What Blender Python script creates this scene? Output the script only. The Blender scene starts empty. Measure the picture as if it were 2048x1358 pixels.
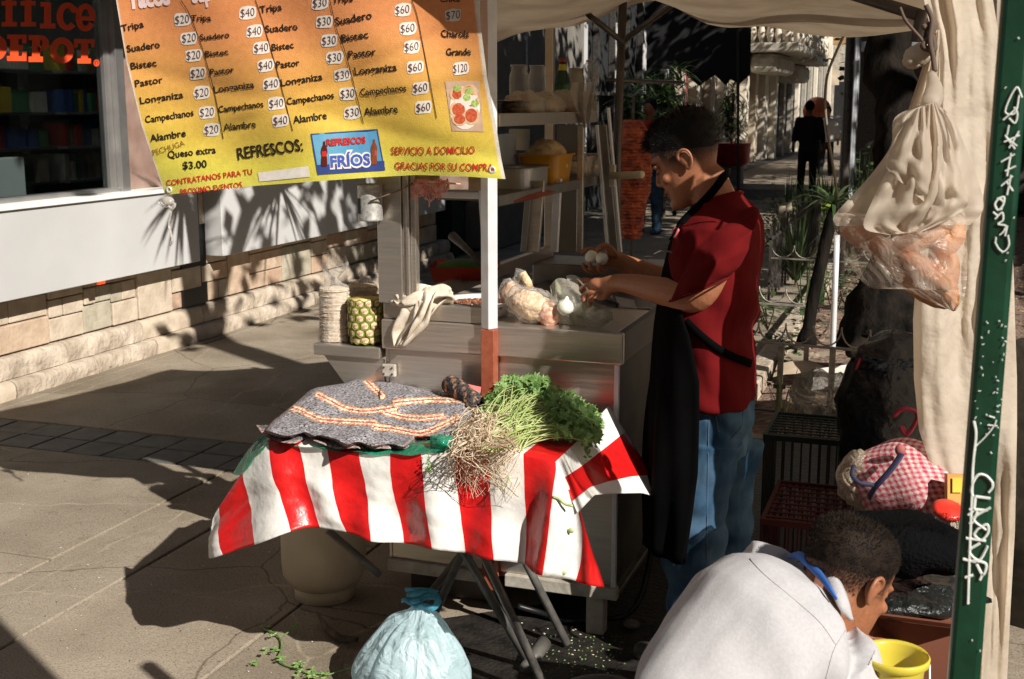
import bpy, bmesh, math, random
from mathutils import Vector, Matrix, noise
random.seed(7)
R = math.radians
SC = bpy.context.scene
COL = SC.collection
# ------------------------------------------------------------------ camera
# street frame: +Y runs along the street, +X away from the shop wall, metres
FL, HC, YAW, PIT = 2456.0, 1.6, R(19.3), R(10.8)
FW = Vector((-math.sin(YAW)*math.cos(PIT), math.cos(YAW)*math.cos(PIT), -math.sin(PIT)))
RT = Vector((math.cos(YAW), math.sin(YAW), 0))
UP = RT.cross(FW)
CP = Vector((0, 0, HC))
cd = bpy.data.cameras.new('camera'); cam = bpy.data.objects.new('camera', cd); COL.objects.link(cam)
cam.location = CP
cam.rotation_euler = (R(90) - PIT, 0, YAW)
cd.sensor_width = 36; cd.lens = 36*FL/2048
cd.clip_start = 0.05; cd.clip_end = 500
cd.dof.use_dof = True; cd.dof.focus_distance = 3.45; cd.dof.aperture_fstop = 13.0
SC.camera = cam
# ------------------------------------------------------------------ light
SUN = Vector((.455, -.278, .373)).normalized()
sl = bpy.data.lights.new('sun', 'SUN'); so = bpy.data.objects.new('sun', sl); COL.objects.link(so)
sl.energy = 5.0; sl.angle = R(0.45); sl.color = (1.0, .945, .86)
so.location = SUN*30
so.rotation_euler = SUN.to_track_quat('Z', 'Y').to_euler()
w = bpy.data.worlds.new('World'); SC.world = w; w.use_nodes = True
wn = w.node_tree; bg = wn.nodes['Background']
sk = wn.nodes.new('ShaderNodeTexSky'); sk.sky_type = 'NISHITA'; sk.sun_disc = False; sk.ozone_density = .6; sk.dust_density = .4; sk.air_density = .75; sk.altitude = 2240
sk.sun_elevation = math.asin(SUN.z); sk.sun_rotation = math.atan2(SUN.x, SUN.y)
wn.links.new(sk.outputs[0], bg.inputs[0]); bg.inputs[1].default_value = 0.05
vs = SC.view_settings
vs.view_transform = 'Standard'; vs.look = 'None'; vs.gamma = 1; vs.exposure = 0.5
vs.use_curve_mapping = False

def W(x, y, X=None, Y=None, Z=None, D=None):
    'point of the real place seen at photo pixel (x, y) on a known plane'
    r = FW*FL + RT*(x-1024) - UP*(y-679)
    if X is not None: t = X/r.x
    elif Y is not None: t = Y/r.y
    elif Z is not None: t = (Z-HC)/r.z
    else: t = D/FL
    return CP + r*t
V = Vector
# ------------------------------------------------------------------ materials
MATS = {}
def mat(name, c, rough=.7, metal=0, var=.15, scale=8, bump=0, bscale=40, spec=.5, c2=None, detail=6, stretch=None, transl=0, lo=.35, hi=.65, sheen=0, bdist=.01):
    if name in MATS: return MATS[name]
    m = bpy.data.materials.new(name); m.use_nodes = True; t = m.node_tree; N = t.nodes; L = t.links
    b = N['Principled BSDF']
    b.inputs['Roughness'].default_value = rough; b.inputs['Metallic'].default_value = metal
    b.inputs['Specular IOR Level'].default_value = spec
    if sheen: b.inputs['Sheen Weight'].default_value = sheen
    tc = N.new('ShaderNodeTexCoord'); mp = N.new('ShaderNodeMapping')
    L.new(tc.outputs['Object'], mp.inputs[0])
    if stretch: mp.inputs['Scale'].default_value = stretch
    n = N.new('ShaderNodeTexNoise'); n.inputs['Scale'].default_value = scale; n.inputs['Detail'].default_value = detail
    L.new(mp.outputs[0], n.inputs[0])
    rp = N.new('ShaderNodeValToRGB'); L.new(n.outputs[0], rp.inputs[0])
    rp.color_ramp.elements[0].position = lo; rp.color_ramp.elements[1].position = hi
    if c2 is None: c2 = tuple(min(1, v*(1+var)) for v in c); c1 = tuple(v*(1-var) for v in c)
    else: c1 = c
    rp.color_ramp.elements[0].color = (*c1, 1); rp.color_ramp.elements[1].color = (*c2, 1)
    L.new(rp.outputs[0], b.inputs['Base Color'])
    if bump:
        n2 = N.new('ShaderNodeTexNoise'); n2.inputs['Scale'].default_value = bscale; n2.inputs['Detail'].default_value = 5
        L.new(mp.outputs[0], n2.inputs[0])
        bp = N.new('ShaderNodeBump'); bp.inputs['Strength'].default_value = bump; bp.inputs['Distance'].default_value = bdist
        L.new(n2.outputs[0], bp.inputs['Height']); L.new(bp.outputs[0], b.inputs['Normal'])
    if transl:
        tr = N.new('ShaderNodeBsdfTranslucent'); L.new(rp.outputs[0], tr.inputs[0])
        mx = N.new('ShaderNodeMixShader'); mx.inputs[0].default_value = transl
        L.new(b.outputs[0], mx.inputs[1]); L.new(tr.outputs[0], mx.inputs[2])
        L.new(mx.outputs[0], N['Material Output'].inputs[0])
    MATS[name] = m
    return m
def slabmat(name, c, c2, seed):
    m = mat(name, c, .85, c2=c2, scale=2.4, bump=.5, bscale=38, bdist=.006, detail=12)
    t = m.node_tree; N = t.nodes; L = t.links; b = N['Principled BSDF']; src = b.inputs['Base Color'].links[0].from_socket; b.inputs['Specular IOR Level'].default_value = .2
    tc = [n for n in N if n.type == 'TEX_COORD'][0]; last = src
    def layer(last, fac, dark, sx):
        mx = N.new('ShaderNodeMix'); mx.data_type = 'RGBA'; mx.blend_type = 'MULTIPLY'; L.new(fac, mx.inputs[0]); L.new(last, mx.inputs[6]); mx.inputs[7].default_value = (*dark, 1); return mx.outputs[2]
    def ramp(sock, a, bb):
        r = N.new('ShaderNodeMapRange'); r.inputs[1].default_value = a; r.inputs[2].default_value = bb; L.new(sock, r.inputs[0]); return r.outputs[0]
    n1 = N.new('ShaderNodeTexNoise'); n1.inputs['Scale'].default_value = 1.1; n1.inputs['Detail'].default_value = 8; n1.inputs['Distortion'].default_value = .6; L.new(tc.outputs['Object'], n1.inputs[0]); last = layer(last, ramp(n1.outputs[0], .52, .70), (.58, .56, .52), 0)
    n2 = N.new('ShaderNodeTexNoise'); n2.inputs['Scale'].default_value = 170; n2.inputs['Detail'].default_value = 3; L.new(tc.outputs['Object'], n2.inputs[0]); last = layer(last, ramp(n2.outputs[0], .48, .72), (.45, .44, .42), 0)
    n3 = N.new('ShaderNodeTexNoise'); n3.inputs['Scale'].default_value = 9; n3.inputs['Detail'].default_value = 10; n3.inputs['Roughness'].default_value = .8; L.new(tc.outputs['Object'], n3.inputs[0]); last = layer(last, ramp(n3.outputs[0], .56, .68), (.72, .70, .66), 0)
    # long thin cracks
    mp = N.new('ShaderNodeVectorMath'); mp.operation = 'ADD'; L.new(tc.outputs['Object'], mp.inputs[0]); sc = N.new('ShaderNodeVectorMath'); sc.operation = 'SCALE'; sc.inputs['Scale'].default_value = .16
    n4 = N.new('ShaderNodeTexNoise'); n4.inputs['Scale'].default_value = 3.2; n4.inputs['Detail'].default_value = 7; L.new(tc.outputs['Object'], n4.inputs[0]); L.new(n4.outputs[1], sc.inputs[0]); L.new(sc.outputs[0], mp.inputs[1])
    v = N.new('ShaderNodeTexVoronoi'); v.feature = 'DISTANCE_TO_EDGE'; v.inputs['Scale'].default_value = .75; L.new(mp.outputs[0], v.inputs[0]); r = N.new('ShaderNodeMapRange'); r.inputs[1].default_value = .0; r.inputs[2].default_value = .0045; r.inputs[3].default_value = .8; r.inputs[4].default_value = 0; L.new(v.outputs[0], r.inputs[0]); last = layer(last, r.outputs[0], (.35, .30, .25), 0)
    # worn pale veins
    v2 = N.new('ShaderNodeTexVoronoi'); v2.feature = 'DISTANCE_TO_EDGE'; v2.inputs['Scale'].default_value = 1.05; L.new(mp.outputs[0], v2.inputs[0]); r2 = N.new('ShaderNodeMapRange'); r2.inputs[1].default_value = .0; r2.inputs[2].default_value = .008; r2.inputs[3].default_value = .55; r2.inputs[4].default_value = 0; L.new(v2.outputs[0], r2.inputs[0])
    mm = N.new('ShaderNodeMath'); mm.operation = 'MULTIPLY'; L.new(r2.outputs[0], mm.inputs[0]); L.new(ramp(n3.outputs[0], .42, .6), mm.inputs[1])
    mx = N.new('ShaderNodeMix'); mx.data_type = 'RGBA'; L.new(mm.outputs[0], mx.inputs[0]); L.new(last, mx.inputs[6]); mx.inputs[7].default_value = (.52, .42, .31, 1); last = mx.outputs[2]
    L.new(last, b.inputs['Base Color']); return m
def vcmat(name, rough=.8, bump=0, bscale=60, transl=0, nscale=200, namt=.3, spec=.3):
    'material that takes its printed or woven colours from the colour attribute Col'
    m = bpy.data.materials.new(name); m.use_nodes = True; t = m.node_tree; N = t.nodes; L = t.links
    b = N['Principled BSDF']; b.inputs['Roughness'].default_value = rough; b.inputs['Specular IOR Level'].default_value = spec
    a = N.new('ShaderNodeVertexColor'); a.layer_name = 'Col'
    tc = N.new('ShaderNodeTexCoord'); n = N.new('ShaderNodeTexNoise'); n.inputs['Scale'].default_value = nscale; n.inputs['Detail'].default_value = 4
    L.new(tc.outputs['Object'], n.inputs[0])
    mr = N.new('ShaderNodeMapRange'); mr.inputs[1].default_value = .3; mr.inputs[2].default_value = .7
    mr.inputs[3].default_value = 1-namt; mr.inputs[4].default_value = 1+namt
    L.new(n.outputs[0], mr.inputs[0])
    mu = N.new('ShaderNodeVectorMath'); mu.operation = 'SCALE'
    L.new(a.outputs[0], mu.inputs[0]); L.new(mr.outputs[0], mu.inputs['Scale'])
    L.new(mu.outputs[0], b.inputs['Base Color'])
    if bump:
        bp = N.new('ShaderNodeBump'); bp.inputs['Strength'].default_value = bump; bp.inputs['Distance'].default_value = .005
        n2 = N.new('ShaderNodeTexNoise'); n2.inputs['Scale'].default_value = bscale; L.new(tc.outputs['Object'], n2.inputs[0])
        L.new(n2.outputs[0], bp.inputs['Height']); L.new(bp.outputs[0], b.inputs['Normal'])
    if transl:
        tr = N.new('ShaderNodeBsdfTranslucent'); L.new(mu.outputs[0], tr.inputs[0])
        mx = N.new('ShaderNodeMixShader'); mx.inputs[0].default_value = transl
        L.new(b.outputs[0], mx.inputs[1]); L.new(tr.outputs[0], mx.inputs[2]); L.new(mx.outputs[0], N['Material Output'].inputs[0])
    return m
def film(name, c, opacity=.35, rough=.25, crinkle=.4, transl=.5, scale=30, dist=.02):
    'thin clear or milky plastic film'
    m = bpy.data.materials.new(name); m.use_nodes = True; t = m.node_tree; N = t.nodes; L = t.links
    b = N['Principled BSDF']; b.inputs['Base Color'].default_value = (*c, 1); b.inputs['Roughness'].default_value = rough
    b.inputs['Specular IOR Level'].default_value = .8
    tl = N.new('ShaderNodeBsdfTranslucent'); tl.inputs[0].default_value = (*c, 1)
    m1 = N.new('ShaderNodeMixShader'); m1.inputs[0].default_value = transl
    L.new(b.outputs[0], m1.inputs[1]); L.new(tl.outputs[0], m1.inputs[2])
    tp = N.new('ShaderNodeBsdfTransparent')
    lw = N.new('ShaderNodeLayerWeight'); lw.inputs[0].default_value = .35
    tc = N.new('ShaderNodeTexCoord'); n = N.new('ShaderNodeTexNoise'); n.inputs['Scale'].default_value = scale; n.inputs['Detail'].default_value = 3; n.inputs['Distortion'].default_value = 1.5
    L.new(tc.outputs['Object'], n.inputs[0])
    bp = N.new('ShaderNodeBump'); bp.inputs['Strength'].default_value = crinkle; bp.inputs['Distance'].default_value = dist
    L.new(n.outputs[0], bp.inputs['Height']); L.new(bp.outputs[0], b.inputs['Normal']); L.new(bp.outputs[0], lw.inputs['Normal'])
    mr = N.new('ShaderNodeMapRange'); mr.inputs[3].default_value = opacity; mr.inputs[4].default_value = min(1, opacity+.6)
    L.new(lw.outputs['Facing'], mr.inputs[0])
    m2 = N.new('ShaderNodeMixShader'); L.new(mr.outputs[0], m2.inputs[0]); L.new(tp.outputs[0], m2.inputs[1]); L.new(m1.outputs[0], m2.inputs[2])
    L.new(m2.outputs[0], N['Material Output'].inputs[0])
    return m
def glass(name, tint, gloss=.08, rough=.03):
    m = bpy.data.materials.new(name); m.use_nodes = True; t = m.node_tree; N = t.nodes; L = t.links
    g = N.new('ShaderNodeBsdfGlossy'); g.inputs['Roughness'].default_value = rough
    tp = N.new('ShaderNodeBsdfTransparent'); tp.inputs[0].default_value = (*tint, 1)
    fr = N.new('ShaderNodeLayerWeight'); pw_ = N.new('ShaderNodeMath'); pw_.operation = 'POWER'; pw_.inputs[1].default_value = 4; L.new(fr.outputs['Facing'], pw_.inputs[0])
    ad = N.new('ShaderNodeMath'); ad.operation = 'ADD'; ad.inputs[1].default_value = gloss; L.new(pw_.outputs[0], ad.inputs[0])
    mx = N.new('ShaderNodeMixShader'); L.new(ad.outputs[0], mx.inputs[0]); L.new(tp.outputs[0], mx.inputs[1]); L.new(g.outputs[0], mx.inputs[2])
    L.new(mx.outputs[0], N['Material Output'].inputs[0])
    return m
# ------------------------------------------------------------------ tagging
def tag(o, label=None, cat=None, group=None, kind=None):
    if label: o['label'] = label
    if cat: o['category'] = cat
    if group: o['group'] = group
    if kind: o['kind'] = kind
    return o
WM = {}
def thing(name, label, cat, loc=(0, 0, 0), rz=0, group=None):
    o = bpy.data.objects.new(name, None); COL.objects.link(o); o.empty_display_size = .1
    o.location = loc; o.rotation_euler = (0, 0, rz)
    WM[o.name] = Matrix.LocRotScale(V(loc), o.rotation_euler, V((1, 1, 1)))
    return tag(o, label, cat, group)
def link(name, me, parent=None):
    o = bpy.data.objects.new(name, me); COL.objects.link(o)
    if parent is not None: o.parent = parent
    return o
def wlink(name, me, parent):
    'me is in world coordinates; parent sits at its own base'
    o = link(name, me, parent)
    if parent is not None:
        mw = WM.get(parent.name)
        if mw is not None: o.matrix_parent_inverse = mw.inverted()
    return o
def dup(root, loc, rz=0, label=None, group=None, scale=None):
    r = root.copy(); COL.objects.link(r); r.location = loc; r.rotation_euler = (0, 0, rz)
    if label: r['label'] = label
    if group: r['group'] = group
    if scale: r.scale = (scale, scale, scale)
    for ch in list(root.children):
        c = ch.copy(); COL.objects.link(c); c.parent = r
        for g in ch.children:
            d = g.copy(); COL.objects.link(d); d.parent = c
    return r
# ------------------------------------------------------------------ mesh collector
def frame(d):
    d = d.normalized(); a = V((0, 0, 1)) if abs(d.z) < .9 else V((1, 0, 0))
    x = a.cross(d).normalized(); return x, d.cross(x)
class MB:
    def __init__(s): s.v = []; s.f = []; s.mi = []; s.col = []
    def add(s, vs_, fs, mi=0):
        n = len(s.v); s.v += [tuple(p) for p in vs_]
        for f in fs: s.f.append(tuple(i+n for i in f)); s.mi.append(mi)
        return s
    def box(s, lo, hi, mi=0, rot=0, piv=None):
        (a, b, c), (d, e, f) = lo, hi
        P = [V(p) for p in ((a,b,c),(d,b,c),(d,e,c),(a,e,c),(a,b,f),(d,b,f),(d,e,f),(a,e,f))]
        if rot:
            pv = V(piv) if piv else V(((a+d)/2, (b+e)/2, 0)); M = Matrix.Rotation(rot, 3, 'Z'); P = [M @ (p-pv)+pv for p in P]
        return s.add(P, [(0,3,2,1),(4,5,6,7),(0,1,5,4),(1,2,6,5),(2,3,7,6),(3,0,4,7)], mi)
    def bar(s, p, q, w=.02, h=None, mi=0, up=None):
        p, q = V(p), V(q); h = h or w; d = q-p
        if up is None: x, y = frame(d)
        else: x = d.normalized().cross(V(up)).normalized(); y = x.cross(d.normalized())
        x = x*w/2; y = y*h/2
        P = [p-x-y, p+x-y, p+x+y, p-x+y, q-x-y, q+x-y, q+x+y, q-x+y]
        return s.add(P, [(0,3,2,1),(4,5,6,7),(0,1,5,4),(1,2,6,5),(2,3,7,6),(3,0,4,7)], mi)
    def tube(s, pts, r, n=8, mi=0, cap=True, flat=1):
        pts = [V(p) for p in pts]; m = len(pts)
        rs = r if isinstance(r, (list, tuple)) else [r]*m
        base = len(s.v); px_ = None
        for i, p in enumerate(pts):
            d = (pts[min(i+1, m-1)]-pts[max(i-1, 0)])
            if d.length < 1e-9: d = V((0, 0, 1))
            d.normalize()
            if px_ is None: x, y = frame(d)
            else:
                x = (px_-d*px_.dot(d))
                x = x.normalized() if x.length > 1e-6 else frame(d)[0]
                y = d.cross(x)
            px_ = x
            for k in range(n):
                a = 2*math.pi*k/n; s.v.append(tuple(p+(x*math.cos(a)+y*math.sin(a)*flat)*rs[i]))
        for i in range(m-1):
            for k in range(n):
                a = base+i*n+k; b = base+i*n+(k+1) % n
                s.f.append((a, b, b+n, a+n)); s.mi.append(mi)
        if cap:
            s.f.append(tuple(base+k for k in range(n))[::-1]); s.mi.append(mi)
            s.f.append(tuple(base+(m-1)*n+k for k in range(n))); s.mi.append(mi)
        return s
    def lathe(s, prof, c=(0, 0, 0), n=24, mi=0, axis=None, cap=True, sx=1, sy=1):
        c = V(c); base = len(s.v)
        if axis is None: X, Y, Z = V((1,0,0)), V((0,1,0)), V((0,0,1))
        else: Z = V(axis).normalized(); X, Y = frame(Z)
        for r, z in prof:
            for k in range(n):
                a = 2*math.pi*k/n; s.v.append(tuple(c+X*(r*sx*math.cos(a))+Y*(r*sy*math.sin(a))+Z*z))
        for i in range(len(prof)-1):
            for k in range(n):
                a = base+i*n+k; b = base+i*n+(k+1) % n
                s.f.append((a, b, b+n, a+n)); s.mi.append(mi)
        if cap:
            if prof[0][0] > 1e-5: s.f.append(tuple(base+k for k in range(n))[::-1]); s.mi.append(mi)
            if prof[-1][0] > 1e-5: s.f.append(tuple(base+(len(prof)-1)*n+k for k in range(n))); s.mi.append(mi)
        return s
    def rings(s, rings_, n=20, mi=0, power=2.0, cap=True):
        'rings: list of (centre, half-axis a, half-axis b)'
        base = len(s.v)
        for c, a, b in rings_:
            for k in range(n):
                t = 2*math.pi*k/n; ct, st = math.cos(t), math.sin(t)
                e = 2/power
                s.v.append(tuple(V(c)+V(a)*math.copysign(abs(ct)**e, ct)+V(b)*math.copysign(abs(st)**e, st)))
        m = len(rings_)
        for i in range(m-1):
            for k in range(n):
                p = base+i*n+k; q = base+i*n+(k+1) % n
                s.f.append((p, q, q+n, p+n)); s.mi.append(mi)
        if cap:
            s.f.append(tuple(base+k for k in range(n))[::-1]); s.mi.append(mi)
            s.f.append(tuple(base+(m-1)*n+k for k in range(n))); s.mi.append(mi)
        return s
    def ell(s, c, r, n=14, mi=0, M=None):
        c = V(c); r = (r, r, r) if isinstance(r, (int, float)) else r; base = len(s.v); m = n//2+1
        for i in range(m+1):
            th = math.pi*i/m
            for k in range(n):
                a = 2*math.pi*k/n
                p = V((r[0]*math.sin(th)*math.cos(a), r[1]*math.sin(th)*math.sin(a), r[2]*math.cos(th)))
                if M is not None: p = M @ p
                s.v.append(tuple(c+p))
        for i in range(m):
            for k in range(n):
                p = base+i*n+k; q = base+i*n+(k+1) % n
                s.f.append((p, p+n, q+n, q)); s.mi.append(mi)
        return s
    def grid(s, rows, mi=0, mif=None, closed=False):
        'rows: list of lists of points'
        n = len(rows[0]); base = len(s.v)
        for r in rows: s.v += [tuple(p) for p in r]
        for i in range(len(rows)-1):
            for k in range(n if closed else n-1):
                a = base+i*n+k; b = base+i*n+(k+1) % n
                s.f.append((a, b, b+n, a+n)); s.mi.append(mif(i, k) if mif else mi)
        return s
    def prism(s, poly, d, mi=0):
        'poly: coplanar points, d: extrusion vector'
        n = len(poly); P = [V(p) for p in poly]; d = V(d)
        return s.add(P+[p+d for p in P], [tuple(range(n))[::-1], tuple(range(n, 2*n))]+[(i, (i+1) % n, (i+1) % n+n, i+n) for i in range(n)], mi)
    def mesh(s, name, mats, smooth=False, merge=0):
        me = bpy.data.meshes.new(name); me.from_pydata(s.v, [], s.f)
        for m in (mats if isinstance(mats, (list, tuple)) else [mats]): me.materials.append(m)
        if any(s.mi): me.polygons.foreach_set('material_index', s.mi)
        me.validate()
        bm = bmesh.new(); bm.from_mesh(me)
        if merge: bmesh.ops.remove_doubles(bm, verts=bm.verts, dist=merge)
        bmesh.ops.recalc_face_normals(bm, faces=bm.faces)
        if smooth:
            for f in bm.faces: f.smooth = True
        bm.to_mesh(me); bm.free()
        return me
    def build(s, name, mats, parent=None, smooth=False, bevel=0, merge=0, world=True, auto=False):
        me = s.mesh(name, mats, smooth or auto, merge)
        o = wlink(name, me, parent) if world else link(name, me, parent)
        if bevel:
            b = o.modifiers.new('bevel', 'BEVEL'); b.width = bevel; b.segments = 2; b.limit_method = 'ANGLE'; b.angle_limit = R(40)
        if auto: sharpen(me)
        return o
def sharpen(me, ang=40):
    bm = bmesh.new(); bm.from_mesh(me); c = R(ang)
    for e in bm.edges:
        if len(e.link_faces) == 2 and e.calc_face_angle(0) > c: e.smooth = False
    bm.to_mesh(me); bm.free()
def crv(pts, n=8):
    'Catmull-Rom through points'
    P = [V(p) for p in pts]; P = [P[0]*2-P[1]]+P+[P[-1]*2-P[-2]]; out = []
    for i in range(1, len(P)-2):
        a, b, c, d = P[i-1:i+3]
        for k in range(n):
            t = k/n; out.append(.5*((2*b)+(c-a)*t+(2*a-5*b+4*c-d)*t*t+(3*b-a-3*c+d)*t**3))
    out.append(P[-2]); return out
def lerp(a, b, t): return a+(b-a)*t
def ns(p, s=1, seed=0): return noise.noise(V(p)*s+V((seed*7.3, seed*3.1, seed*5.7)))
def fuse(mb, voxel=.008, smooth=6, wrinkle=None):
    'union of overlapping closed shapes as one continuous surface'
    me = mb.mesh('tmp', [], False)
    o = bpy.data.objects.new('tmp', me); COL.objects.link(o)
    m = o.modifiers.new('r', 'REMESH'); m.mode = 'VOXEL'; m.voxel_size = voxel
    if smooth:
        s2 = o.modifiers.new('s', 'SMOOTH'); s2.factor = .5; s2.iterations = smooth
    dg = bpy.context.evaluated_depsgraph_get(); dg.update()
    ev = o.evaluated_get(dg); me2 = bpy.data.meshes.new_from_object(ev)
    bpy.data.objects.remove(o); bpy.data.meshes.remove(me)
    if wrinkle:
        nn = [v.normal.copy() for v in me2.vertices]
        for v, n_ in zip(me2.vertices, nn): v.co += n_*wrinkle(v.co)
    me2.polygons.foreach_set('use_smooth', [True]*len(me2.polygons)); me2.update()
    return me2
def setcol(me, fn):
    a = me.color_attributes.new('Col', 'FLOAT_COLOR', 'POINT')
    buf = []
    for v in me.vertices: buf += [*fn(v.co), 1.0]
    a.data.foreach_set('color', buf)
def fused(name, mb, m, parent, voxel=.008, smooth=6, wrinkle=None):
    me = fuse(mb, voxel, smooth, wrinkle)
    for mm in (m if isinstance(m, list) else [m]): me.materials.append(mm)
    return wlink(name, me, parent)
_tc = {}
def textmesh(s, bold=0, shear=0):
    k = (s, bold, shear)
    if k not in _tc:
        c = bpy.data.curves.new('t', 'FONT'); c.body = s; c.size = 1; c.offset = bold; c.shear = shear; c.resolution_u = 3
        o = bpy.data.objects.new('t', c); COL.objects.link(o)
        dg = bpy.context.evaluated_depsgraph_get(); dg.update()
        me = bpy.data.meshes.new_from_object(o.evaluated_get(dg)); bpy.data.objects.remove(o)
        vs_ = [v.co.copy() for v in me.vertices]; fs = [tuple(p.vertices) for p in me.polygons]
        x0 = min(v.x for v in vs_); x1 = max(v.x for v in vs_); y1 = max(v.y for v in vs_)
        _tc[k] = ([V((v.x-x0, v.y, 0)) for v in vs_], fs, x1-x0, y1)
    return _tc[k]
def text_px(mb, s, x0, y0, x1, y1, h, place, bold=.02, shear=0, mi=0, jitter=0):
    'set a string on a baseline given in photo pixels; h is cap height in pixels; place(px, py) gives the surface point'
    vs_, fs, wd, ht = textmesh(s, bold, shear)
    L = math.hypot(x1-x0, y1-y0); ux, uy = (x1-x0)/L, (y1-y0)/L; kx = L/wd; ky = h/.72
    P = []
    for v in vs_:
        a = v.x*kx; b = v.y*ky
        if jitter: b += jitter*math.sin(a*.35+len(s))
        P.append(place(x0+ux*a+uy*b, y0+uy*a-ux*b))
    mb.add(P, fs, mi)
# ================================================================== materials
M = {}
M['slab'] = slabmat('pavement_stone', (.285, .235, .178), (.37, .312, .243), 1)
M['slab2'] = slabmat('pavement_stone_b', (.255, .212, .16), (.335, .285, .22), 2)
M['paver'] = mat('paver_stone', (.085, .08, .072), .8, c2=(.13, .122, .11), scale=9, bump=.5, bscale=60, bdist=.005)
M['joint'] = mat('joint_dirt', (.035, .03, .024), .95, c2=(.07, .06, .048), scale=14, bump=.5)
M['road'] = mat('street_asphalt', (.05, .05, .05), .9, c2=(.07, .07, .068), scale=6, bump=.4)
M['soil'] = mat('bed_soil', (.13, .085, .06), .95, c2=(.30, .20, .155), scale=22, bump=1, bscale=50, bdist=.02, detail=8)
M['stone_a'] = mat('pink_ashlar', (.40, .29, .205), .85, c2=(.54, .41, .30), scale=9, bump=.6, bscale=35)
M['stone_b'] = mat('cream_ashlar', (.44, .36, .27), .85, c2=(.56, .47, .37), scale=9, bump=.6, bscale=35)
M['stone_c'] = mat('grey_green_ashlar', (.32, .28, .21), .85, c2=(.44, .40, .31), scale=9, bump=.6, bscale=35)
M['stone_d'] = mat('rose_ashlar', (.40, .26, .18), .85, c2=(.50, .36, .26), scale=9, bump=.6, bscale=35)
M['plinth'] = mat('plinth_stone', (.34, .275, .21), .85, c2=(.54, .46, .37), scale=6, bump=1, bscale=18, bdist=.03)
M['panelw'] = mat('painted_panel', (.47, .465, .46), .55, c2=(.54, .535, .53), scale=1.6, bump=.05, detail=10)
M['alu'] = mat('window_aluminium', (.42, .41, .40), .4, metal=.8, var=.1)
M['black'] = mat('plain_black', (.012, .012, .012), .35, var=.3)
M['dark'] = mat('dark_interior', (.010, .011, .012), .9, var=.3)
M['darkg'] = mat('dark_green_panel', (.012, .022, .02), .6, var=.3)
M['greywall'] = mat('grey_pier_render', (.16, .145, .125), .8, c2=(.20, .185, .16), scale=5, bump=.2)
M['tan'] = mat('tan_stone', (.42, .35, .26), .85, c2=(.55, .47, .37), scale=3, bump=.4)
M['tanl'] = mat('pale_stone', (.58, .52, .42), .85, c2=(.68, .62, .52), scale=3, bump=.3)
M['tand'] = mat('carved_grey_stone', (.26, .24, .2), .85, c2=(.42, .38, .32), scale=7, bump=.8, bscale=16)
M['red'] = mat('red_paint', (.55, .03, .018), .35, var=.12)
M['redsign'] = mat('sign_red', (.85, .085, .02), .5, var=.05)
M['white'] = mat('white_paint', (.78, .77, .74), .5, var=.05)
M['iron'] = mat('fence_iron', (.03, .028, .025), .55, c2=(.07, .06, .05), scale=30, bump=.3)
M['ironw'] = mat('worn_rail_paint', (.22, .20, .17), .5, c2=(.36, .33, .28), scale=30, metal=.3)
M['bark'] = mat('tree_bark', (.05, .038, .028), .95, c2=(.14, .11, .08), scale=12, bump=1, bscale=25, bdist=.03, stretch=(1, 1, .3))
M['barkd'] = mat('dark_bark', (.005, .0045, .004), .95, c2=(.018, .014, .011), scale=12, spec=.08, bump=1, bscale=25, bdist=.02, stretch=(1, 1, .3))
M['leaf1'] = mat('sword_leaf', (.035, .075, .022), .45, c2=(.10, .15, .06), scale=5, transl=.25)
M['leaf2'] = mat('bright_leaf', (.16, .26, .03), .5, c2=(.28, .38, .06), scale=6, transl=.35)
M['leaf3'] = mat('tree_leaf', (.035, .06, .02), .6, c2=(.08, .12, .035), scale=3, transl=.25)
M['galv'] = mat('galvanised_pole', (.36, .39, .42), .5, c2=(.50, .53, .56), scale=20, metal=.4)
# ================================================================== sidewalk
tag(link('street', MB().add([(-60, -60, -.16), (60, -60, -.16), (60, 140, -.16), (-60, 140, -.16)], [(0, 1, 2, 3)]).mesh('street', M['road'])), kind='structure')
side = tag(MB().box((-5.6, -3, -.14), (2.2, 62, -.012)).build('sidewalk', M['joint']), kind='structure')
xj = [-4.70, -2.94, -2.585, -1.9, -.95, .0, .95, 2.2]
rs = random.Random(3)
def slab(x0, x1, y0, y1, m, g=.006):
    j = [rs.uniform(-.0025, .0025) for _ in range(4)]; mb = MB(); z = rs.uniform(-.001, .001)
    a, b, c, d = x0+g, x1-g, y0+g, y1-g
    top = [(a, c, z+j[0]), (b, c, z+j[1]), (b, d, z+j[2]), (a, d, z+j[3])]
    mb.prism([(a, c, -.05), (b, c, -.05), (b, d, -.05), (a, d, -.05)], (0, 0, .05))
    for i in range(4): mb.v[4+i] = top[i]
    return mb.build('paving_slab', m, side, bevel=.004)
yb = [[-3, -1.2, .4, 1.9, 3.4, 4.56], [-3, -.6, 1.35, 4.56], [-3, .2, 2.2, 3.9, 4.56], [-3, -.9, 1.6, 3.35, 4.56]]
for i in range(len(xj)-1):
    col = yb[i % 4]
    for k in range(len(col)-1): slab(xj[i], xj[i+1], col[k], col[k+1], rs.choice([M['slab'], M['slab'], M['slab2']]))
    if xj[i] < -.9:
        yy = 4.98
        for k in range(9):
            y2 = yy+rs.choice([1.5, 2.1, 2.6]); slab(xj[i], xj[i+1], yy, y2, rs.choice([M['slab'], M['slab2']])); yy = y2
for k in range(3): slab(-4.86, -4.705, -3+k*2.52, -3+(k+1)*2.52, M['slab2'])
for k in range(9): slab(-4.86, -4.705, 4.98+k*2, 4.98+(k+1)*2, M['slab2'])
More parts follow.
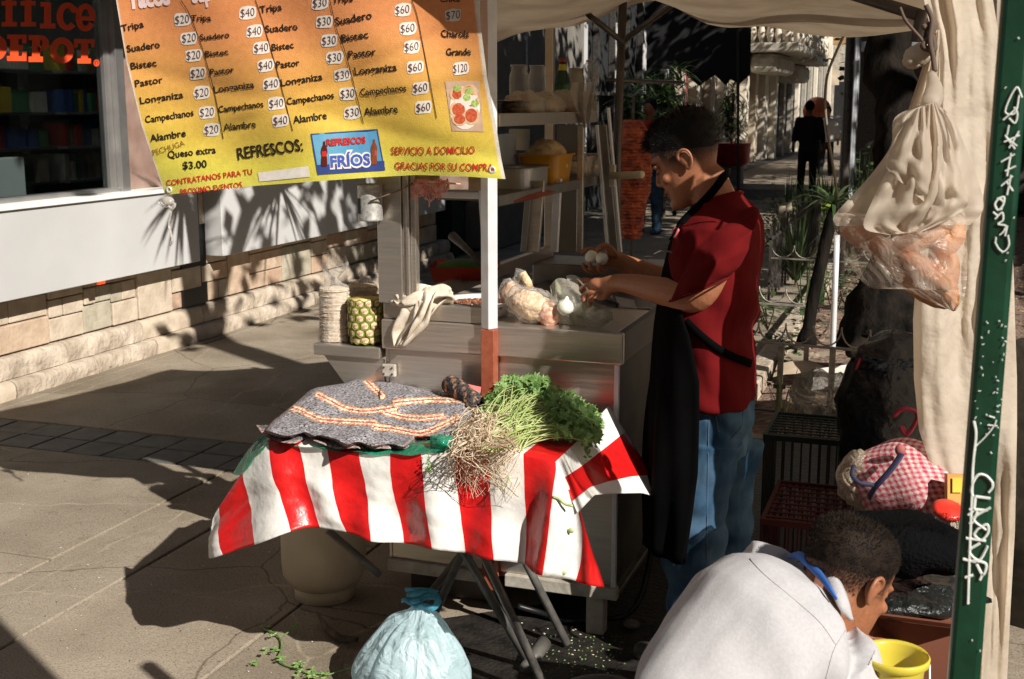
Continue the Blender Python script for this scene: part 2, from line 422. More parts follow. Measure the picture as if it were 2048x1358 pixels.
# paver band crossing the pavement
x = -4.86
while x < -.3:
    for r_ in range(2):
        g = .004; y0 = 4.565+r_*.207; zz = rs.uniform(-.004, .0)
        MB().box((x+g, y0+g, -.05), (x+.205-g, y0+.203-g, zz)).build('paver', M['paver'], side, bevel=.004)
    x += .205
# far pavement
slab(-4.7, 2.2, 24.2, 61, M['slab2'])
# planting bed
bed = MB(); n = 70; rows = []
for i in range(n+1):
    r_ = []
    for k in range(36):
        x = -.92+k*.09; y = 5.9+i*.19; e = min(1, min(k, 35-k)/2, min(i, n-i)/2)
        r_.append((x, y, -.004+e*(.03+.07*ns((x, y, 0), 1.3)+.035*ns((x, y, 0), 6)+.02*ns((x, y, 0), 17))))
    rows.append(r_)
bed.grid(rows); tag(bed.build('planting_bed', M['soil'], smooth=True), kind='structure')
# litter of dry leaves and chips on the bed
lm = MB()
for i in range(1500):
    x = rs.uniform(-.9, 1.2); y = rs.uniform(5.9, 13); z = .05+.07*ns((x, y, 0), 1.3)+.035*ns((x, y, 0), 6)
    a = rs.uniform(0, 6.28); s = rs.uniform(.012, .035); d = V((math.cos(a), math.sin(a), rs.uniform(-.3, .3)))*s; e = V((-math.sin(a), math.cos(a), rs.uniform(-.3, .3)))*s*.5
    c = V((x, y, z)); lm.add([c-d, c+e, c+d, c-e], [(0, 1, 2, 3)], rs.randrange(2))
tag(lm.build('leaf_litter', [mat('dry_leaf', (.34, .22, .13), .8, c2=(.5, .36, .24)), mat('bark_chip', (.2, .12, .08), .9, c2=(.4, .28, .2))]), kind='stuff', label='dry leaves and chips scattered over the planting bed', cat='leaf litter')
# stone kerb along the bed
kb = thing('bed_kerb', 'low stone kerb edging the planting bed behind the vendor', 'kerb', (-.95, 6, 0))
for i in range(9): MB().box((-1.02, 5.9+i*1.3, -.05), (-.9, 7.19+i*1.3, .1)).build('kerb_stone', M['plinth'], kb, bevel=.01)

# ================================================================== shop building on the left
shop = thing('shop_building', 'shop front with dark display window, white lower panels and pinkish stone base', 'building', (-5.2, 6, 0))
WX = -4.90
MB().box((-5.3, -3, 0), (WX-.04, 11.6, 1.05)).build('wall', M['joint'], shop)
# ashlar stones
sm = [M['stone_a'], M['stone_b'], M['stone_c'], M['stone_d'], M['stone_a'], M['stone_b']]
y = 2.6
while y < 11.5:
    wd = rs.uniform(.22, .52)
    if rs.random() < .3: hs = [.23, 1.05]; hs = [.23, rs.uniform(.5, .62), 1.05]
    else:
        a = rs.uniform(.34, .42); hs = [.23, a, a+rs.uniform(.1, .16), .78, 1.05]
    for k in range(len(hs)-1):
        if hs[k] > .62 and not (7.0 < y < 7.45): continue
        ws = [wd]
        if hs[k+1]-hs[k] < .17 and rs.random() < .5: q = rs.uniform(.35, .65)*wd; ws = [q, wd-q]
        yy = y
        for q in ws:
            t = rs.uniform(.0, .018)
            MB().box((WX-.06, yy+.004, hs[k]+.004), (WX+t, yy+q-.004, hs[k+1]-.004)).build('ashlar_stone', rs.choice(sm), shop, bevel=.006)
            yy += q
    y += wd
# two rough plinth courses
for (dx, z0_, z1_, wa, wb) in ((.105, -.01, .098, .5, .95), (.055, .102, .222, .35, .8)):
    y = 2.4
    while y < 11.5:
        wd = rs.uniform(wa, wb); mb = MB(); rows = []; t = rs.uniform(-.008, .008)
        pr = [(dx+t, z0_), (dx+t+.004, lerp(z0_, z1_, .35)), (dx+t, lerp(z0_, z1_, .7)), (dx+t-.010, z1_-.012), (dx+t-.028, z1_-.001), (-.05, z1_)]
        nn = 12
        for j, (d_, z) in enumerate(pr): rows.append([(WX+d_+(.010*ns((j*.8, y+wd*i/nn, 2), 7)+.006*ns((j*.8, y+wd*i/nn, 6), 19))*(j < 5), y+.004+(wd-.008)*i/nn, z+.004*ns((j, y+wd*i/nn, 5), 9)*(0 < j < 5)) for i in range(nn+1)])
        mb.grid(rows); mb.add([rows[j][0] for j in range(6)]+[(WX-.05, rows[0][0][1], z0_)], [tuple(range(7))]); mb.add([rows[j][-1] for j in range(6)]+[(WX-.05, rows[0][-1][1], z0_)], [tuple(range(7))])
        mb.build('plinth_stone', rs.choice([M['plinth'], M['plinth'], M['stone_b']]), shop, auto=True); y += wd
# painted panels with gap and ledge
for a, b in ((1.5, 7.13), (7.41, 11.5)):
    p = MB().box((WX+.02, a, .56), (-4.74, b, 1.045)).build('lower_panel', M['panelw'], shop, bevel=.004)
MB().box((-5.05, 1.5, 1.046), (-4.72, 7.4, 1.075)).build('window_ledge', M['white'], shop, bevel=.004)
MB().box((-5.05, 7.405, 1.046), (-4.735, 11.5, 1.07)).build('window_ledge', M['white'], shop, bevel=.004)
for yy in (3.4, 4.9, 6.05): MB().box((-4.752, yy, .545), (-4.735, yy+.06, .562)).build('red_tape', M['redsign'], shop)
# window
fr = MB(); fr.box((-4.93, 6.42, 1.076), (-4.80, 6.50, 3.2)); fr.box((-4.90, 6.36, 1.076), (-4.84, 6.419, 3.2)); fr.box((-4.93, 1.5, 1.076), (-4.82, 6.419, 1.10)); fr.box((-4.93, 1.5, 3.2), (-4.80, 6.5, 3.28))
wf = fr.build('window_frame', M['alu'], shop, bevel=.003)
MB().box((-4.872, 1.5, 1.10), (-4.866, 6.36, 3.2)).build('window_pane', glass('shop_glass', (.62, .66, .66), .03), wf)
MB().box((-4.95, 6.505, 1.07), (-4.86, 7.15, 3.4)).build('pier', mat('rose_brown_tile', (.24, .15, .12), .5, c2=(.32, .22, .18)), shop)
MB().box((-5.0, 7.12, .23), (-4.885, 7.42, 3.4)).build('shadow_black_column', M['black'], shop)  # column coloured black for the shadow strip of the tree trunk
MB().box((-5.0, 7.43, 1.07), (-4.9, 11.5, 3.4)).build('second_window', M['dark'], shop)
MB().box((-5.6, -15, 3.3), (-4.78, 11.6, 24)).build('upper_wall', M['greywall'], shop)
MB().box((-4.775, 1.0, 3.12), (-3.5, 7.2, 3.18)).build('added_shade_awning', M['black'], shop)  # unseen awning added to shade the upper window and lettering
MB().box((-3.52, 1.0, 3.0), (-3.5, 7.2, 3.119)).build('added_shade_fascia', M['redsign'], shop)  # front edge of the added awning
# interior
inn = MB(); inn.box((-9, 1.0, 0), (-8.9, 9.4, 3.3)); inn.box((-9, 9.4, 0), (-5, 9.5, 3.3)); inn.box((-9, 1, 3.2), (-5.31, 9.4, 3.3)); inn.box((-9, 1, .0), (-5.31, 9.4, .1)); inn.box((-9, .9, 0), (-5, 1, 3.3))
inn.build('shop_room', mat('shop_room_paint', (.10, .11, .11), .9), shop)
# lettering on the glass: slab letters cut from red film
_pk = [0]
def pl(px_, py_): return W(px_, py_, X=-4.862+_pk[0]*.00025)
lt = MB()
def poly(pts):
    _pk[0] = (_pk[0]+1) % 24
    lt.add([pl(*p) for p in pts], [tuple(range(len(pts)))])
def rect(x0, y0, x1, y1): poly([(x0, y0+.038*x0*0), (x1, y0), (x1, y1), (x0, y1)])
def arc(cx, cy, rx, ry, tx, ty, a0, a1, n=20):
    for i in range(n):
        t0 = a0+(a1-a0)*i/n; t1 = a0+(a1-a0)*(i+1)/n
        poly([(cx+rx*math.cos(t0), cy+ry*math.sin(t0)), (cx+rx*math.cos(t1), cy+ry*math.sin(t1)), (cx+(rx-tx)*math.cos(t1), cy+(ry-ty)*math.sin(t1)), (cx+(rx-tx)*math.cos(t0), cy+(ry-ty)*math.sin(t0))])
h = math.pi/2
rect(-34, 69, -10, 121); arc(-12, 95, 26, 27, 14, 16, -h, h)
# E
rect(20, 70, 37, 122); rect(14, 69, 53, 78); rect(44, 78, 53, 87); rect(37, 90, 46, 100); rect(14, 112, 53, 122); rect(44, 103, 53, 112)
# P
rect(64, 71, 80, 123); rect(57, 70, 82, 80); rect(57, 113, 86, 124); arc(80, 86, 18, 16, 13, 8, -h, h); rect(76, 70, 82, 78); rect(76, 94, 82, 102)
# O
arc(124, 101, 24, 26, 13, 13, 0, 4*h, 32)
# T
rect(162, 80, 176, 126); rect(148, 78, 189, 87); rect(148, 87, 155, 95); rect(182, 87, 189, 95); rect(155, 117, 182, 127)
arc(193, 126, 6, 7, 2, 2, 0, 4*h, 14); rect(191, 123, 195, 130)
# ffice: lower halves fall inside the photograph
for bx in (-60, -28, 10, 44): pass
def fl(bx):
    rect(bx+8, -18, bx+22, 51); rect(bx, 44, bx+31, 53); rect(bx, 2, bx+30, 11); arc(bx+24, -14, 16, 12, 12, 9, -2*h, -.4)
fl(3); fl(41); fl(-33); fl(-62)
rect(88, 6, 102, 56); rect(81, 4, 100, 13); rect(80, 47, 111, 57); arc(94, -8, 8, 8, 8, 8, 0, 4*h)
arc(135, 33, 22, 28, 13, 11, .75, 4*h-.7, 26); arc(148, 19, 7, 7, 7, 7, 0, 4*h, 12)
arc(171, 35, 20, 28, 12, 11, .5, 4*h, 26); rect(156, 33, 190, 41)
lt.build('shop_lettering', M['redsign'], shop)
for k, (yy, xx) in enumerate(((5.2, -5.75), (6.9, -5.75), (8.05, -7.0))):
    lt2 = thing('ceiling_light', ['nearest', 'middle', 'farthest'][k]+' lit fluorescent tube on the shop ceiling behind the window', 'lamp', (xx, yy, 2.9))
    MB().box((xx-.05, yy-.5, 3.02), (xx+.05, yy+.5, 3.06)).build('housing', M['white'], lt2)
    em_ = bpy.data.materials.get('tube_glow')
    if em_ is None:
        em_ = bpy.data.materials.new('tube_glow'); em_.use_nodes = True; em_.node_tree.nodes['Principled BSDF'].inputs['Emission Color'].default_value = (1, .95, .8, 1); em_.node_tree.nodes['Principled BSDF'].inputs['Emission Strength'].default_value = 22
    MB().tube([(xx, yy-.48, 3.0), (xx, yy+.48, 3.0)], .016, 8).build('tube', em_, lt2)
# display shelves inside
goods = ['red', 'blue', 'yellow', 'cream', 'green', 'white']
gm = [mat('box_'+g, c, .6) for g, c in zip(goods, [(.45, .05, .05), (.05, .12, .4), (.6, .45, .06), (.5, .45, .36), (.08, .25, .12), (.6, .6, .58)])]
for si, (xs, y0, y1, lab) in enumerate([(-6.2, 6.55, 7.55, 'shop shelf of small boxes seen through the window below the red letters'), (-6.15, 7.6, 8.6, 'book rack with red and yellow folders at the right end of the shop window')]):
    sh = thing('display_shelf', lab, 'shelf', (xs, (y0+y1)/2, 0))
    MB().box((xs-.35, y0, 0), (xs-.32, y1, 2.0)).build('back_panel', M['greywall'], sh)
    for k, z in enumerate([.75, 1.05, 1.3, 1.55, 1.85]):
        MB().box((xs-.32, y0, z-.02), (xs, y1, z)).build('shelf_board', M['galv'] if si else M['alu'], sh)
    for k, z in enumerate([.75, 1.05, 1.3, 1.55, 1.85]):
        y = y0+.02
        while y < y1-.12:
            ww = rs.uniform(.03, .09) if si else rs.uniform(.08, .2); hh = rs.uniform(.12, .2)
            o = MB().box((xs-.25, y, z+.001), (xs-rs.uniform(.01, .06), y+ww*.92, z+hh)).build('boxed_goods', rs.choice(gm), None)
            tag(o, 'boxed goods standing on a dim shelf inside the shop window', 'box', 'boxed goods on the shop shelves'); y += ww+rs.uniform(0, .02)
st = thing('display_stand', 'pale grey display stand inside the shop window at its lower left corner', 'stand', (-5.5, 6.2, 0))
MB().box((-5.6, 6.0, 1.0), (-5.5, 6.38, 1.28)).build('board', M['panelw'], st, bevel=.01)
MB().box((-5.62, 6.05, .1), (-5.58, 6.3, .99)).build('foot', M['alu'], st)
# ================================================================== buildings further up the street
b2 = thing('grey_building', 'grey rendered building with a black doorway beyond the shop', 'building', (-5.2, 14, 0))
MB().box((-6.2, 11.65, 0), (-5.1, 17.2, 9)).build('wall', M['dark'], b2)
MB().box((-5.09, 12.9, 0), (-4.7, 15.6, 7)).build('pier', M['greywall'], b2, bevel=.02)
MB().box((-5.09, 12.2, 0), (-4.95, 12.55, 3.5)).build('door_panel', M['darkg'], b2)
MB().box((-5.09, 15.65, 0), (-4.85, 16.9, 7)).build('pier', M['greywall'], b2, bevel=.02)
MB().box((-5.05, 13.9, 1.95), (-4.69, 13.95, 2.6)).build('drain_pipe', M['galv'], b2)
b3 = thing('dark_shopfront', 'black shopfront with glass shelves and red labels beyond the grey pier', 'building', (-5.3, 20, 0))
MB().box((-6.2, 17.25, 0), (-5.2, 24.6, 9)).build('wall', M['dark'], b3)
for k in range(7):
    y = 17.6+k*.95
    MB().box((-5.19, y, .4), (-5.1, y+.06, 4.5)).build('mullion', M['iron'], b3)
    if k % 2 == 0: MB().box((-5.15, y+.2, .6), (-5.12, y+.42, 2.9)).build('pale_panel', M['panelw'], b3)  # pale panel beside every second mullion
MB().box((-5.18, 17.3, 1.75), (-5.0, 24.5, 1.8)).build('cross_rail', M['iron'], b3)
b4 = thing('stone_building', 'sunlit pale stone building behind the red planter', 'building', (-5.4, 29, 0))
MB().box((-6.6, 24.7, 0), (-5.4, 37.5, 12)).build('wall', M['tan'], b4)
for k in range(7): MB().box((-5.39, 25.2+k*1.75, 0), (-5.2, 25.75+k*1.75, 6.5)).build('pilaster', M['tanl'] if k % 2 else M['tan'], b4, bevel=.02)
MB().box((-5.39, 26.1, 1.6), (-5.3, 26.5, 2.75)).build('red_sign_board', M['red'], b4); MB().box((-5.39, 27.3, 1.6), (-5.28, 27.9, 2.6)).build('red_sign_board', M['red'], b4)
for zz in (1.75, 2.05, 2.35): MB().box((-5.279, 27.45, zz), (-5.27, 27.75, zz+.17)).build('sign_mark', M['white'], b4)
b0 = thing('opposite_building', 'row of tall buildings on the other side of the street', 'building', (17, 10, 0))
MB().box((15.5, -14, -.16), (17.5, 60, 12.2)).build('wall', M['tand'], b0)
for k in range(16):
    for j in range(3): MB().box((15.45, -12+k*4.3, .9+j*3.1), (15.495, -10+k*4.3, 2.9+j*3.1)).build('window', M['dark'], b0)
b9 = thing('rear_building', 'building closing the street behind the photographer', 'building', (0, -15, 0))
MB().box((-14, -17, -.16), (12, -15, 22)).build('wall', M['tand'], b9)
for k in range(6): MB().box((-12+k*4, -14.99, .5), (-10+k*4, -14.95, 3)).build('window', M['dark'], b9)
ks = thing('sky_block_kiosk', 'added dark green kiosk beyond the planting bed blocking the bright sky behind the big tree', 'kiosk', (1, 21, 0))  # invented dark block that hides the bright sky behind the tree
MB().box((-1.45, 20, 0), (2.6, 22.5, 3.3)).build('sky_block_cabin', M['darkg'], ks, bevel=.03); MB().box((-1.55, 19.8, 3.31), (2.75, 22.7, 4.4)).build('sky_block_roof', M['iron'], ks, bevel=.05)
for k in range(6): MB().box((-1.38+k*.66, 19.97, .3), (-.86+k*.66, 19.995, 2.9)).build('sky_block_shutter', M['iron'], ks)
# awning with zigzag valance
aw = thing('shop_awning', 'black street awning whose lower edge is cut in a zigzag', 'awning', (-3.6, 24, 2.4))
def dz(px_, py_): return W(px_, py_, Y=22.0)
zz = [(1225, 150), (1262, 160), (1322, 138), (1372, 138), (1374, 152), (1398, 172), (1428, 151), (1430, 150), (1452, 172), (1460, 158), (1478, 168), (1500, 150), (1502, 60), (1502, -60), (1225, -60)]
top = [dz(*p) for p in zz]
va = MB().prism(top, (0, .03, 0), 0); va.build('valance', mat('black_canvas', (.008, .008, .009), .9), aw)
pr = dz(1225, -60); qr = dz(1502, -60)
MB().add([pr, qr, (qr.x-1, 30, qr.z+.6), (-5.3, 30, pr.z+.6)], [(0, 1, 2, 3)]).build('roof_sheet', mat('black_canvas', (.008, .008, .009), .9), aw)
for x_ in (1476, 1262):
    p = dz(x_, 60); q = W(x_, 400, Y=22.0); MB().tube([p, (q.x, q.y, 0)], .025).build('post', M['iron'], aw)
# balconies
b5 = thing('balcony_building', 'stone building with heavy carved balconies over the pavement', 'building', (-5.5, 44, 0))
MB().box((-6.8, 37.6, 0), (-5.2, 62, 16)).build('wall', M['tanl'], b5)
for k in range(12):
    y = 38.5+k*2.0; MB().box((-5.19, y, 0), (-5.0, y+.5, 4.2)).build('pilaster', M['tand'] if k % 3 else M['tanl'], b5)
    if k < 9: MB().box((-5.19, y+.7, .6), (-5.1, y+1.8, 3.6)).build('window', M['dark'], b5)
    MB().box((-5.19, y+.6, 6.6), (-5.12, y+1.3, 9)).build('window', mat('teal_shutter', (.30, .42, .40), .6), b5)
    MB().box((-5.19, y+1.6, 5.6), (-5.05, y+1.85, 12)).build('pilaster', M['tan'], b5)
for y0, y1, z in ((34.0, 38.2, 3.25), (38.8, 42.5, 3.1)):
    bal = MB(); bal.box((-5.2, y0, z-.25), (-3.85, y1, z)); o = bal.build('balcony_slab', M['tand'], b5, bevel=.05)
    MB().box((-5.2, y0+.3, z-.8), (-4.4, y1-.3, z-.255)).build('corbel', M['tand'], o, bevel=.15)
    for k in range(9):
        t = k/8; MB().lathe([(.05, 0), (.11, .2), (.05, .5), (.1, .8), (.08, 1.0)], (-3.95, lerp(y0+.15, y1-.15, t), z), 8).build('baluster', M['tanl'], o, smooth=True)
    for k in range(5): MB().lathe([(.05, 0), (.11, .2), (.05, .5), (.1, .8), (.08, 1.0)], (lerp(-4.2, -5.1, k/4), y0+.15, z), 8).build('baluster', M['tanl'], o, smooth=True)
    MB().box((-5.2, y0, z+1.0), (-3.85, y1, z+1.16)).build('hand_rail', M['tand'], o, bevel=.03)
b6 = thing('red_building', 'rust red building end with a blue shop banner far up the street', 'building', (-3, 60, 0))
def far(x0, y0, x1, y1, m, nm, Y=58, d=.3): 
    a = W(x0, y1, Y=Y); b = W(x1, y0, Y=Y); return MB().box((a.x, Y, max(a.z, -.1)), (b.x, Y+d, b.z)).build(nm, m, b6)
far(1560, -200, 1712, 420, M['tan'], 'wall', 60, 3)
far(1608, 40, 1655, 110, mat('rust_red_render', (.32, .075, .05), .8), 'upper_wall', 59)
far(1655, 40, 1662, 130, M['tanl'], 'pilaster', 59); far(1612, 92, 1640, 158, mat('blue_banner', (.07, .1, .42), .6), 'banner', 58.5); far(1625, 120, 1636, 150, M['white'], 'banner_panel', 58.3)
far(1606, 158, 1660, 163, M['white'], 'sill', 58.4); far(1606, 163, 1690, 300, M['dark'], 'shop_opening', 58.6); far(1612, 182, 1640, 215, mat('dark_red_shade', (.10, .012, .01), .7), 'red_blind', 58.2)
far(1655, 90, 1690, 150, M['tand'], 'balcony', 58); far(1655, 140, 1678, 170, M['tan'], 'wall_panel', 57.6)
far(1662, 60, 1712, 90, mat('ochre_render', (.30, .19, .09), .8), 'ochre_wall', 59); far(1690, 160, 1712, 420, M['dark'], 'archway', 58.5)
for x0, x1, y0 in ((1640, 1690, 232), (1650, 1700, 262)): far(x0, y0, x1, y0+3, M['galv'], 'stall_counter', 40+y0*.01, .6)
# ================================================================== canopy over the stall
M['canvas'] = mat('canopy_canvas', (.36, .275, .19), .85, c2=(.52, .41, .29), scale=4, bump=.4, bscale=9, transl=.2, bdist=.03, detail=9)
M['tarp'] = mat('side_tarp', (.60, .50, .38), .8, c2=(.78, .68, .56), scale=3.5, bump=.6, bscale=11, transl=.5, bdist=.03, detail=12, lo=.3, hi=.6)
M['steel'] = mat('brushed_steel', (.56, .51, .45), .34, metal=.85, var=.07, scale=30, bump=.12, bscale=5, bdist=.02, stretch=(.25, 6, 6))
M['steeld'] = mat('dull_steel', (.27, .255, .235), .42, metal=1, var=.12, scale=14, bump=.08, bscale=60)
M['alum'] = mat('bright_aluminium', (.74, .75, .77), .42, metal=.35, var=.06, scale=20)
M['rust'] = mat('rust_primer', (.26, .062, .028), .55, c2=(.33, .09, .045), scale=30, bump=.2)
M['pole'] = mat('dark_pole', (.09, .075, .065), .45, metal=.5, var=.2)
can = thing('stall_canopy', 'beige canvas canopy sheet stretched over the taco cart', 'canopy', (-1, 4.2, 2))
def edge_back(t):
    pts = [(780, 150, 5.0), (900, 118, 5.0), (1011, 85, 5.0), (1087, 62, 5.05), (1173, 34, 5.1), (1269, 15, 5.2), (1346, -2, 5.3), (1427, 40, 5.4), (1500, 62, 5.5), (1590, 66, 5.5), (1700, 64, 5.3), (1845, 66, 5.0)]
    P = [W(x, y, Y=Y) for x, y, Y in pts]; f = t*(len(P)-1); i = min(int(f), len(P)-2); return P[i].lerp(P[i+1], f-i)
rows = []; nx, ny = 66, 26
for j in range(ny+1):
    v = j/ny; r_ = []
    for i in range(nx+1):
        t = i/nx; b = edge_back(t); f = V((lerp(-2.32, .12, t), lerp(3.36, 2.93, t), 2.0))
        p = f.lerp(b, v); p.z += .05*math.sin(v*math.pi)*(-1) + .02*math.sin(t*23+v*3)*v + .012*ns((t*9, v*6, 0), 1)
        r_.append(p)
    rows.append(r_)
MB().grid(rows).build('roof_sheet', M['canvas'], can, smooth=True)
# hanging far flap behind the roof edge, and its hem
fr_ = thing('canopy_frame', 'dark steel tube frame holding up the canopy', 'frame', (-1.26, 4.9, 0))
MB().tube([W(1248, -60, Y=4.9), W(1235, 300, Y=4.9), (-1.262, 4.9, 0)], .017, 8).build('post', M['pole'], fr_, smooth=True)
def pbar(nm, a, b, Ya, Yb, r=.012): MB().tube([W(*a, Y=Ya), W(*b, Y=Yb)], r, 8).build(nm, M['pole'], fr_, smooth=True)
pbar('brace', (1120, -30), (1182, 34), 4.6, 4.75); pbar('brace', (1390, -25), (1246, 82), 4.6, 4.88); pbar('brace', (1185, 36), (1246, 84), 4.7, 4.85)
pbar('rail', (1215, 160), (1365, 165), 4.9, 5.6, .008)
pbar('top_rail', (1660, -25), (1838, 30), 3.6, 3.3, .016); pbar('corner_post', (1843, 20), (1833, 84), 3.3, 3.3, .014)
pbar('hanging_wire', (1838, 90), (1862, 118), 3.2, 2.9, .004)
def wire(name, pts, r, m, lab, cat, D=None, Y=None, par=None):
    o = MB().tube(crv([W(x, y, D=D, Y=Y) for x, y in pts]), r, 6).build(name, m, par, smooth=True)
    if lab: tag(o, lab, cat)
    return o
wire('hanging_rope', [(1690, 66), (1672, 105), (1655, 150), (1650, 205), (1656, 270), (1664, 320), (1672, 372), (1676, 400)], .006, mat('grey_rope', (.2, .17, .13), .9), 'thin grey rope curving down from the canopy edge', 'rope', Y=5.2)
M['cord'] = mat('brown_cord', (.10, .065, .045), .8)
wire('tie_cord', [(1800, 15), (1812, 42), (1840, 75), (1850, 88), (1870, 92)], .004, M['cord'], 'brown cord tied round the canopy corner', 'cord', D=2.7)
wire('tie_cord', [(1852, 10), (1864, 40), (1860, 80), (1866, 115), (1870, 143)], .006, M['cord'], 'thick brown cord hanging down the upper side of the tarp', 'cord', D=2.55)
wire('tie_cord', [(1845, 55), (1868, 48), (1862, 70), (1846, 92), (1868, 98), (1860, 60)], .007, M['cord'], 'knotted loop of brown cord at the canopy corner', 'cord', D=2.56)
# unseen canvas side and posts, added to cast shade on the pavement
nb = thing('added_shade_stall', 'unseen canvas side and posts added beside the camera to shade the pavement', 'stall', (.9, -.2, 0))
MB().grid([[(.5+.02*math.sin(i*1.1+j*.3), lerp(-1.6, .91, i/24), lerp(.02, 3.3, j/8)) for i in range(25)] for j in range(9)]).build('added_shade_side_sheet', M['tarp'], nb, smooth=True)
for x_, y_ in ((.53, .9), (2.3, .9), (2.3, -1.5)): MB().tube([(x_, y_, 0), (x_, y_, 3.32)], .016).build('post', M['pole'], nb)
MB().grid([[(lerp(.5, 2.3, i/6), lerp(-1.6, -.5, j/6), 3.32) for i in range(7)] for j in range(7)]).build('roof_sheet', M['canvas'], nb, smooth=True)
# side tarp hanging on the right
tp = thing('side_tarp', 'large beige tarp hanging from the canopy corner on the right', 'tarp', (.05, 2.9, .3))
Lr = [(-80, 1842, 1990), (0, 1848, 1986), (60, 1862, 1996), (120, 1868, 1999), (200, 1866, 2003), (330, 1862, 2014), (430, 1850, 2022), (560, 1832, 2028), (640, 1826, 2030), (760, 1828, 2034), (860, 1838, 2034), (960, 1870, 2032), (1060, 1905, 2030), (1200, 1925, 2022), (1400, 1930, 2012)]
def LR(y):
    for a, b in zip(Lr, Lr[1:]):
        if a[0] <= y <= b[0]: t = (y-a[0])/(b[0]-a[0]); return lerp(a[1], b[1], t), lerp(a[2], b[2], t)
rows = []
for j in range(75):
    y = -80+j*1480/74; l, r = LR(y); row = []
    for i in range(41):
        t = i/40; fold = .013*math.sin(t*11+1.6*math.sin(y*.003)+y*.0012)+.006*math.sin(t*27+y*.004)+.012*ns((t*5+y*.002, y*.003, 4), 1)+.004*ns((t*14, y*.02, 4), 1)
        fold += .02*ns((t*3, y*.006, 1), 1)
        row.append(W(lerp(l, r, t), y, Y=2.93+.12*t+fold*(1+.6*math.sin(y*.01+t*4))))
    rows.append(row)
MB().grid(rows).build('front_flap', M['tarp'], tp, smooth=True)
# the run of the tarp along the street side
rows = []
for j in range(24):
    z = lerp(.25, 2.0, j/23); rows.append([(.14+.03*math.sin(i*.8+z*2)+.02*math.sin(i*2.1)+.0*z, lerp(3.06, 6.0, i/40), z) for i in range(41)])
MB().grid(rows).build('side_run', M['tarp'], tp, smooth=True)
# gathered bunch at the top left of the flap
rows = []
for j in range(30):
    t = j/29; y = lerp(60, 330, t); l = lerp(1866, 1778, t**1.1) if t < 1 else 1778; r = lerp(1880, 1880, t); row = []
    for i in range(21):
        u = i/20; row.append(W(lerp(l, r, u), y, D=2.62+.03*math.sin(u*11+t*2)-.02*u))
    rows.append(row)
MB().grid(rows).build('gathered_fold', M['tarp'], tp, smooth=True)
for (x_, y_, s) in ((1836, 112, .03), (1826, 122, .022), (1842, 100, .02)):
    MB().ell(W(x_, y_, D=2.6), (s, s, s*.8), 10).build('knot', M['tarp'], tp, smooth=True)
# green post with scratched paint
gp = thing('green_post', 'dark green painted steel post with white scribbles in front of the tarp', 'post', (.08, 1.47, 0))
M['green'] = mat('green_enamel', (.003, .030, .014), .35, c2=(.006, .046, .022), scale=14, bump=.1, bscale=30, detail=8)
a0 = W(2008, -40, Y=1.45); a1 = W(1896, 1358, Y=1.45); b0 = W(2072, -40, Y=1.45); b1 = W(1961, 1358, Y=1.45)
a2 = a0+(a1-a0)*(a0.z/(a0.z-a1.z)); b2 = b0+(b1-b0)*(b0.z/(b0.z-b1.z))
MB().prism([(a2.x, 1.45, 0), (b2.x, 1.45, 0), (b0.x, 1.45, 1.78), (a0.x, 1.45, 1.78)], (0, .045, 0)).build('shaft', M['green'], gp, bevel=.006)
M['chalk'] = mat('white_marker', (.62, .64, .60), .7, c2=(.78, .8, .76), scale=60)
def stroke(pts, r=.0012, n=5):
    mb = MB(); P = crv([W(x, y, Y=1.448) for x, y in pts], n) if len(pts) > 2 else [W(x, y, Y=1.448) for x, y in pts]
    mb.tube(P, r*.9, 5, flat=1)
    return mb
gl = MB()
def S(pts, r=.0011, n=5): m_ = stroke(pts, r, n); gl.add(m_.v, m_.f)
# lower tag
S([(1985, 965), (1973, 952), (1958, 949), (1947, 962), (1942, 980), (1946, 992)], .0018)
S([(1985, 965), (1985, 975), (1977, 985)], .0018)
S([(1951, 993), (1981, 997)], .0018, 2); S([(1951, 993), (1947, 1020), (1936, 1030)], .0018)
S([(1938, 1018), (1975, 1021)], .0018, 2); S([(1956, 1018), (1946, 1044), (1938, 1046)], .0016)
S([(1981, 1015), (1947, 1037), (1972, 1060)], .0018); S([(1955, 1058), (1974, 1049), (1976, 1066), (1962, 1080), (1949, 1070), (1955, 1058)], .0018)
S([(1932, 1076), (1972, 1082)], .0018, 2); S([(1960, 1086), (1938, 1102), (1958, 1120), (1975, 1092)], .0018)
S([(1946, 1120), (1972, 1128), (1966, 1150), (1953, 1128)], .0018); S([(1966, 1146), (1960, 1160)], .0018, 2); S([(1926, 1118), (1952, 1124)], .0018, 2)
S([(1946, 1150), (1930, 1155)], .002, 2); S([(1948, 842), (1952, 870), (1946, 930), (1944, 990), (1941, 1060), (1938, 1140), (1936, 1208)], .0017)
S([(1952, 892), (1972, 872), (1988, 852), (1993, 840)], .001); S([(1975, 850), (1995, 852)], .001, 2); S([(1978, 832), (1990, 836)], .001, 2)
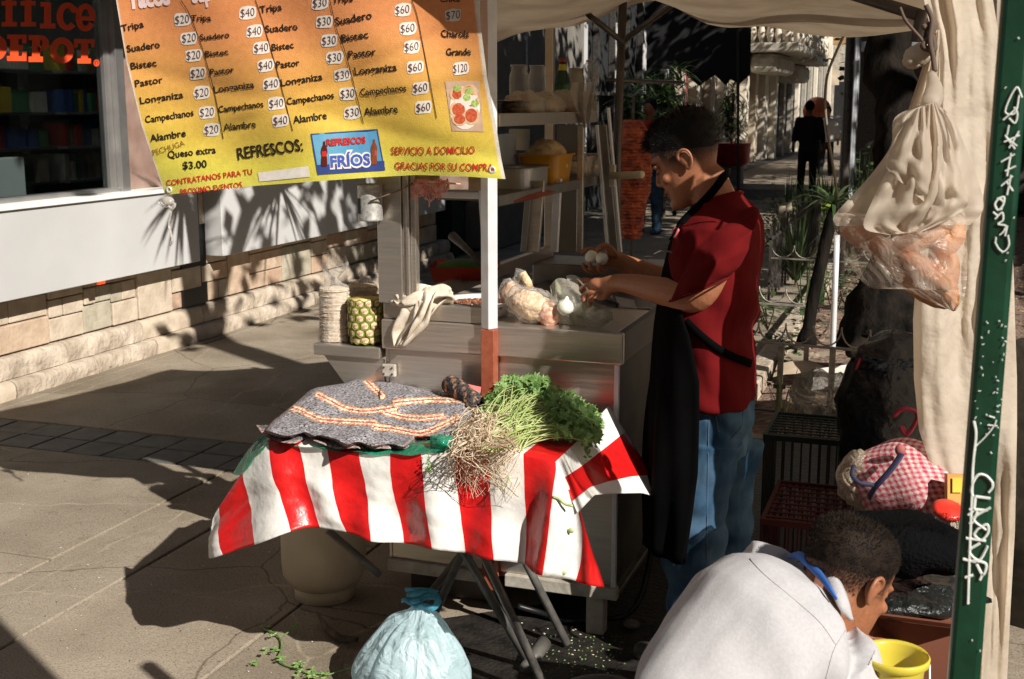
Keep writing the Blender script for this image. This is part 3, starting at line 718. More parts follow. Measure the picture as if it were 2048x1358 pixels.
# upper tags
S([(2044, 195), (2032, 175), (2010, 222), (2030, 226), (2038, 190)]); S([(2006, 240), (2036, 214)]); S([(2018, 236), (2030, 246), (2035, 228), (2028, 214)]); S([(2018, 250), (2014, 270)], .0009, 2)
S([(2008, 284), (2040, 270)]); S([(2010, 270), (2030, 298)]); S([(2038, 262), (2018, 296)]); S([(2012, 274), (2034, 292)], .001, 2)
S([(2002, 324), (2030, 308)]); S([(2022, 306), (2016, 340), (2014, 352)]); S([(2010, 342), (2032, 332)]); S([(2002, 372), (2026, 352)]); S([(2022, 350), (2014, 390)]); S([(2012, 362), (2026, 382)])
S([(1994, 398), (2008, 394), (2006, 410), (1996, 420), (1990, 408), (1998, 398), (2008, 404)], .0013); S([(1986, 424), (1996, 432)]); S([(1990, 438), (2004, 425), (2006, 440), (1996, 448), (2012, 452), (2006, 464), (1999, 470)])
S([(2016, 470), (2018, 490), (2008, 503), (1998, 498), (1990, 484)], .001); S([(1992, 474), (1991, 486)], .0009, 2); S([(2008, 460), (2014, 452), (2010, 472)])
rs = random.Random(5)
for i in range(46):
    y = rs.uniform(640, 870) if i < 34 else rs.uniform(60, 1330); l = 2004-(y/1358)*108; x = rs.uniform(l+8, l+62); a = rs.uniform(0, 3); q = rs.uniform(1.5, 6)
    S([(x, y), (x+q*math.cos(a), y+q*math.sin(a))], .0007, 2)
gl.build('white_scribble', M['chalk'], gp)['kind'] = 'stuff'
# something dark standing right of the post
dk = thing('dark_bin', 'dark street bin partly in view right of the green post', 'bin', (.33, 4.0, 0))
MB().lathe([(.10, 0), (.115, .3), (.12, .7), (.12, .86), (.11, .89), (.02, .9)], (.345, 4.0, 0), 20).build('body', M['iron'], dk, smooth=True)

# ================================================================== taco cart
cart = thing('taco_cart', 'stainless steel taco cart with shelves and corner posts', 'food cart', (-1.24, 4.2, 0))
XL, XR, YF, YB = -1.615, -.858, 3.41, 5.08
# counter: main slab, lip and raised tray on the left
MB().box((XL-.004, YF-.012, .858), (XR+.008, YF+.012, .951)).build('front_lip', M['steel'], cart, bevel=.004)
MB().box((XR-.014, YF+.0125, .858), (XR+.008, YB, .951)).build('side_lip', mat('shaded_lip', (.06, .05, .042), .5, metal=.4), cart, bevel=.004)  # lip coloured near black for the shade on this side
MB().box((XL, YF+.013, .93), (XR-.015, YF+.44, .949)).build('counter_top', M['steel'], cart, bevel=.003)
MB().box((XL, YF-.004, .953), (-1.262, YF+.035, 1.003)).build('tray_rim', M['steel'], cart, bevel=.004)
MB().box((XL, YF+.036, .953), (XL+.03, YB, 1.003)).build('tray_rim', M['steel'], cart, bevel=.004)
# griddle well behind the counter
g = MB(); g.box((XL+.031, YF+.441, .80), (XR-.015, YB, .82)); g.box((XL+.031, YF+.4415, .821), (XR-.015, YF+.455, .955)); g.box((XL+.031, YB-.3, .821), (XR-.015, YB-.285, .955)); g.build('griddle_well', M['steeld'], cart, bevel=.003)
MB().box((XL+.1, YF+.53, .86), (XR-.06, YB-.35, .90)).build('griddle_plate', mat('burnt_griddle', (.02, .018, .016), .35, metal=.6), cart, bevel=.01)
MB().box((XL+.031, YB-.284, .93), (XR-.015, YB, .96)).build('rear_counter', M['steeld'], cart, bevel=.003)
# body
MB().box((XL+.012, YF+.006, .17), (-1.280, YF+.016, .857)).build('front_panel', M['steel'], cart, bevel=.002)
MB().box((-1.240, YF+.006, .17), (XR-.018, YF+.016, .857)).build('front_panel', M['steel'], cart, bevel=.002)
M['shadesteel'] = mat('shaded_steel', (.035, .03, .026), .6, metal=.3, c2=(.07, .06, .05), scale=9)  # shade on the cart's right side put into the steel colour
MB().box((XR-.02, YF+.0165, .17), (XR-.006, YB, .857)).build('side_panel', M['shadesteel'], cart, bevel=.002)
MB().box((XL, YF+.006, .17), (XL+.011, YB, .857)).build('side_panel', M['steel'], cart, bevel=.002)
MB().box((XL+.012, YB-.01, .17), (XR-.021, YB, .857)).build('rear_panel', M['steel'], cart, bevel=.002)
MB().box((XL+.012, YF+.02, .15), (XR-.021, YB-.012, .168)).build('floor_panel', M['steeld'], cart)
M['frameal'] = mat('weathered_frame', (.40, .36, .30), .6, c2=(.58, .54, .47), scale=22, metal=.3, bump=.3)
MB().box((-1.215, YF-.012, .130), (XR+.002, YF+.018, .169)).build('bottom_rail', M['frameal'], cart, bevel=.003)
MB().box((XL, YF-.012, .130), (-1.30, YF+.018, .169)).build('bottom_rail', M['frameal'], cart, bevel=.003)
MB().box((XR-.03, YF+.019, .130), (XR+.002, YB, .149)).build('bottom_rail', M['steeld'], cart, bevel=.003)
MB().box((XR-.018, YF-.008, .17), (XR-.003, YF+.005, .857)).build('corner_strip', M['alum'], cart, bevel=.002)
# middle post: rust coloured foot and bright aluminium upper
a = R(38)
def sqpost(z0, z1, m, s_, nm, cx=-1.257, cy=YF-.024, tw=a):
    mb = MB(); P = [(cx+math.cos(tw+k*math.pi/2)*s_*.7071, cy+math.sin(tw+k*math.pi/2)*s_*.7071) for k in range(4)]
    mb.prism([(x, y, z0) for x, y in P], (0, 0, z1-z0)); return mb.build(nm, m, cart, bevel=.0025)
sqpost(.125, .944, M['rust'], .042, 'post_foot', tw=R(45)); sqpost(.945, 1.99, M['alum'], .036, 'corner_post', tw=R(14))
# left post, broad channel
mb = MB(); mb.box((-1.622, YF-.02, 1.004), (-1.542, YF+.02, 1.62)); mb.box((-1.541, YF-.012, 1.004), (-1.528, YF+.012, 1.62)); mb.box((-1.527, YF-.02, 1.004), (-1.518, YF+.02, 1.62)); mb.box((-1.517, YF-.008, 1.004), (-1.500, YF+.02, 1.62)); mb.build('corner_post', M['steel'], cart, bevel=.002)
P4 = [W(953, 355, Y=YF+.03), W(984, 355, Y=YF+.03), W(984, 606, Y=YF+.03), W(972, 606, Y=YF+.03)]
MB().prism(P4, (0, .012, 0)).build('tapered_gusset', M['steeld'], cart, bevel=.002)
P4 = [W(955, 352, Y=YF+.02), W(962, 352, Y=YF+.02), W(976, 606, Y=YF+.02), W(970, 606, Y=YF+.02)]
MB().prism(P4, (0, .008, 0)).build('gusset_edge', M['alum'], cart)
MB().box((-1.517, YF, 1.352), (-1.28, YF+.02, 1.395)).build('wooden_cross_bar', mat('worn_board', (.25, .17, .13), .8, c2=(.38, .28, .22), scale=30), cart, bevel=.003)
MB().box((-1.45, YF+.03, 1.325), (-1.28, YF+.045, 1.345)).build('cross_bar', M['alum'], cart, bevel=.002)
# rear posts and shelves
for y in (YB-.05,): sqp = MB().box((XL, y, .96), (XL+.035, y+.035, 1.95)).build('rear_post', M['steel'], cart, bevel=.002)
SX0, SX1 = -1.60, -1.30
lo = MB(); lo.box((SX0, 3.62, 1.305), (SX1-.02, 5.05, 1.318)); lo.build('lower_shelf', M['steeld'], cart)
MB().box((SX1-.0195, 3.60, 1.29), (SX1, 5.05, 1.325)).build('shelf_edge', M['steeld'], cart, bevel=.003)
MB().box((SX0, 3.62, 1.540), (SX1-.02, 4.72, 1.548)).build('upper_shelf', M['steeld'], cart)
MB().box((SX1-.0195, 3.60, 1.535), (SX1, 4.72, 1.575)).build('shelf_edge', M['steel'], cart, bevel=.003)
def upr(a, b, Y, w_, m='steeld'):
    x0, y0 = a; x1, y1 = b; q = [W(x0, y0, Y=Y), W(x0+w_, y0, Y=Y), W(x1+w_, y1, Y=Y), W(x1, y1, Y=Y)]
    return MB().prism(q, (0, .02, 0)).build('shelf_upright', M[m], cart, bevel=.002)
upr((1052, 362), (1040, 505), 4.0, 12); upr((1066, 362), (1054, 505), 4.02, 22, 'steel')
upr((1108, 358), (1100, 505), 4.3, 14, 'alum'); upr((1155, 250), (1152, 505), 4.5, 12, 'steel')
upr((1190, 250), (1212, 505), 4.75, 6, 'alum'); upr((1198, 250), (1222, 505), 4.76, 14); upr((1213, 215), (1238, 505), 4.8, 5, 'alum')
upr((1060, 120), (1058, 345), 3.9, 0.1) if 0 else None
for (x0, x1, y0, y1, Yd) in ((1018, 1058, 258, 300, 4.35), (1112, 1158, 250, 505, 4.7)):
    p = W(x0, y1, Y=Yd); q = W(x1, y0, Y=Yd); MB().box((p.x, Yd, p.z), (q.x, Yd+.01, q.z)).build('back_plate', M['greywall'] if x0 > 1050 else M['alu'], cart)
# side handle lever
MB().tube([W(1222, 352, D=4.75), W(1284, 349, D=4.6)], .015, 10).build('handle', mat('ivory_plastic', (.5, .44, .33), .5), cart, smooth=True)
MB().box(tuple(W(1218, 374, D=4.78)), tuple(V(W(1218, 374, D=4.78))+V((.02, .03, .085)))).build('handle_bracket', M['frameal'], cart)
# hinge, side table and its bracket
p = W(768, 751, Y=YF-.0); MB().box((p.x, YF-.016, p.z), (p.x+.045, YF-.0, p.z+.04)).build('hinge', M['frameal'], cart, bevel=.004)
for k in range(4): MB().ell((p.x+.008+.028*(k % 2), YF-.018, p.z+.01+.02*(k//2)), .0035, 8).build('screw', M['iron'], cart)
MB().box((-1.86, YF-.01, .822), (-1.626, 3.78, .858)).build('side_table', M['steel'], cart, bevel=.004)
MB().prism([(-1.83, YF+.005, .820), (-1.62, YF+.005, .820), (-1.62, YF+.005, .60), (-1.70, YF+.005, .66)], (0, .006, 0)).build('bracket_plate', M['steel'], cart)
# legs and axle
for x_, y_ in ((-.93, YF+.03), (-.93, YB-.08), (-1.56, YB-.08)): MB().box((x_-.028, y_-.02, 0), (x_+.028, y_+.03, .129)).build('leg', M['frameal'], cart, bevel=.004)
wh = MB().lathe([(.10, -.03), (.165, -.035), (.18, -.02), (.18, .02), (.165, .035), (.10, .03)], (-1.25, 3.86, .18), 28, axis=(1, 0, 0)).build('wheel', mat('tyre_rubber', (.015, .015, .015), .8, bump=.4), cart, smooth=True)
MB().lathe([(.0, -.028), (.10, -.028), (.10, .028), (.0, .028)], (-1.25, 3.86, .18), 20, axis=(1, 0, 0)).build('rim', M['iron'], wh, smooth=True)
# ================================================================== menu banner
BY = 3.28
def bw(px_, py_):
    'surface of the banner: hangs near the plane Y=BY with sags and creases'
    u = (px_-232)/720; v = py_/360
    d = .030*math.sin(u*7.5+v*1.8)*(.5+.5*v)+.016*math.sin(u*15-v*5+1)+.012*ns((u*5, v*4, 2), 1)
    # soft diagonal creases from the pulled corners
    d *= .65
    d += .004*math.exp(-((v-.35-.5*u)/.05)**2)+.005*math.exp(-((v-1.0+.9*u)/.045)**2)-.004*math.exp(-((v-.75+.35*u)/.05)**2)
    return BY-.02+d+(-.035 if v > .95 and u > .9 else 0)*0
def bs(px_, py_, off=0): return W(px_, py_, Y=bw(px_, py_)-off*.62)
ban = thing('menu_banner', 'orange and yellow printed taco menu banner hanging from the canopy', 'banner', (-1.7, BY, 1.3))
def bl(v): # left and right edges at height v (0 top of photo, 1 bottom)
    pass
Le = [(-120, 205), (0, 232), (120, 252), (250, 283), (330, 310), (390, 330)]; Re = [(-120, 934), (0, 956), (80, 965), (160, 975), (250, 992), (320, 1003), (358, 1011)]
def ip(T, y):
    for a, b in zip(T, T[1:]):
        if y <= b[0]: return lerp(a[1], b[1], (y-a[0])/(b[0]-a[0]))
    return T[-1][1]
def bot(x): # lower hem
    T = [(330, 390), (420, 380), (520, 371), (640, 362), (740, 355), (830, 350), (920, 352), (975, 356), (1011, 358)]
    if x <= 330: return 390
    for a, b in zip(T, T[1:]):
        if x <= b[0]: return lerp(a[1], b[1], (x-a[0])/(b[0]-a[0]))
    return 358
def buv(u, v):
    yb = -140*(1-v)+v*380
    for _ in range(4):
        x = lerp(ip(Le, yb), ip(Re, yb), u); yb = lerp(-140, bot(x), v)
    return x, yb
NU, NV = 150, 96
rows = []; cols = []
for j in range(NV+1):
    row = []
    for i in range(NU+1):
        x, y = buv(i/NU, j/NV); row.append(bs(x, y)); cols.append((x, y, i/NU))
    rows.append(row)
mb = MB().grid(rows); me = mb.mesh('banner_sheet', [])
def grad(y):
    st = [(-140, (.74, .25, .10)), (60, (.75, .30, .11)), (150, (.76, .38, .10)), (220, (.77, .48, .09)), (285, (.77, .58, .09)), (330, (.76, .68, .10)), (390, (.68, .64, .13))]
    for a, b in zip(st, st[1:]):
        if y <= b[0]: t = (y-a[0])/(b[0]-a[0]); return [lerp(p, q, t) for p, q in zip(a[1], b[1])]
    return st[-1][1]
a_ = me.color_attributes.new('Col', 'FLOAT_COLOR', 'POINT'); buf = []
for (x, y, u) in cols:
    c = grad(y+12*math.sin(x*.01)); e = u < .006 or u > .993
    buf += [*((.75, .7, .6) if e else c), 1]
a_.data.foreach_set('color', buf)
bmats = vcmat('printed_vinyl', .42, bump=.25, bscale=260, transl=.15, nscale=60, namt=.07, spec=.5)
me.materials.append(bmats); me.polygons.foreach_set('use_smooth', [True]*len(me.polygons))
wlink('banner_sheet', me, ban)
M['ink'] = mat('black_print', (.018, .014, .010), .45, var=.3, scale=60)
M['inkred'] = mat('red_print', (.55, .03, .02), .45, var=.1)
M['patch'] = mat('white_sticker', (.70, .64, .57), .6, c2=(.78, .74, .68), scale=40)
M['marker'] = mat('marker_ink', (.10, .03, .028), .6, var=.4, scale=120)
Z = lambda x, y: (220+x/2.56, y/2.56)
p1 = lambda x, y: bs(x, y, .0022)
p2 = lambda x, y: bs(x, y, .0040)
blk = MB(); halo = MB()
def tx(mb, s, x0, y0, x1, y1, h, pf=p1, bold=.02, shear=0, jit=0):
    a = Z(x0, y0); b = Z(x1, y1); text_px(mb, s, a[0], a[1], b[0], b[1], h/2.56, pf, bold, shear, jitter=jit)
def both(s, x0, y0, x1, y1, h, bold=.012):
    tx(blk, s, x0, y0, x1, y1, h*.88, p2, .018, jit=.5)
items = [('Tripa', 60, 162, 175, 138, 40), ('Suadero', 88, 267, 257, 242, 40), ('Bistec', 108, 356, 240, 336, 40), ('Pastor', 130, 445, 272, 422, 40), ('Longaniza', 155, 532, 377, 500, 40), ('Campechanos', 182, 629, 430, 592, 40), ('Alambre', 207, 726, 390, 697, 42),
 ('Tripa', 415, 110, 518, 106, 38), ('Suadero', 462, 208, 612, 192, 36), ('Bistec', 488, 293, 607, 279, 36), ('Pastor', 513, 386, 637, 371, 38), ('Longaniza', 533, 476, 740, 447, 40), ('Campechanos', 557, 577, 787, 546, 38), ('Alambre', 583, 670, 748, 652, 42),
 ('Tripa', 768, 67, 882, 51, 42), ('Suadero', 797, 167, 962, 152, 42), ('Bistec', 830, 260, 942, 246, 40), ('Pastor', 853, 349, 972, 336, 40), ('Longaniza', 877, 441, 1090, 407, 42), ('Campechanos', 907, 537, 1148, 502, 40), ('Alambre', 940, 632, 1112, 607, 44),
 ('Tripa', 1140, 17, 1245, 6, 42), ('Suadero', 1158, 130, 1343, 94, 46), ('Bistec', 1187, 216, 1325, 192, 44), ('Pastor', 1222, 299, 1363, 281, 44), ('Longaniza', 1253, 385, 1470, 361, 46), ('Campechanos', 1283, 491, 1518, 466, 42), ('Alambre', 1302, 592, 1475, 576, 46),
 ('Chica', 1690, 12, 1792, 8, 40), ('Charola', 1695, 190, 1838, 192, 44), ('Grande', 1722, 284, 1848, 281, 42), ('Queso extra', 297, 810, 543, 782, 42), ('$3.00', 373, 866, 497, 857, 44)]
for it in items: both(*it)
tx(blk, 'REFRESCOS:', 655, 817, 990, 770, 62, p2, .018, jit=1)
for pts in ([(362, 0), (400, 60), (430, 130), (470, 240), (505, 360), (540, 500), (580, 712)], [(745, 0), (775, 90), (805, 190), (840, 310), (872, 425), (935, 670)], [(1125, 0), (1160, 150), (1195, 240), (1230, 360), (1265, 500), (1297, 632)], [(1545, 0), (1572, 80), (1600, 220), (1640, 430), (1672, 605)]):
    P = [Z(*p) for p in pts]; Q = [(p.x, p.y) for p in crv([V((x, y, 0)) for x, y in P], 8)]
    for (x0, y0), (x1, y1) in zip(Q, Q[1:]): blk.add([p2(x0-.8, y0), p2(x0+.8, y0), p2(x1+.8, y1), p2(x1-.8, y1)], [(0, 1, 2, 3)])
blk.build('black_lettering', M['ink'], ban)['kind'] = 'stuff'
rd = MB(); tx(rd, 'CONTRATANOS PARA TU', 290, 952, 730, 892, 30, p2, .012, jit=.4); tx(rd, 'PROXIMO EVENTOS', 362, 997, 678, 960, 30, p2, .012, jit=.4)
tx(rd, 'SERVICIO A DOMICILIO', 1440, 792, 1868, 788, 40, p2, .012, jit=.7); tx(rd, 'GRACIAS POR SU COMPRA', 1458, 866, 1962, 876, 38, p2, .012, jit=.7)
rd.build('red_lettering', M['inkred'], ban)['kind'] = 'stuff'
tt = MB(); tx(tt, 'Tacos', 92, 44, 310, 18, 92, p2, .05); tx(tt, 'Sup', 420, 12, 520, -2, 92, p2, .05); tt.build('title_lettering', mat('pink_white_print', (.82, .62, .6), .5, var=.05), ban)['kind'] = 'stuff'
sc = MB(); tx(sc, 'PECHUGA', 222, 797, 385, 744, 30, p2, -.01); sc.build('handwritten_word', mat('brown_marker', (.20, .06, .012), .6), ban)
prices = [('$20', 370, 100), ('$20', 405, 195), ('$20', 428, 283), ('$20', 450, 375), ('$20', 470, 475), ('$20', 497, 575), ('$20', 520, 665), ('$40', 705, 65), ('$40', 740, 160), ('$40', 775, 245), ('$40', 797, 335), ('$40', 825, 430), ('$40', 852, 530), ('$40', 873, 618), ('$30', 1075, 15), ('$30', 1097, 110), ('$30', 1122, 208), ('$30', 1150, 295), ('$30', 1190, 385), ('$30', 1217, 480), ('$30', 1240, 577), ('$60', 1498, 50), ('$60', 1525, 145), ('$60', 1545, 240), ('$60', 1563, 345), ('$60', 1590, 450), ('$60', 1605, 550), ('$70', 1757, 78), ('$120', 1795, 350)]
rs = random.Random(11); ink = MB()
for s, cx, cy in prices:
    P = []; w_ = 44 if s != '$120' else 42
    for k in range(12):
        t = 2*math.pi*k/12; c, q = math.cos(t), math.sin(t); x = cx+w_*math.copysign(abs(c)**.5, c)*rs.uniform(.9, 1.06); y = cy-c*w_*.12+34*math.copysign(abs(q)**.55, q)*rs.uniform(.88, 1.08); P.append(p1(*Z(x, y)))
    c0 = p1(*Z(cx, cy)); m_ = MB().add([c0]+P, [(0, k+1, (k+1) % 12+1) for k in range(12)]); m_.build('price_sticker', M['patch'], ban)
    tx(ink, s, cx-36, cy+24, cx+37, cy+15, 44, p2, -.008, .15)
ink.build('handwritten_prices', M['marker'], ban)['kind'] = 'stuff'
def quad(pts, nm, m, off=.003, n=6):
    (a, b, c, d) = [Z(*p) for p in pts]; rows = []
    for j in range(n+1):
        r_ = []
        for i in range(n+1):
            u, v = i/n, j/n; x = lerp(lerp(a[0], b[0], u), lerp(d[0], c[0], u), v); y = lerp(lerp(a[1], b[1], u), lerp(d[1], c[1], u), v); r_.append(bs(x, y, off))
        rows.append(r_)
    return MB().grid(rows).build(nm, m, ban)
quad([(757, 885), (1015, 850), (1024, 905), (765, 930)], 'blank_sticker', M['patch'], .003)
quad([(1027, 685), (1370, 660), (1408, 872), (1063, 895)], 'drinks_picture', mat('blue_print', (.09, .28, .48), .45, c2=(.16, .42, .60), scale=6), .0022)
quad([(1056, 845), (1404, 823), (1409, 872), (1063, 895)], 'drinks_picture_base', mat('navy_print', (.035, .06, .22), .45), .0030)
for e in ([(1027, 685), (1370, 660), (1371, 666), (1028, 691)], [(1027, 685), (1033, 685), (1069, 895), (1063, 895)], [(1364, 660), (1370, 660), (1408, 872), (1402, 872)]): quad(e, 'picture_border', mat('navy_print', (.035, .06, .22), .45), .0034, 3)
m_ = MB(); tx(m_, 'REFRESCOS', 1110, 746, 1310, 732, 34, lambda x, y: bs(x, y, .006), .045); m_.build('red_lettering', M['inkred'], ban)
m_ = MB(); tx(m_, 'FRÍOS', 1126, 858, 1338, 846, 62, lambda x, y: bs(x, y, .0048), .12); m_.build('white_outline', M['patch'], ban)
m_ = MB(); tx(m_, 'FRÍOS', 1130, 855, 1334, 843, 58, lambda x, y: bs(x, y, .0068), .03); m_.build('blue_lettering', mat('royal_print', (.05, .10, .42), .45), ban)
def bott(cx, cy, s, m, lab=None):
    prof = [(0, 0), (13, 0), (16, 18), (15, 40), (13, 55), (17, 75), (14, 95), (6, 112), (5, 128), (0, 130)]
    P = [(cx+x*s, cy-y*s) for x, y in prof]+[(cx-x*s, cy-y*s) for x, y in prof[::-1]]
    return MB().add([bs(*Z(x, y), .0052) for x, y in P], [tuple(range(len(P)))]).build('bottle_print', m, ban)
bott(1097, 852, 1.0, mat('cola_print', (.10, .012, .008), .4)); bott(1352, 842, 1.0, mat('amber_print', (.24, .06, .02), .4))
quad([(1084, 775), (1108, 773), (1110, 800), (1086, 802)], 'bottle_label', M['inkred'], .0062, 2); quad([(1340, 770), (1366, 768), (1368, 795), (1342, 797)], 'bottle_label', mat('amber_label', (.45, .10, .04), .4), .0062, 2)
# plate of tacos photograph printed on the banner
quad([(1715, 415), (1890, 415), (1913, 675), (1750, 670)], 'plate_picture', mat('beige_print', (.48, .30, .20), .45, c2=(.6, .42, .3), scale=20), .0022)
pm = [mat('tortilla_print', (.62, .38, .2), .5, c2=(.7, .5, .3), scale=120), mat('meat_print', (.40, .05, .02), .5, c2=(.60, .13, .05), scale=160), mat('lime_print', (.20, .34, .05), .5, c2=(.5, .6, .2), scale=150), mat('plate_print', (.74, .66, .58), .5)]
def disc(cx, cy, rx, ry, m, off, nm='taco_print', n=18):
    P = [bs(*Z(cx+rx*math.cos(2*math.pi*k/n), cy+ry*math.sin(2*math.pi*k/n)), off) for k in range(n)]; MB().add(P, [tuple(range(n))]).build(nm, m, ban)
disc(1817, 552, 78, 112, pm[3], .0034, 'plate_print')
for cx, cy, rx, ry in ((1780, 480, 42, 40), (1840, 470, 42, 40), (1850, 520, 42, 36), (1785, 560, 46, 46), (1850, 590, 42, 50), (1790, 610, 40, 34)):
    disc(cx, cy, rx, ry, pm[0], .0044); disc(cx, cy, rx*.72, ry*.72, pm[1], .0052, 'meat_print')
for cx, cy in ((1778, 452), (1838, 468), (1868, 530), (1826, 500)): disc(cx, cy, 20, 18, pm[2], .0060, 'lime_print')
for cx, cy in ((302, 972), (1957, 870)):
    c = bs(*Z(cx, cy), .004); MB().lathe([(.005, 0), (.0085, -.002), (.011, 0), (.0085, .002), (.005, 0)], c, 14, axis=(0, 1, 0), cap=False).build('eyelet', M['alum'], ban, smooth=True)
# plastic strip knotted through the lower left eyelet
kn = thing('knotted_plastic_strip', 'strip of clear plastic knotted through the lower left corner of the menu banner', 'plastic strip', tuple(W(340, 400, Y=3.25)))
F1 = film('clear_strip', (.8, .76, .7), .6)
MB().ell(W(336, 402, Y=3.25), (.022, .014, .014), 10).build('knot', F1, kn, smooth=True)
for pts in ([(330, 395), (318, 402), (325, 412), (345, 415)], [(336, 402), (342, 425), (338, 450), (345, 480), (339, 492)], [(340, 405), (350, 408), (346, 418), (335, 412)]):
    MB().tube(crv([W(x, y, Y=3.25) for x, y in pts]), [.008]*0 or .006, 6, flat=.4).build('tail', F1, kn, smooth=True)
# ================================================================== folding table and striped cloth
TZ, TY0, TY1 = .72, 2.78, 3.375
ft = thing('folding_table', 'narrow folding table with crossed grey steel legs under the striped cloth', 'table', (-1.27, 3.08, 0))
MB().box((-1.655, TY0+.01, TZ-.03), (-.885, TY1-.005, TZ-.004)).build('table_top', M['white'], ft, bevel=.005)
M['tleg'] = mat('grey_tube_leg', (.12, .115, .105), .45, metal=.4, c2=(.2, .19, .17), scale=25)
def leg(a, b, c=None, r=.0125): return MB().tube([a]+([c] if c else [])+[b], r, 10).build('leg', M['tleg'], ft, smooth=True)
q0 = W(1060, 1330, Z=.015); q1 = W(1098, 1395, Z=.015)
leg((-1.30, 2.88, TZ-.04), tuple(q0)); leg((-1.22, 2.90, TZ-.04), tuple(q1)); 
leg((-1.33, 3.28, TZ-.04), (-.98, 3.3, .015)); leg((-1.05, 2.93, TZ-.04), (-1.42, 3.27, .015)); leg((-1.0, 3.3, TZ-.04), (-1.5, 3.3, .015))
leg(tuple(W(655, 1060, Y=3.0)), tuple(W(760, 1150, Y=3.05)), r=.011)
MB().tube([W(1050, 1338, Z=.02), W(1088, 1286, Z=.045)], [.018, .0235], 14).build('foot_sleeve', M['tleg'], ft, smooth=True)
# cloth
M['clothw'] = mat('cloth_white', (.80, .775, .735), .42, var=.03, scale=60, transl=.12, bump=.5, bscale=11, bdist=.02)
M['clothr'] = mat('cloth_red', (.62, .012, .012), .33, var=.08, scale=40, transl=.1, bump=.5, bscale=11, bdist=.02)
cl = thing('tablecloth', 'red and white striped plastic cloth draped over the folding table', 'tablecloth', (-1.27, 3.08, TZ))
# columns: list of (pixel, Y) from table edge down to hem
Cc = [([(425, 1038), (418, 1075), (415, 1118)], (2.80, 2.79, 2.76)), ([(438, 1014), (440, 1060), (447, 1109)], (2.79, 2.77, 2.73)), ([(486, 943), (494, 1010), (513, 1087)], (2.79, 2.75, 2.70)), ([(537, 884), (556, 975), (580, 1064)], (2.78, 2.74, 2.69)),
 ([(597, 890), (616, 970), (640, 1056)], (2.78, 2.765, 2.74)), ([(655, 898), (670, 985), (692, 1066)], (2.78, 2.76, 2.73)), ([(717, 903), (730, 990), (747, 1079)], (2.78, 2.75, 2.73)), ([(780, 907), (790, 1000), (805, 1089)], (2.78, 2.77, 2.75)),
 ([(842, 908), (852, 1000), (865, 1098)], (2.78, 2.75, 2.72)), ([(905, 908), (917, 1000), (930, 1108)], (2.78, 2.765, 2.74)), ([(976, 908), (982, 1010), (991, 1117)], (2.78, 2.755, 2.73)), ([(1047, 908), (1050, 1020), (1047, 1133)], (2.78, 2.76, 2.74)),
 ([(1111, 923), (1107, 1000), (1084, 1152)], (2.78, 2.73, 2.69)), ([(1122, 944), (1162, 1056), (1150, 1163)], (2.785, 2.79, 2.76)), ([(1131, 968), (1172, 1065), (1211, 1171)], (2.80, 2.86, 2.88))]
def cx(c, t):
    (P, Ys) = c; A = [W(x, y, Y=Yv) for (x, y), Yv in zip(P, Ys)]
    a = A[0]*(1-t)*(1-2*t) + A[1]*4*t*(1-t) + A[2]*t*(2*t-1); return a
rows = []; sub = 8; NR = 34
for j in range(NR+1):
    t = j/NR; ctrl = [cx(c, t) for c in Cc]; r_ = crv(ctrl, sub); out = []
    for i, p in enumerate(r_):
        u = i/len(r_); k = min(1, t*2.5)
        out.append(p+V((0, 1, 0))*(k*(.008*math.sin(i*.42+t*3)+.008*math.sin(i*.19-t*5+1)+.007*ns((i*.05, t*3, 0), 1.3)+.003*ns((i*.2, t*9, 0), 1))))
    rows.append(out)
mb = MB().grid(rows, mif=lambda i, k: (k//sub) % 2)
# top of the cloth: continues the same stripes back over the table
tx0 = [cx(c, 0) for c in Cc]; rows = []
ts = [cx(c, 0) for c in Cc[3:13]]; ts[0] = V((ts[0].x, TY0, TZ)); 
front = [V((lerp(-1.655, -.885, i/9), TY0, TZ+.001)) for i in range(10)]
fr2 = crv(ts, sub); n_ = len(fr2)
for j in range(12):
    t = j/11; r_ = []
    for i, p in enumerate(fr2):
        b = V((lerp(-1.66, -.885, i/(n_-1)), TY1, TZ+.002)); q = p.lerp(b, t)
        q.z = max(q.z, TZ+.002) if j > 0 else q.z
        r_.append(q)
    rows.append(r_)
mb.grid(rows, mif=lambda i, k: (k//sub+1) % 2)
# right side drape, flaring to a tip
E0 = [(1111, 923), (1131, 968), (1155, 1026)]; E1 = [(1217, 812), (1263, 884), (1333, 999)]
rows = []; NT = 34; NS = 26
def qd(P, t): return tuple(P[0][k]*(1-t)*(1-2*t)+P[1][k]*4*t*(1-t)+P[2][k]*t*(2*t-1) for k in (0, 1))
hem = [(1155, 1026), (1189, 990), (1228, 987), (1284, 986), (1333, 999)]
for j in range(NT+1):
    t = j/NT; r_ = []
    f = t*4; i0 = min(int(f), 3); hx = (lerp(hem[i0][0], hem[i0+1][0], f-i0), lerp(hem[i0][1], hem[i0+1][1], f-i0))
    e = (lerp(1111, 1217, t), lerp(923, 812, t))
    mid = lerp(E0[1][0], E1[1][0], t), lerp(E0[1][1], E1[1][1], t)
    for i in range(NS+1):
        s = i/NS; x, y = qd([e, mid, hx], s)
        Yv = lerp(TY0, TY1-.01, t)-.05*s*s*t+.03*math.sin(t*7)*s-.02*math.sin(t*13+1)*s
        r_.append(W(x, y, Y=Yv))
    rows.append(r_)
mb.grid(rows, mif=lambda i, k: 1 if .40 < (k+.5)/NS < .80 else 0)
cm = mb.build('striped_sheet', [M['clothw'], M['clothr']], cl, smooth=True, merge=.0008)
so_ = cm.modifiers.new('thick', 'SOLIDIFY'); so_.thickness = .0012; so_.offset = 0
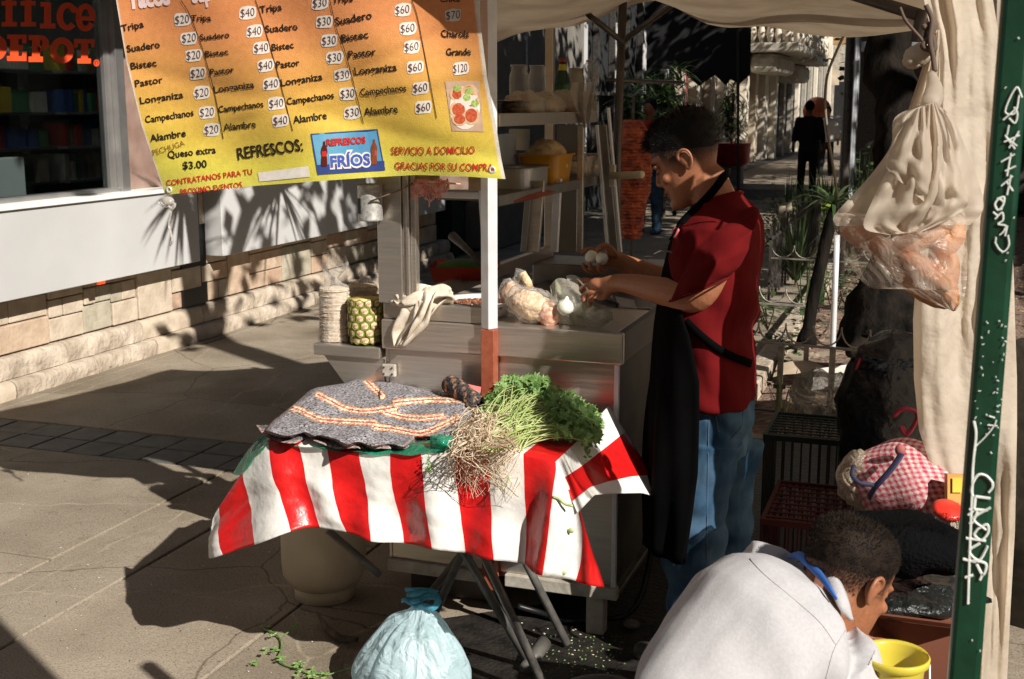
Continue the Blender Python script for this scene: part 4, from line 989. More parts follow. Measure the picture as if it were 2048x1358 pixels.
# green plastic sheet between cloth and blanket
gs = thing('green_plastic_sheet', 'green plastic sheet lying between the blanket and the striped cloth', 'plastic sheet', (-1.4, 3, TZ))
M['gfilm'] = film('green_film', (.01, .30, .17), .75, .2, .5, .3)
up_ = [(465, 948), (500, 895), (540, 868), (600, 880), (700, 880), (800, 885), (880, 880), (895, 895)]; lw_ = [(483, 952), (520, 905), (545, 888), (600, 893), (690, 903), (770, 909), (850, 907), (905, 893)]
A = crv([V((x, y, 0)) for x, y in up_], 8); B = crv([V((x, y, 0)) for x, y in lw_], 8); rows = []
for j in range(9):
    t = j/8; rows.append([W(lerp(a.x, b.x, t), lerp(a.y, b.y, t)+2.2*math.sin(i*.9+t*5)*t, Y=lerp(2.84, 2.768, t)-.004*math.sin(i*.7+j)) for i, (a, b) in enumerate(zip(A, B))])
MB().grid(rows).build('sheet', M['gfilm'], gs, smooth=True)
bp_ = MB(); rows = [[W(lerp(860, 905, i/10), lerp(870, 905, j/8)+2*math.sin(i), Y=2.80-.03*math.sin(i/10*3.1)*math.sin(j/8*3.1)) for i in range(11)] for j in range(9)]
bp_.grid(rows).build('loose_fold', M['gfilm'], gs, smooth=True)
# ================================================================== wool blanket
bk = thing('wool_blanket', 'folded grey woven blanket with orange and cream stripes on the table', 'blanket', (-1.45, 3.05, TZ))
out_ = [(529, 862), (545, 842), (575, 818), (600, 797), (622, 779), (650, 772), (688, 766), (717, 758), (745, 763), (775, 761), (800, 768), (835, 775), (870, 781), (905, 783), (935, 800), (948, 820), (944, 842), (925, 862), (905, 872), (897, 886), (885, 876), (868, 873), (845, 876), (828, 878), (806, 894), (786, 892), (760, 890), (738, 894), (712, 886), (690, 892), (668, 882), (640, 872), (620, 874), (600, 866), (580, 872), (556, 874)]
OP = crv([V((x, y, 0)) for x, y in out_+[out_[0]]], 14)[:-1]
cxp, cyp = 740, 825
Sx = [[(636, 789), (668, 805), (690, 816), (730, 822), (790, 815)], [(576, 815), (600, 820), (640, 838), (700, 843), (750, 845)], [(733, 762), (748, 776), (765, 792)], [(770, 824), (805, 833), (840, 836), (885, 832)], [(748, 853), (790, 858), (840, 866), (880, 852), (915, 835)], [(790, 805), (850, 800), (920, 800)]]
Sx = [crv([V((x, y, 0)) for x, y in s], 10) for s in Sx]
def sd(x, y):
    b = 99; p = V((x, y, 0))
    for s in Sx:
        for a, c in zip(s, s[1:]):
            ab = c-a; t = max(0, min(1, (p-a).dot(ab)/ab.length_squared)); d = (p-a-ab*t); b = min(b, abs(d.y)*.9+abs(d.x)*.25 if 0 else d.length)
    return b
def bh(x, y):
    h = .028+.012*math.exp(-((x-700)/110)**2)*0+.007*ns((x/60, y/25, 0), 1)+.004*ns((x/22, y/10, 4), 1)
    h += .010*math.exp(-((y-(790+ (x-800)*.1))/9)**2)*(x > 760)
    # creases where the layers step
    h += -.010*(1/(1+math.exp(-(x-(792-(y-820)*1.1))/4)))
    h += .016*math.exp(-((x-640)**2/3600+(y-800)**2/500))
    return h
NRg = 90; rows = []; pix = []
for j in range(NRg+1):
    t = j/NRg; row = []
    for p in OP:
        x, y = lerp(cxp, p.x, t), lerp(cyp, p.y, t); e = max(0, (t-.93)/.07)
        h = bh(x, y)*(1-.55*e**2)+.008*math.sin(p.x*.11)*e
        g_ = W(x, y+0, Z=TZ+h+.006); row.append(g_); pix.append((x, y, t))
    rows.append(row)
# turn the edge under
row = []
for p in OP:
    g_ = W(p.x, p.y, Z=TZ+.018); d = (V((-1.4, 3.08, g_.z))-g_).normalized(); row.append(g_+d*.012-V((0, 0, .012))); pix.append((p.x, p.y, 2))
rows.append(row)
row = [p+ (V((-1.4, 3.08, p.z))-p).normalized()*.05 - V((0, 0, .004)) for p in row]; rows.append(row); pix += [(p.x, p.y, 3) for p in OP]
mb = MB().grid(rows, closed=True); me = mb.mesh('blanket_cover', [])
a_ = me.color_attributes.new('Col', 'FLOAT_COLOR', 'POINT'); buf = []
for x, y, t in pix:
    d = sd(x, y) if t < 1.5 else 99
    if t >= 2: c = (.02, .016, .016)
    elif .968 < t <= 1.2 and y > 780: c = (.30, .22, .21)
    elif d+1.2*ns((x*.6, y*.9, 3), 1) < 1.3: c = (.55, .09, .07)
    elif d+1.6*ns((x*.5, y*.7, 5), 1) < 4.8: c = (.76, .62, .45)
    elif d+2.2*ns((x*.6, y*.9, 9), 1) < 6.8: c = (.62, .23, .10)
    else: c = (.25, .24, .255)
    c = [v*(1+.5*ns((x*.5, y*.6, 0), 1)) for v in c] if d > 7 and t < .96 else c
    buf += [*c, 1]
a_.data.foreach_set('color', buf)
wool = vcmat('woven_wool', .95, bump=1.0, bscale=160, nscale=150, namt=1.0, spec=.1)
me.materials.append(wool); me.polygons.foreach_set('use_smooth', [True]*len(me.polygons)); wlink('blanket_cover', me, bk)
# lower layer with its wavy hem
Lo = [(512, 850), (530, 872), (552, 882), (588, 887), (612, 878), (640, 886), (672, 898), (705, 896), (735, 899), (765, 897), (792, 899), (812, 897), (832, 884), (860, 878), (892, 886), (915, 880)]
Hi = [(535, 850), (560, 855), (580, 866), (600, 864), (625, 868), (650, 870), (680, 880), (710, 880), (740, 882), (768, 880), (795, 880), (815, 878), (835, 872), (860, 866), (890, 868), (905, 862)]
A = crv([V((x, y, 0)) for x, y in Hi], 6); B = crv([V((x, y, 0)) for x, y in Lo], 6); rows = []; cc = []
for j in range(7):
    t = j/6; rows.append([W(lerp(a.x, b.x, t), lerp(a.y, b.y, t), Z=TZ+.016-.008*t+.005*math.sin(i*.5)*t) for i, (a, b) in enumerate(zip(A, B))]); cc += [t]*len(A)
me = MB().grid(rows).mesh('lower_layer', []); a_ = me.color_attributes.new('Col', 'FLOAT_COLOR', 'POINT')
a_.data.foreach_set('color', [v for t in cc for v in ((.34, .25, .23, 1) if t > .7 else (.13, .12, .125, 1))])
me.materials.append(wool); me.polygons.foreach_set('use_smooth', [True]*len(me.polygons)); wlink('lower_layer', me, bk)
# rolled cuff: glove like dark knitted tube at the right of the blanket
kt = thing('knitted_roll', 'dark grey knitted roll lying beside the blanket against the cart', 'cloth roll', tuple(W(925, 790, Z=TZ+.02)))
P = crv([W(898, 768, Z=TZ+.055), W(912, 776, Z=TZ+.055), W(930, 790, Z=TZ+.045), W(955, 812, Z=TZ+.03)], 6)
me = MB().tube(P, [.02, .028]+[.030]*(len(P)-4)+[.028, .022], 16).mesh('roll', []); 
setcol(me, lambda c: (.05, .048, .052) if (c.x*37+c.y*19) % 1 > .22 else (.42, .22, .12)); me.materials.append(wool); me.polygons.foreach_set('use_smooth', [True]*len(me.polygons)); wlink('roll', me, kt)
MB().tube([W(880, 790, Z=TZ+.03), W(868, 786, Z=TZ+.028)], .004).build('thread_end', M['iron'], kt)
pk = thing('candy_wrapper', 'small red and silver wrapper behind the coriander roots', 'wrapper', tuple(W(950, 785, Z=TZ)))
MB().add([W(935, 768, Y=3.33), W(962, 774, Y=3.35), W(960, 795, Y=3.33), W(936, 792, Y=3.31)], [(0, 1, 2, 3)]).build('red_half', M['red'], pk)
MB().add([W(937, 779, Y=3.322), W(961, 784, Y=3.33), W(960, 797, Y=3.315), W(936, 793, Y=3.305)], [(0, 1, 2, 3)]).build('silver_half', M['alu'], pk)
# ================================================================== coriander bunch with roots
co = thing('coriander_bunch', 'big bunch of fresh coriander with pale tangled roots hanging over the table edge', 'coriander', (-1.05, 3.0, TZ))
M['cleaf'] = mat('coriander_leaf', (.11, .23, .05), .5, c2=(.30, .46, .15), scale=30, transl=.3)
M['cstem'] = mat('coriander_stem', (.34, .46, .12), .5, c2=(.55, .62, .28), scale=18, transl=.2)
M['croot'] = mat('root_fibre', (.82, .66, .45), .8, c2=(.92, .82, .66), scale=40, transl=.3)
rs = random.Random(21)
def bez(a, b, c, n): return [a*((1-t)**2)+b*(2*t*(1-t))+c*(t*t) for t in [i/n for i in range(n+1)]]
sm_ = MB(); lv = MB()
def cleaf(mb, p, s):
    nrm = V((rs.uniform(-.6, .8), rs.uniform(-1, .1), rs.uniform(.2, 1))).normalized(); x, y = frame(nrm); a = rs.uniform(0, 6.28); u = x*math.cos(a)+y*math.sin(a); v = nrm.cross(u)
    pts = []; 
    for k, (r_, an) in enumerate([(1, 0), (.55, .35), (.95, .75), (.5, 1.15), (.75, 1.7), (.2, 3.14), (.75, -1.7), (.5, -1.15), (.95, -.75), (.55, -.35)]):
        pts.append(p+(u*math.cos(an)+v*math.sin(an))*s*r_+nrm*s*(.10*(k % 2)-.05))
    n0 = len(mb.v); mb.v.append(tuple(p)); mb.v += [tuple(q) for q in pts]
    for k in range(10): mb.f.append((n0, n0+1+k, n0+1+(k+1) % 10)); mb.mi.append(0)
for i in range(230):
    t = rs.random()
    a = W(lerp(955, 1045, rs.random()), lerp(815, 905, rs.random()), Z=TZ+rs.uniform(.01, .06))
    ex, ey = lerp(1010, 1195, t), 0
    ey = lerp(lerp(752, 815, t), lerp(850, 890, t), rs.random()**.8)
    h = .10*math.exp(-((ex-1080)/90)**2)*(1-(ey-750)/160)+.03
    c = W(ex, ey, Z=TZ+h)
    b = (a+c)*.5+V((rs.uniform(-.02, .02), rs.uniform(-.02, .02), rs.uniform(.02, .07)))
    sm_.tube(bez(a, b, c, 6), [.0022, .002, .0018, .0015, .0013, .0011, .0009], 4, cap=False)
st_ = sm_.build('stems', M['cstem'], co, smooth=True); st_['kind'] = 'stuff'
for i in range(1250):
    t = rs.random(); ex = lerp(965, 1200, t**.85)
    u_ = rs.random()
    top = lerp(800, 750, min(1, (ex-965)/50)) if ex < 1015 else (lerp(748, 752, (ex-1015)/75) if ex < 1090 else lerp(752, 822, (ex-1090)/110))
    botm = lerp(838, 800, min(1, (ex-965)/60)) if ex < 1030 else (lerp(812, 848, (ex-1030)/70) if ex < 1100 else lerp(868, 880, (ex-1100)/100))
    ey = lerp(top, botm, u_)
    dpt = .13*math.sin(math.pi*min(1, max(0, (ex-960)/245)))**.6*(1-u_*.75)+.02
    cleaf(lv, W(ex, ey+4, Z=TZ+dpt*.85+rs.uniform(-.015, .015)), rs.uniform(.011, .023))
for (x0, y0, x1, y1, Yy) in ((1168, 870, 1176, 925, 2.95), (1158, 860, 1190, 895, 3.0), (1180, 850, 1196, 875, 3.05), (858, 900, 855, 940, 2.755)):
    for k in range(26): t = rs.random(); cleaf(lv, W(lerp(x0, x1, t)+rs.uniform(-7, 7)*(Yy > 2.8 or t > .7), lerp(y0, y1, t)+rs.uniform(-3, 3), Y=Yy+rs.uniform(-.01, .01)), rs.uniform(.006, .010) if Yy > 2.8 else .006*(.3+t))
lo_ = lv.build('leaves', M['cleaf'], co); lo_['kind'] = 'stuff'
rt_ = MB()
for i in range(300):
    a = W(rs.uniform(945, 1040), rs.uniform(815, 900), Z=TZ+rs.uniform(.03, .095))
    hang = rs.random() < .62
    ang = rs.uniform(0, 1)
    if hang:
        e = W(rs.uniform(890, 1040), rs.uniform(905, 965) if rs.random() < .55 else rs.uniform(950, 1000), Y=rs.uniform(2.72, 2.765)); m1 = W(rs.uniform(900, 1040), rs.uniform(865, 905), Z=TZ+rs.uniform(.02, .06))
        P = crv([a, m1, (m1+e)*.5+V((rs.uniform(-.03, .03), -.015, 0)), e], 6)
    else:
        e = W(rs.uniform(890, 985), rs.uniform(822, 915), Z=TZ+rs.uniform(.005, .04)); m1 = (a+e)*.5+V((rs.uniform(-.012, .012), rs.uniform(-.012, .012), rs.uniform(0, .035)))
        P = crv([a, m1, e, e+V((rs.uniform(-.035, -.005), rs.uniform(-.03, .0), -.008))], 6)
    P = [p+V((ns((p.x*60, i, 0), 1), ns((p.y*60, i, 3), 1), ns((p.z*60, i, 6), 1)))*.007 for p in P]
    r0 = rs.uniform(.0008, .0017); rt_.tube(P, [r0*(1-.75*k/len(P)) for k in range(len(P))], 4, cap=False)
rr = rt_.build('roots', M['croot'], co, smooth=True); rr['kind'] = 'stuff'
# bits of stem stuck on the cloth
for pts, nm in (([(1106, 994), (1118, 998), (1130, 1008), (1146, 1012)], 0), ([(1000, 978), (1008, 972), (1016, 960), (1017, 952)], 1)):
    o = MB().tube(crv([W(x, y, Y=2.72) for x, y in pts], 4), .0035 if not nm else .002, 6).build('stem_scrap', M['cstem'], None, smooth=True); tag(o, ['pale green stem scrap on the white corner stripe of the cloth', 'thin curled stem scrap on the front of the striped cloth'][nm], 'stem scrap')
for (x, y, l) in ((1142, 1061, 'upper'), (1126, 1145, 'lower')):
    o = MB().ell(W(x, y, Y=2.735), (.008, .004, .007), 8).build('leaf_scrap', M['cstem'], None, smooth=True); tag(o, l+' small green scrap stuck to the white corner of the cloth', 'leaf scrap')
# ================================================================== things on the cart
M['towel'] = mat('cream_towel', (.66, .56, .44), .95, c2=(.78, .70, .58), scale=60, bump=.8, bscale=300, bdist=.002, transl=.15)
tw = thing('cream_towel', 'crumpled cream cloth hanging over the front edge of the cart', 'towel', (-1.53, 3.4, .95))
def sheet(pathL, pathR, nm, m, par, n=16, amp=.006, fr=6):
    A = crv(pathL, 7); B = crv(pathR, 7); rows = []
    for j, (a, b) in enumerate(zip(A, B)):
        nrm = (b-a).cross(A[min(j+1, len(A)-1)]-A[max(j-1, 0)]).normalized()
        rows.append([a.lerp(b, i/n)+nrm*(amp*math.sin(i/n*fr*3.14+j*.22)+amp*.8*ns((i*.3, j*.2, 1), 1)) for i in range(n+1)])
    o = MB().grid(rows).build(nm, m, par, smooth=True); s = o.modifiers.new('t', 'SOLIDIFY'); s.thickness = .004; return o
wy = lambda x, y, Y: W(x, y, Y=Y)
sheet([wy(775, 600, 3.43), wy(800, 592, 3.40), wy(795, 630, 3.385), wy(786, 660, 3.385), wy(790, 693, 3.38)], [wy(862, 582, 3.46), wy(850, 595, 3.39), wy(852, 640, 3.375), wy(838, 668, 3.375), wy(802, 695, 3.375)], 'hanging_corner', M['towel'], tw, amp=.009, fr=4)
sheet([wy(776, 606, 3.40), wy(800, 583, 3.43), wy(840, 572, 3.45), wy(880, 570, 3.47), wy(905, 588, 3.45)], [wy(792, 608, 3.385), wy(830, 625, 3.385), wy(856, 635, 3.38), wy(885, 610, 3.40), wy(908, 604, 3.42)], 'crumpled_top', M['towel'], tw, amp=.012, fr=5)
sheet([wy(790, 592, 3.40), wy(815, 578, 3.42), wy(850, 570, 3.44), wy(885, 569, 3.45), wy(900, 580, 3.44)], [wy(808, 612, 3.375), wy(835, 604, 3.375), wy(860, 600, 3.38), wy(890, 598, 3.39), wy(908, 602, 3.41)], 'fold', M['towel'], tw, amp=.010, fr=3)
sheet([wy(830, 585, 3.41), wy(846, 600, 3.375), wy(838, 630, 3.365), wy(824, 655, 3.36), wy(806, 690, 3.365)], [wy(880, 575, 3.43), wy(868, 604, 3.375), wy(858, 640, 3.365), wy(842, 662, 3.36), wy(808, 694, 3.365)], 'fold', M['towel'], tw, amp=.008, fr=3)
sheet([wy(838, 600, 3.38), wy(832, 630, 3.375), wy(822, 662, 3.375), wy(800, 692, 3.375)], [wy(856, 604, 3.38), wy(856, 640, 3.37), wy(838, 668, 3.365), wy(806, 692, 3.37)], 'inner_fold', M['towel'], tw, n=8, amp=.004, fr=2)
# pineapple
pi_ = thing('pineapple', 'topless pineapple with netted green and pale eyes on the side table of the cart', 'pineapple', (-1.695, 3.44, .858))
pc = W(731, 676, Y=3.45); pc = V((pc.x, 3.45, .859)); M['pine'] = mat('pineapple_skin', (.10, .10, .015), .6, c2=(.22, .20, .04), scale=60, bump=.6)
prof = [(.0, 0), (.030, .001), (.044, .012), (.051, .035), (.0535, .07), (.052, .105), (.050, .138), (.047, .139), (0, .141)]
MB().lathe(prof, pc, 28).build('skin', M['pine'], pi_, smooth=True)
M['eye'] = mat('pineapple_eye', (.42, .24, .12), .7, c2=(.80, .60, .42), scale=90, bump=.5); M['eyer'] = mat('eye_rim_green', (.17, .24, .02), .6, c2=(.30, .34, .05), scale=70)
def prad(z):
    for a, b in zip(prof[1:-2], prof[2:-1]):
        if z <= b[1]: return lerp(a[0], b[0], (z-a[1])/(b[1]-a[1]+1e-9))
    return .05
em = MB(); eg = MB(); dots = MB()
eye0 = None
for j in range(6):
    z = .018+j*.0232
    for k in range(11):
        a = 2*math.pi*(k+.5*(j % 2))/11; r_ = prad(z)
        c = pc+V((math.cos(a)*r_, math.sin(a)*r_, z)); nrm = V((math.cos(a), math.sin(a), 0))
        for nm, mt, (rr_, of) in (('eye', M['eye'], (.0128, 0)),):
            x, y = frame(nrm); Mx = Matrix((x, y, nrm)).transposed()
            mb = MB().ell((0, 0, 0), (rr_, rr_*.9, .0030), 8)
            if eye0 is None: eye0 = mb.mesh('eye', mt, True)
            o = bpy.data.objects.new('eye', eye0); COL.objects.link(o); o.parent = pi_; o.matrix_parent_inverse = WM[pi_.name].inverted()
            o.matrix_world = Matrix.Translation(c) @ Mx.to_4x4()
            o.location = c; o.rotation_euler = Mx.to_euler()
        eg.tube([c+(x*math.cos(t)+y*math.sin(t))*.0136+nrm*.0008 for t in [2*math.pi*q/6+.5236 for q in range(7)]], .0016, 4, cap=False)
        dots.ell(c+nrm*.006, .0013, 6)
eg.build('green_net', M['eyer'], pi_, smooth=True)['kind'] = 'stuff'; dots.build('eye_points', M['iron'], pi_)['kind'] = 'stuff'
# cut rind standing behind it
MB().lathe([(.0475, 0), (.048, .006), (0, .0065)], pc+V((0, 0, .1395)), 28).build('cut_face', mat('pineapple_flesh', (.62, .47, .12), .5, c2=(.75, .6, .25), scale=40), pi_, smooth=True)
yb = thing('yellow_pack', 'yellow wrapped pack standing behind the pineapple', 'pack', (-1.66, 3.56, .858))
MB().box((-1.705, 3.52, .859), (-1.632, 3.60, 1.005)).build('pack_body', mat('mustard_pack', (.30, .24, .01), .5, var=.2), yb, bevel=.01)
# bags of tortillas
M['clear'] = film('clear_film', (.85, .82, .78), .10, .15, .8, .3, 34, .02); M['tort'] = mat('tortilla', (.56, .44, .31), .85, c2=(.72, .62, .50), scale=70, bump=.3)
def tortillas(cx_, cy_, z0, r, n, lab, top=True):
    t = thing('tortilla_bag', lab, 'bag of tortillas', (cx_, cy_, z0)); k = 0
    for i in range(n):
        z = z0+.004+i*.0042*1.0; o = MB().lathe([(0, 0), (r, .0003), (r*1.01, .0018), (r, .0034), (0, .0037)], (cx_+rs.uniform(-.003, .003), cy_+rs.uniform(-.003, .003), z), 20).build('tortilla', M['tort'], t)
    H = z0+.004+n*.0042
    pr = [(r*1.12, 0), (r*1.07, .02), (r*1.04, (H-z0)*.5), (r*1.06, H-z0-.01), (r*.98, H-z0+.004), (r*.5, H-z0+.014), (.012, H-z0+.026), (.014, H-z0+.032)]
    if top: pr += [(r*.55, H-z0+.05), (r*.85, H-z0+.07), (r*.7, H-z0+.095)]
    mb = MB(); N_ = 40
    for rr_, zz_ in pr:
        for q in range(N_):
            a = 2*math.pi*q/N_; rad = rr_*(1+.06*math.sin(a*7+zz_*60)+.05*ns((math.cos(a)*2, math.sin(a)*2, zz_*20), 1)+(.25*math.sin(a*3+1) if zz_ > H-z0+.04 else 0))
            mb.v.append((cx_+rad*math.cos(a), cy_+rad*math.sin(a)*(.8 if zz_ > H-z0+.04 else 1), z0+zz_+(.012*math.sin(a*4) if zz_ > H-z0+.04 else 0)))
    for i in range(len(pr)-1):
        for q in range(N_): a = i*N_+q; b = i*N_+(q+1) % N_; mb.f.append((a, b, b+N_, a+N_)); mb.mi.append(0)
    mb.build('clear_bag', M['clear'], t, smooth=True)
    return t
tortillas(-1.815, 3.47, .858, .048, 40, 'clear knotted bag of tall stacked tortillas on the side table, left of the pineapple')
tortillas(-1.775, 3.60, .858, .05, 38, 'second stack of tortillas in film just behind the pineapple', False)
# meat pan
pn = thing('meat_pan', 'shallow steel pan of chopped browned meat beside the cream towel', 'pan', (-1.36, 3.56, .95))
c = V((-1.36, 3.58, .952)); MB().lathe([(0, .004), (.09, .004), (.112, .045), (.122, .05), (.12, .046), (.108, .043), (.088, .0), (0, 0)], c, 36).build('bowl', M['alum'], pn, smooth=True)
M['meat'] = mat('browned_meat', (.13, .035, .012), .5, c2=(.36, .15, .07), scale=40)
mm = MB()
for i in range(330):
    a = rs.uniform(0, 6.28); r_ = .104*rs.random()**.5; s = rs.uniform(.004, .009)
    mm.ell(c+V((r_*math.cos(a), r_*math.sin(a), .030+rs.uniform(0, .016)*(1-r_/.12))), (s, s*rs.uniform(.6, 1), s*.7), 6)
mm.build('chopped_meat', M['meat'], pn)['kind'] = 'stuff'
# red basket with green rim contents beyond the cart
rb = thing('red_basket', 'red plastic tub lined with green on the far left of the cart', 'basket', tuple(W(910, 575, Y=4.1)))
r0 = [W(868, 565, Y=4.0), W(985, 560, Y=4.0), W(985, 560, Y=4.35), W(868, 540, Y=4.35)]; r1 = [W(858, 535, Y=3.95), W(1000, 535, Y=3.95), W(1000, 520, Y=4.4), W(872, 518, Y=4.4)]
MB().add(r0+r1, [(0, 1, 2, 3), (0, 1, 5, 4), (1, 2, 6, 5), (2, 3, 7, 6), (3, 0, 4, 7)]).build('tub', mat('basket_red', (.30, .022, .01), .5), rb)
MB().lathe([(0, .03), (.05, .028), (.09, .012), (.1, 0)], W(925, 535, Y=4.15), 20, cap=False).build('green_cloth', mat('basket_green', (.025, .10, .01), .6, var=.4), rb, smooth=True)
sp = tag(MB().tube([W(905, 472, Y=4.2), W(935, 500, Y=4.1), W(982, 545, Y=3.95)], [.018, .012, .012], 10).build('ladle', M['iron'], None, smooth=True), 'black ladle handle leaning over the red tub', 'ladle')
# bags and onions on the right part of the counter
M['food'] = mat('shredded_food', (.58, .36, .18), .8, c2=(.80, .62, .42), scale=55, bump=1, bscale=60, bdist=.01)
def blob(name, c, r, m, par, s=8, amp=.2, n=26, M_=None, seed=0, world=True):
    mb = MB().ell((0, 0, 0), r, n, M=M_); mb.v = [tuple(V(p)*(1+amp*ns(V(p)*s/max(r), 1, seed+1))+V(c)) for p in mb.v]
    return mb.build(name, m, par, smooth=True)
b1 = thing('pork_rind_bag', 'clear bag of golden brown chicharron lying on the counter right of the white post', 'bag', tuple(W(1060, 645, Y=3.52)))
RX = Matrix.Rotation(R(15), 3, 'Y')
blob('contents', W(1066, 613, Y=3.50), (.078, .05, .042), M['food'], b1, 5, .25, M_=RX, seed=1); blob('contents', W(1098, 628, Y=3.48), (.034, .03, .038), mat('meaty_food', (.55, .20, .12), .7, c2=(.82, .58, .44), scale=70, bump=.6), b1, 4, .2, seed=2)
blob('film_wrap', W(1066, 611, Y=3.50), (.088, .058, .052), M['clear'], b1, 4, .25, M_=RX, seed=3)
b1b = thing('tied_food_bag', 'tied clear bag of browned pieces right behind the white post', 'bag', tuple(W(1030, 600, Y=3.6)))
blob('contents', W(1022, 592, Y=3.6), (.034, .03, .042), mat('toasted_food', (.42, .20, .09), .7, c2=(.75, .55, .36), scale=50, bump=.8), b1b, 5, .3, seed=4); blob('film_wrap', W(1022, 590, Y=3.6), (.042, .036, .052), M['clear'], b1b, 5, .3, seed=5)
MB().tube([W(1030, 570, Y=3.6), W(1036, 556, Y=3.6), W(1042, 540, Y=3.6)], [.008, .012, .018], 10).build('bag_neck', M['clear'], b1b, smooth=True)
MB().tube([W(1044, 545, Y=3.6), W(1055, 565, Y=3.6), W(1062, 580, Y=3.6)], [.012, .014, .01], 10).build('bag_tail', M['food'], b1b, smooth=True)
b2_ = thing('onion_bag', 'thin plastic bag of white onions at the right corner of the counter', 'bag', tuple(W(1170, 640, Y=3.5)))
M['onion'] = mat('onion_skin', (.66, .68, .56), .35, c2=(.82, .83, .74), scale=20, stretch=(6, 6, 1)); M['onionl'] = mat('onion_green', (.14, .24, .06), .5, c2=(.36, .44, .2), scale=20)
for (x, y, Yv, s) in ((1131, 614, 3.46, .026), (1185, 628, 3.50, .022), (1212, 632, 3.5, .021), (1160, 620, 3.52, .022)):
    c = W(x, y, Y=Yv); MB().lathe([(0, -s), (s*.5, -s*.88), (s*.95, -s*.3), (s, .1*s), (s*.8, .6*s), (s*.3, .95*s), (s*.12, 1.3*s), (0, 1.35*s)], c, 18, axis=(.2, -.2, 1)).build('onion', M['onion'], b2_, smooth=True)
for (x0, y0, x1, y1) in ((1150, 630, 1175, 640), (1120, 590, 1112, 565), (1170, 606, 1200, 618)): MB().tube([W(x0, y0, Y=3.5), W((x0+x1)/2, (y0+y1)/2-3, Y=3.52), W(x1, y1, Y=3.54)], [.006, .008, .004], 7).build('green_stalk', M['onionl'], b2_, smooth=True)
M['milky'] = film('milky_film', (.60, .57, .48), .38, .3, .6, .4, 26, .02)
rows = []
TB = [V((x, y, 0)) for x, y in ((1100, 572), (1118, 556), (1150, 566), (1190, 592), (1226, 606))]; BB = [V((x, y, 0)) for x, y in ((1110, 640), (1130, 652), (1160, 655), (1195, 657), (1226, 640))]
A = crv(TB, 6); B = crv(BB, 6)
for j in range(19):
    t = j/18; rows.append([W(lerp(a.x, b.x, t), lerp(a.y, b.y, t), Y=3.50-.045*math.sin(t*3.14)+.012*ns((i*.4, j*.3, 0), 1)) for i, (a, b) in enumerate(zip(A, B))])
MB().grid(rows).build('film_wrap', M['milky'], b2_, smooth=True)
pg_ = tag(MB().grid([[W(lerp(1132, 1215, i/10)+j*3, lerp(552, 560, i/10)+j*9-4*math.sin(i), Y=3.6-.01*j) for i in range(11)] for j in range(5)]).build('paper_sheet', mat('grey_paper', (.5, .49, .46), .8), None, smooth=True), 'crumpled white paper sheet behind the onion bag', 'paper')
pg2 = tag(MB().grid([[W(lerp(1230, 1268, i/6)+j*2, lerp(592, 600, i/6)+j*6, Y=3.62-.01*j) for i in range(7)] for j in range(4)]).build('paper_sheet', mat('grey_paper', (.5, .49, .46), .8), None, smooth=True), 'small white paper under the forearm of the vendor', 'paper')
# tin with a skewer, pink cloth
tn = thing('tin_can', 'old galvanised tin hung on the left post of the cart', 'tin', tuple(W(741, 440, Y=3.36)))
tp_ = W(741, 368, Y=3.36); bt_ = W(741, 441, Y=3.36)
MB().lathe([(.0365, 0), (.038, .002), (.0375, .006), (.0375, tp_.z-bt_.z-.006), (.039, tp_.z-bt_.z), (.036, tp_.z-bt_.z), (.0355, .008), (0, .008)], bt_, 30).build('body', mat('galvanised_tin', (.36, .35, .33), .5, metal=.6, c2=(.62, .61, .58), scale=90, spec=.5), tn, smooth=True)
me = MB(); cc_ = V((bt_.x, bt_.y, 0))
rows = [[V((bt_.x+.0385*math.cos(a), bt_.y+.0385*math.sin(a), z)) for a in [R(200+i*6) for i in range(9)]] for z in (bt_.z+.022, bt_.z+.068)]
me.grid(rows).build('dark_label', M['darkg'], tn, smooth=True)
MB().tube([W(740, 403, Y=3.32), W(800, 380, Y=3.34), W(832, 363, Y=3.38)], .0028, 6).build('skewer', mat('skewer_wood', (.22, .15, .10), .7), tn, smooth=True)
pkc = thing('pink_cloth', 'frayed pink scouring cloth tied to the wooden bar', 'cloth', tuple(W(860, 375, Y=3.36)))
M['pink'] = mat('pink_fibre', (.72, .22, .20), .95, c2=(.86, .55, .48), scale=60)
pf = MB()
for i in range(230):
    x = rs.uniform(826, 896); y0 = rs.uniform(357, 375); L_ = rs.uniform(8, 26)*(1 if x < 880 else .5); P = [W(x, y0, Y=rs.uniform(3.37, 3.39)), W(x+rs.uniform(-6, 6), y0+L_*.6, Y=3.365), W(x+rs.uniform(-9, 9), min(400, y0+L_), Y=3.37)]
    pf.tube(crv(P, 3), .0016, 4, cap=False)
for x in (850, 856, 862, 866): pf.tube(crv([W(x, 385, Y=3.36), W(x+3, 395, Y=3.36), W(859, 405, Y=3.36), W(858, 414, Y=3.36)], 4), .0018, 4)
pf.tube([W(836, 362, Y=3.37), W(890, 366, Y=3.37), W(921, 368, Y=3.375)], [.006, .004, .002], 6)
pf.build('fibres', M['pink'], pkc, smooth=True)['kind'] = 'stuff'
blob('folded_middle', W(872, 377, Y=3.375), (.03, .008, .018), M['pink'], pkc, 4, .3)
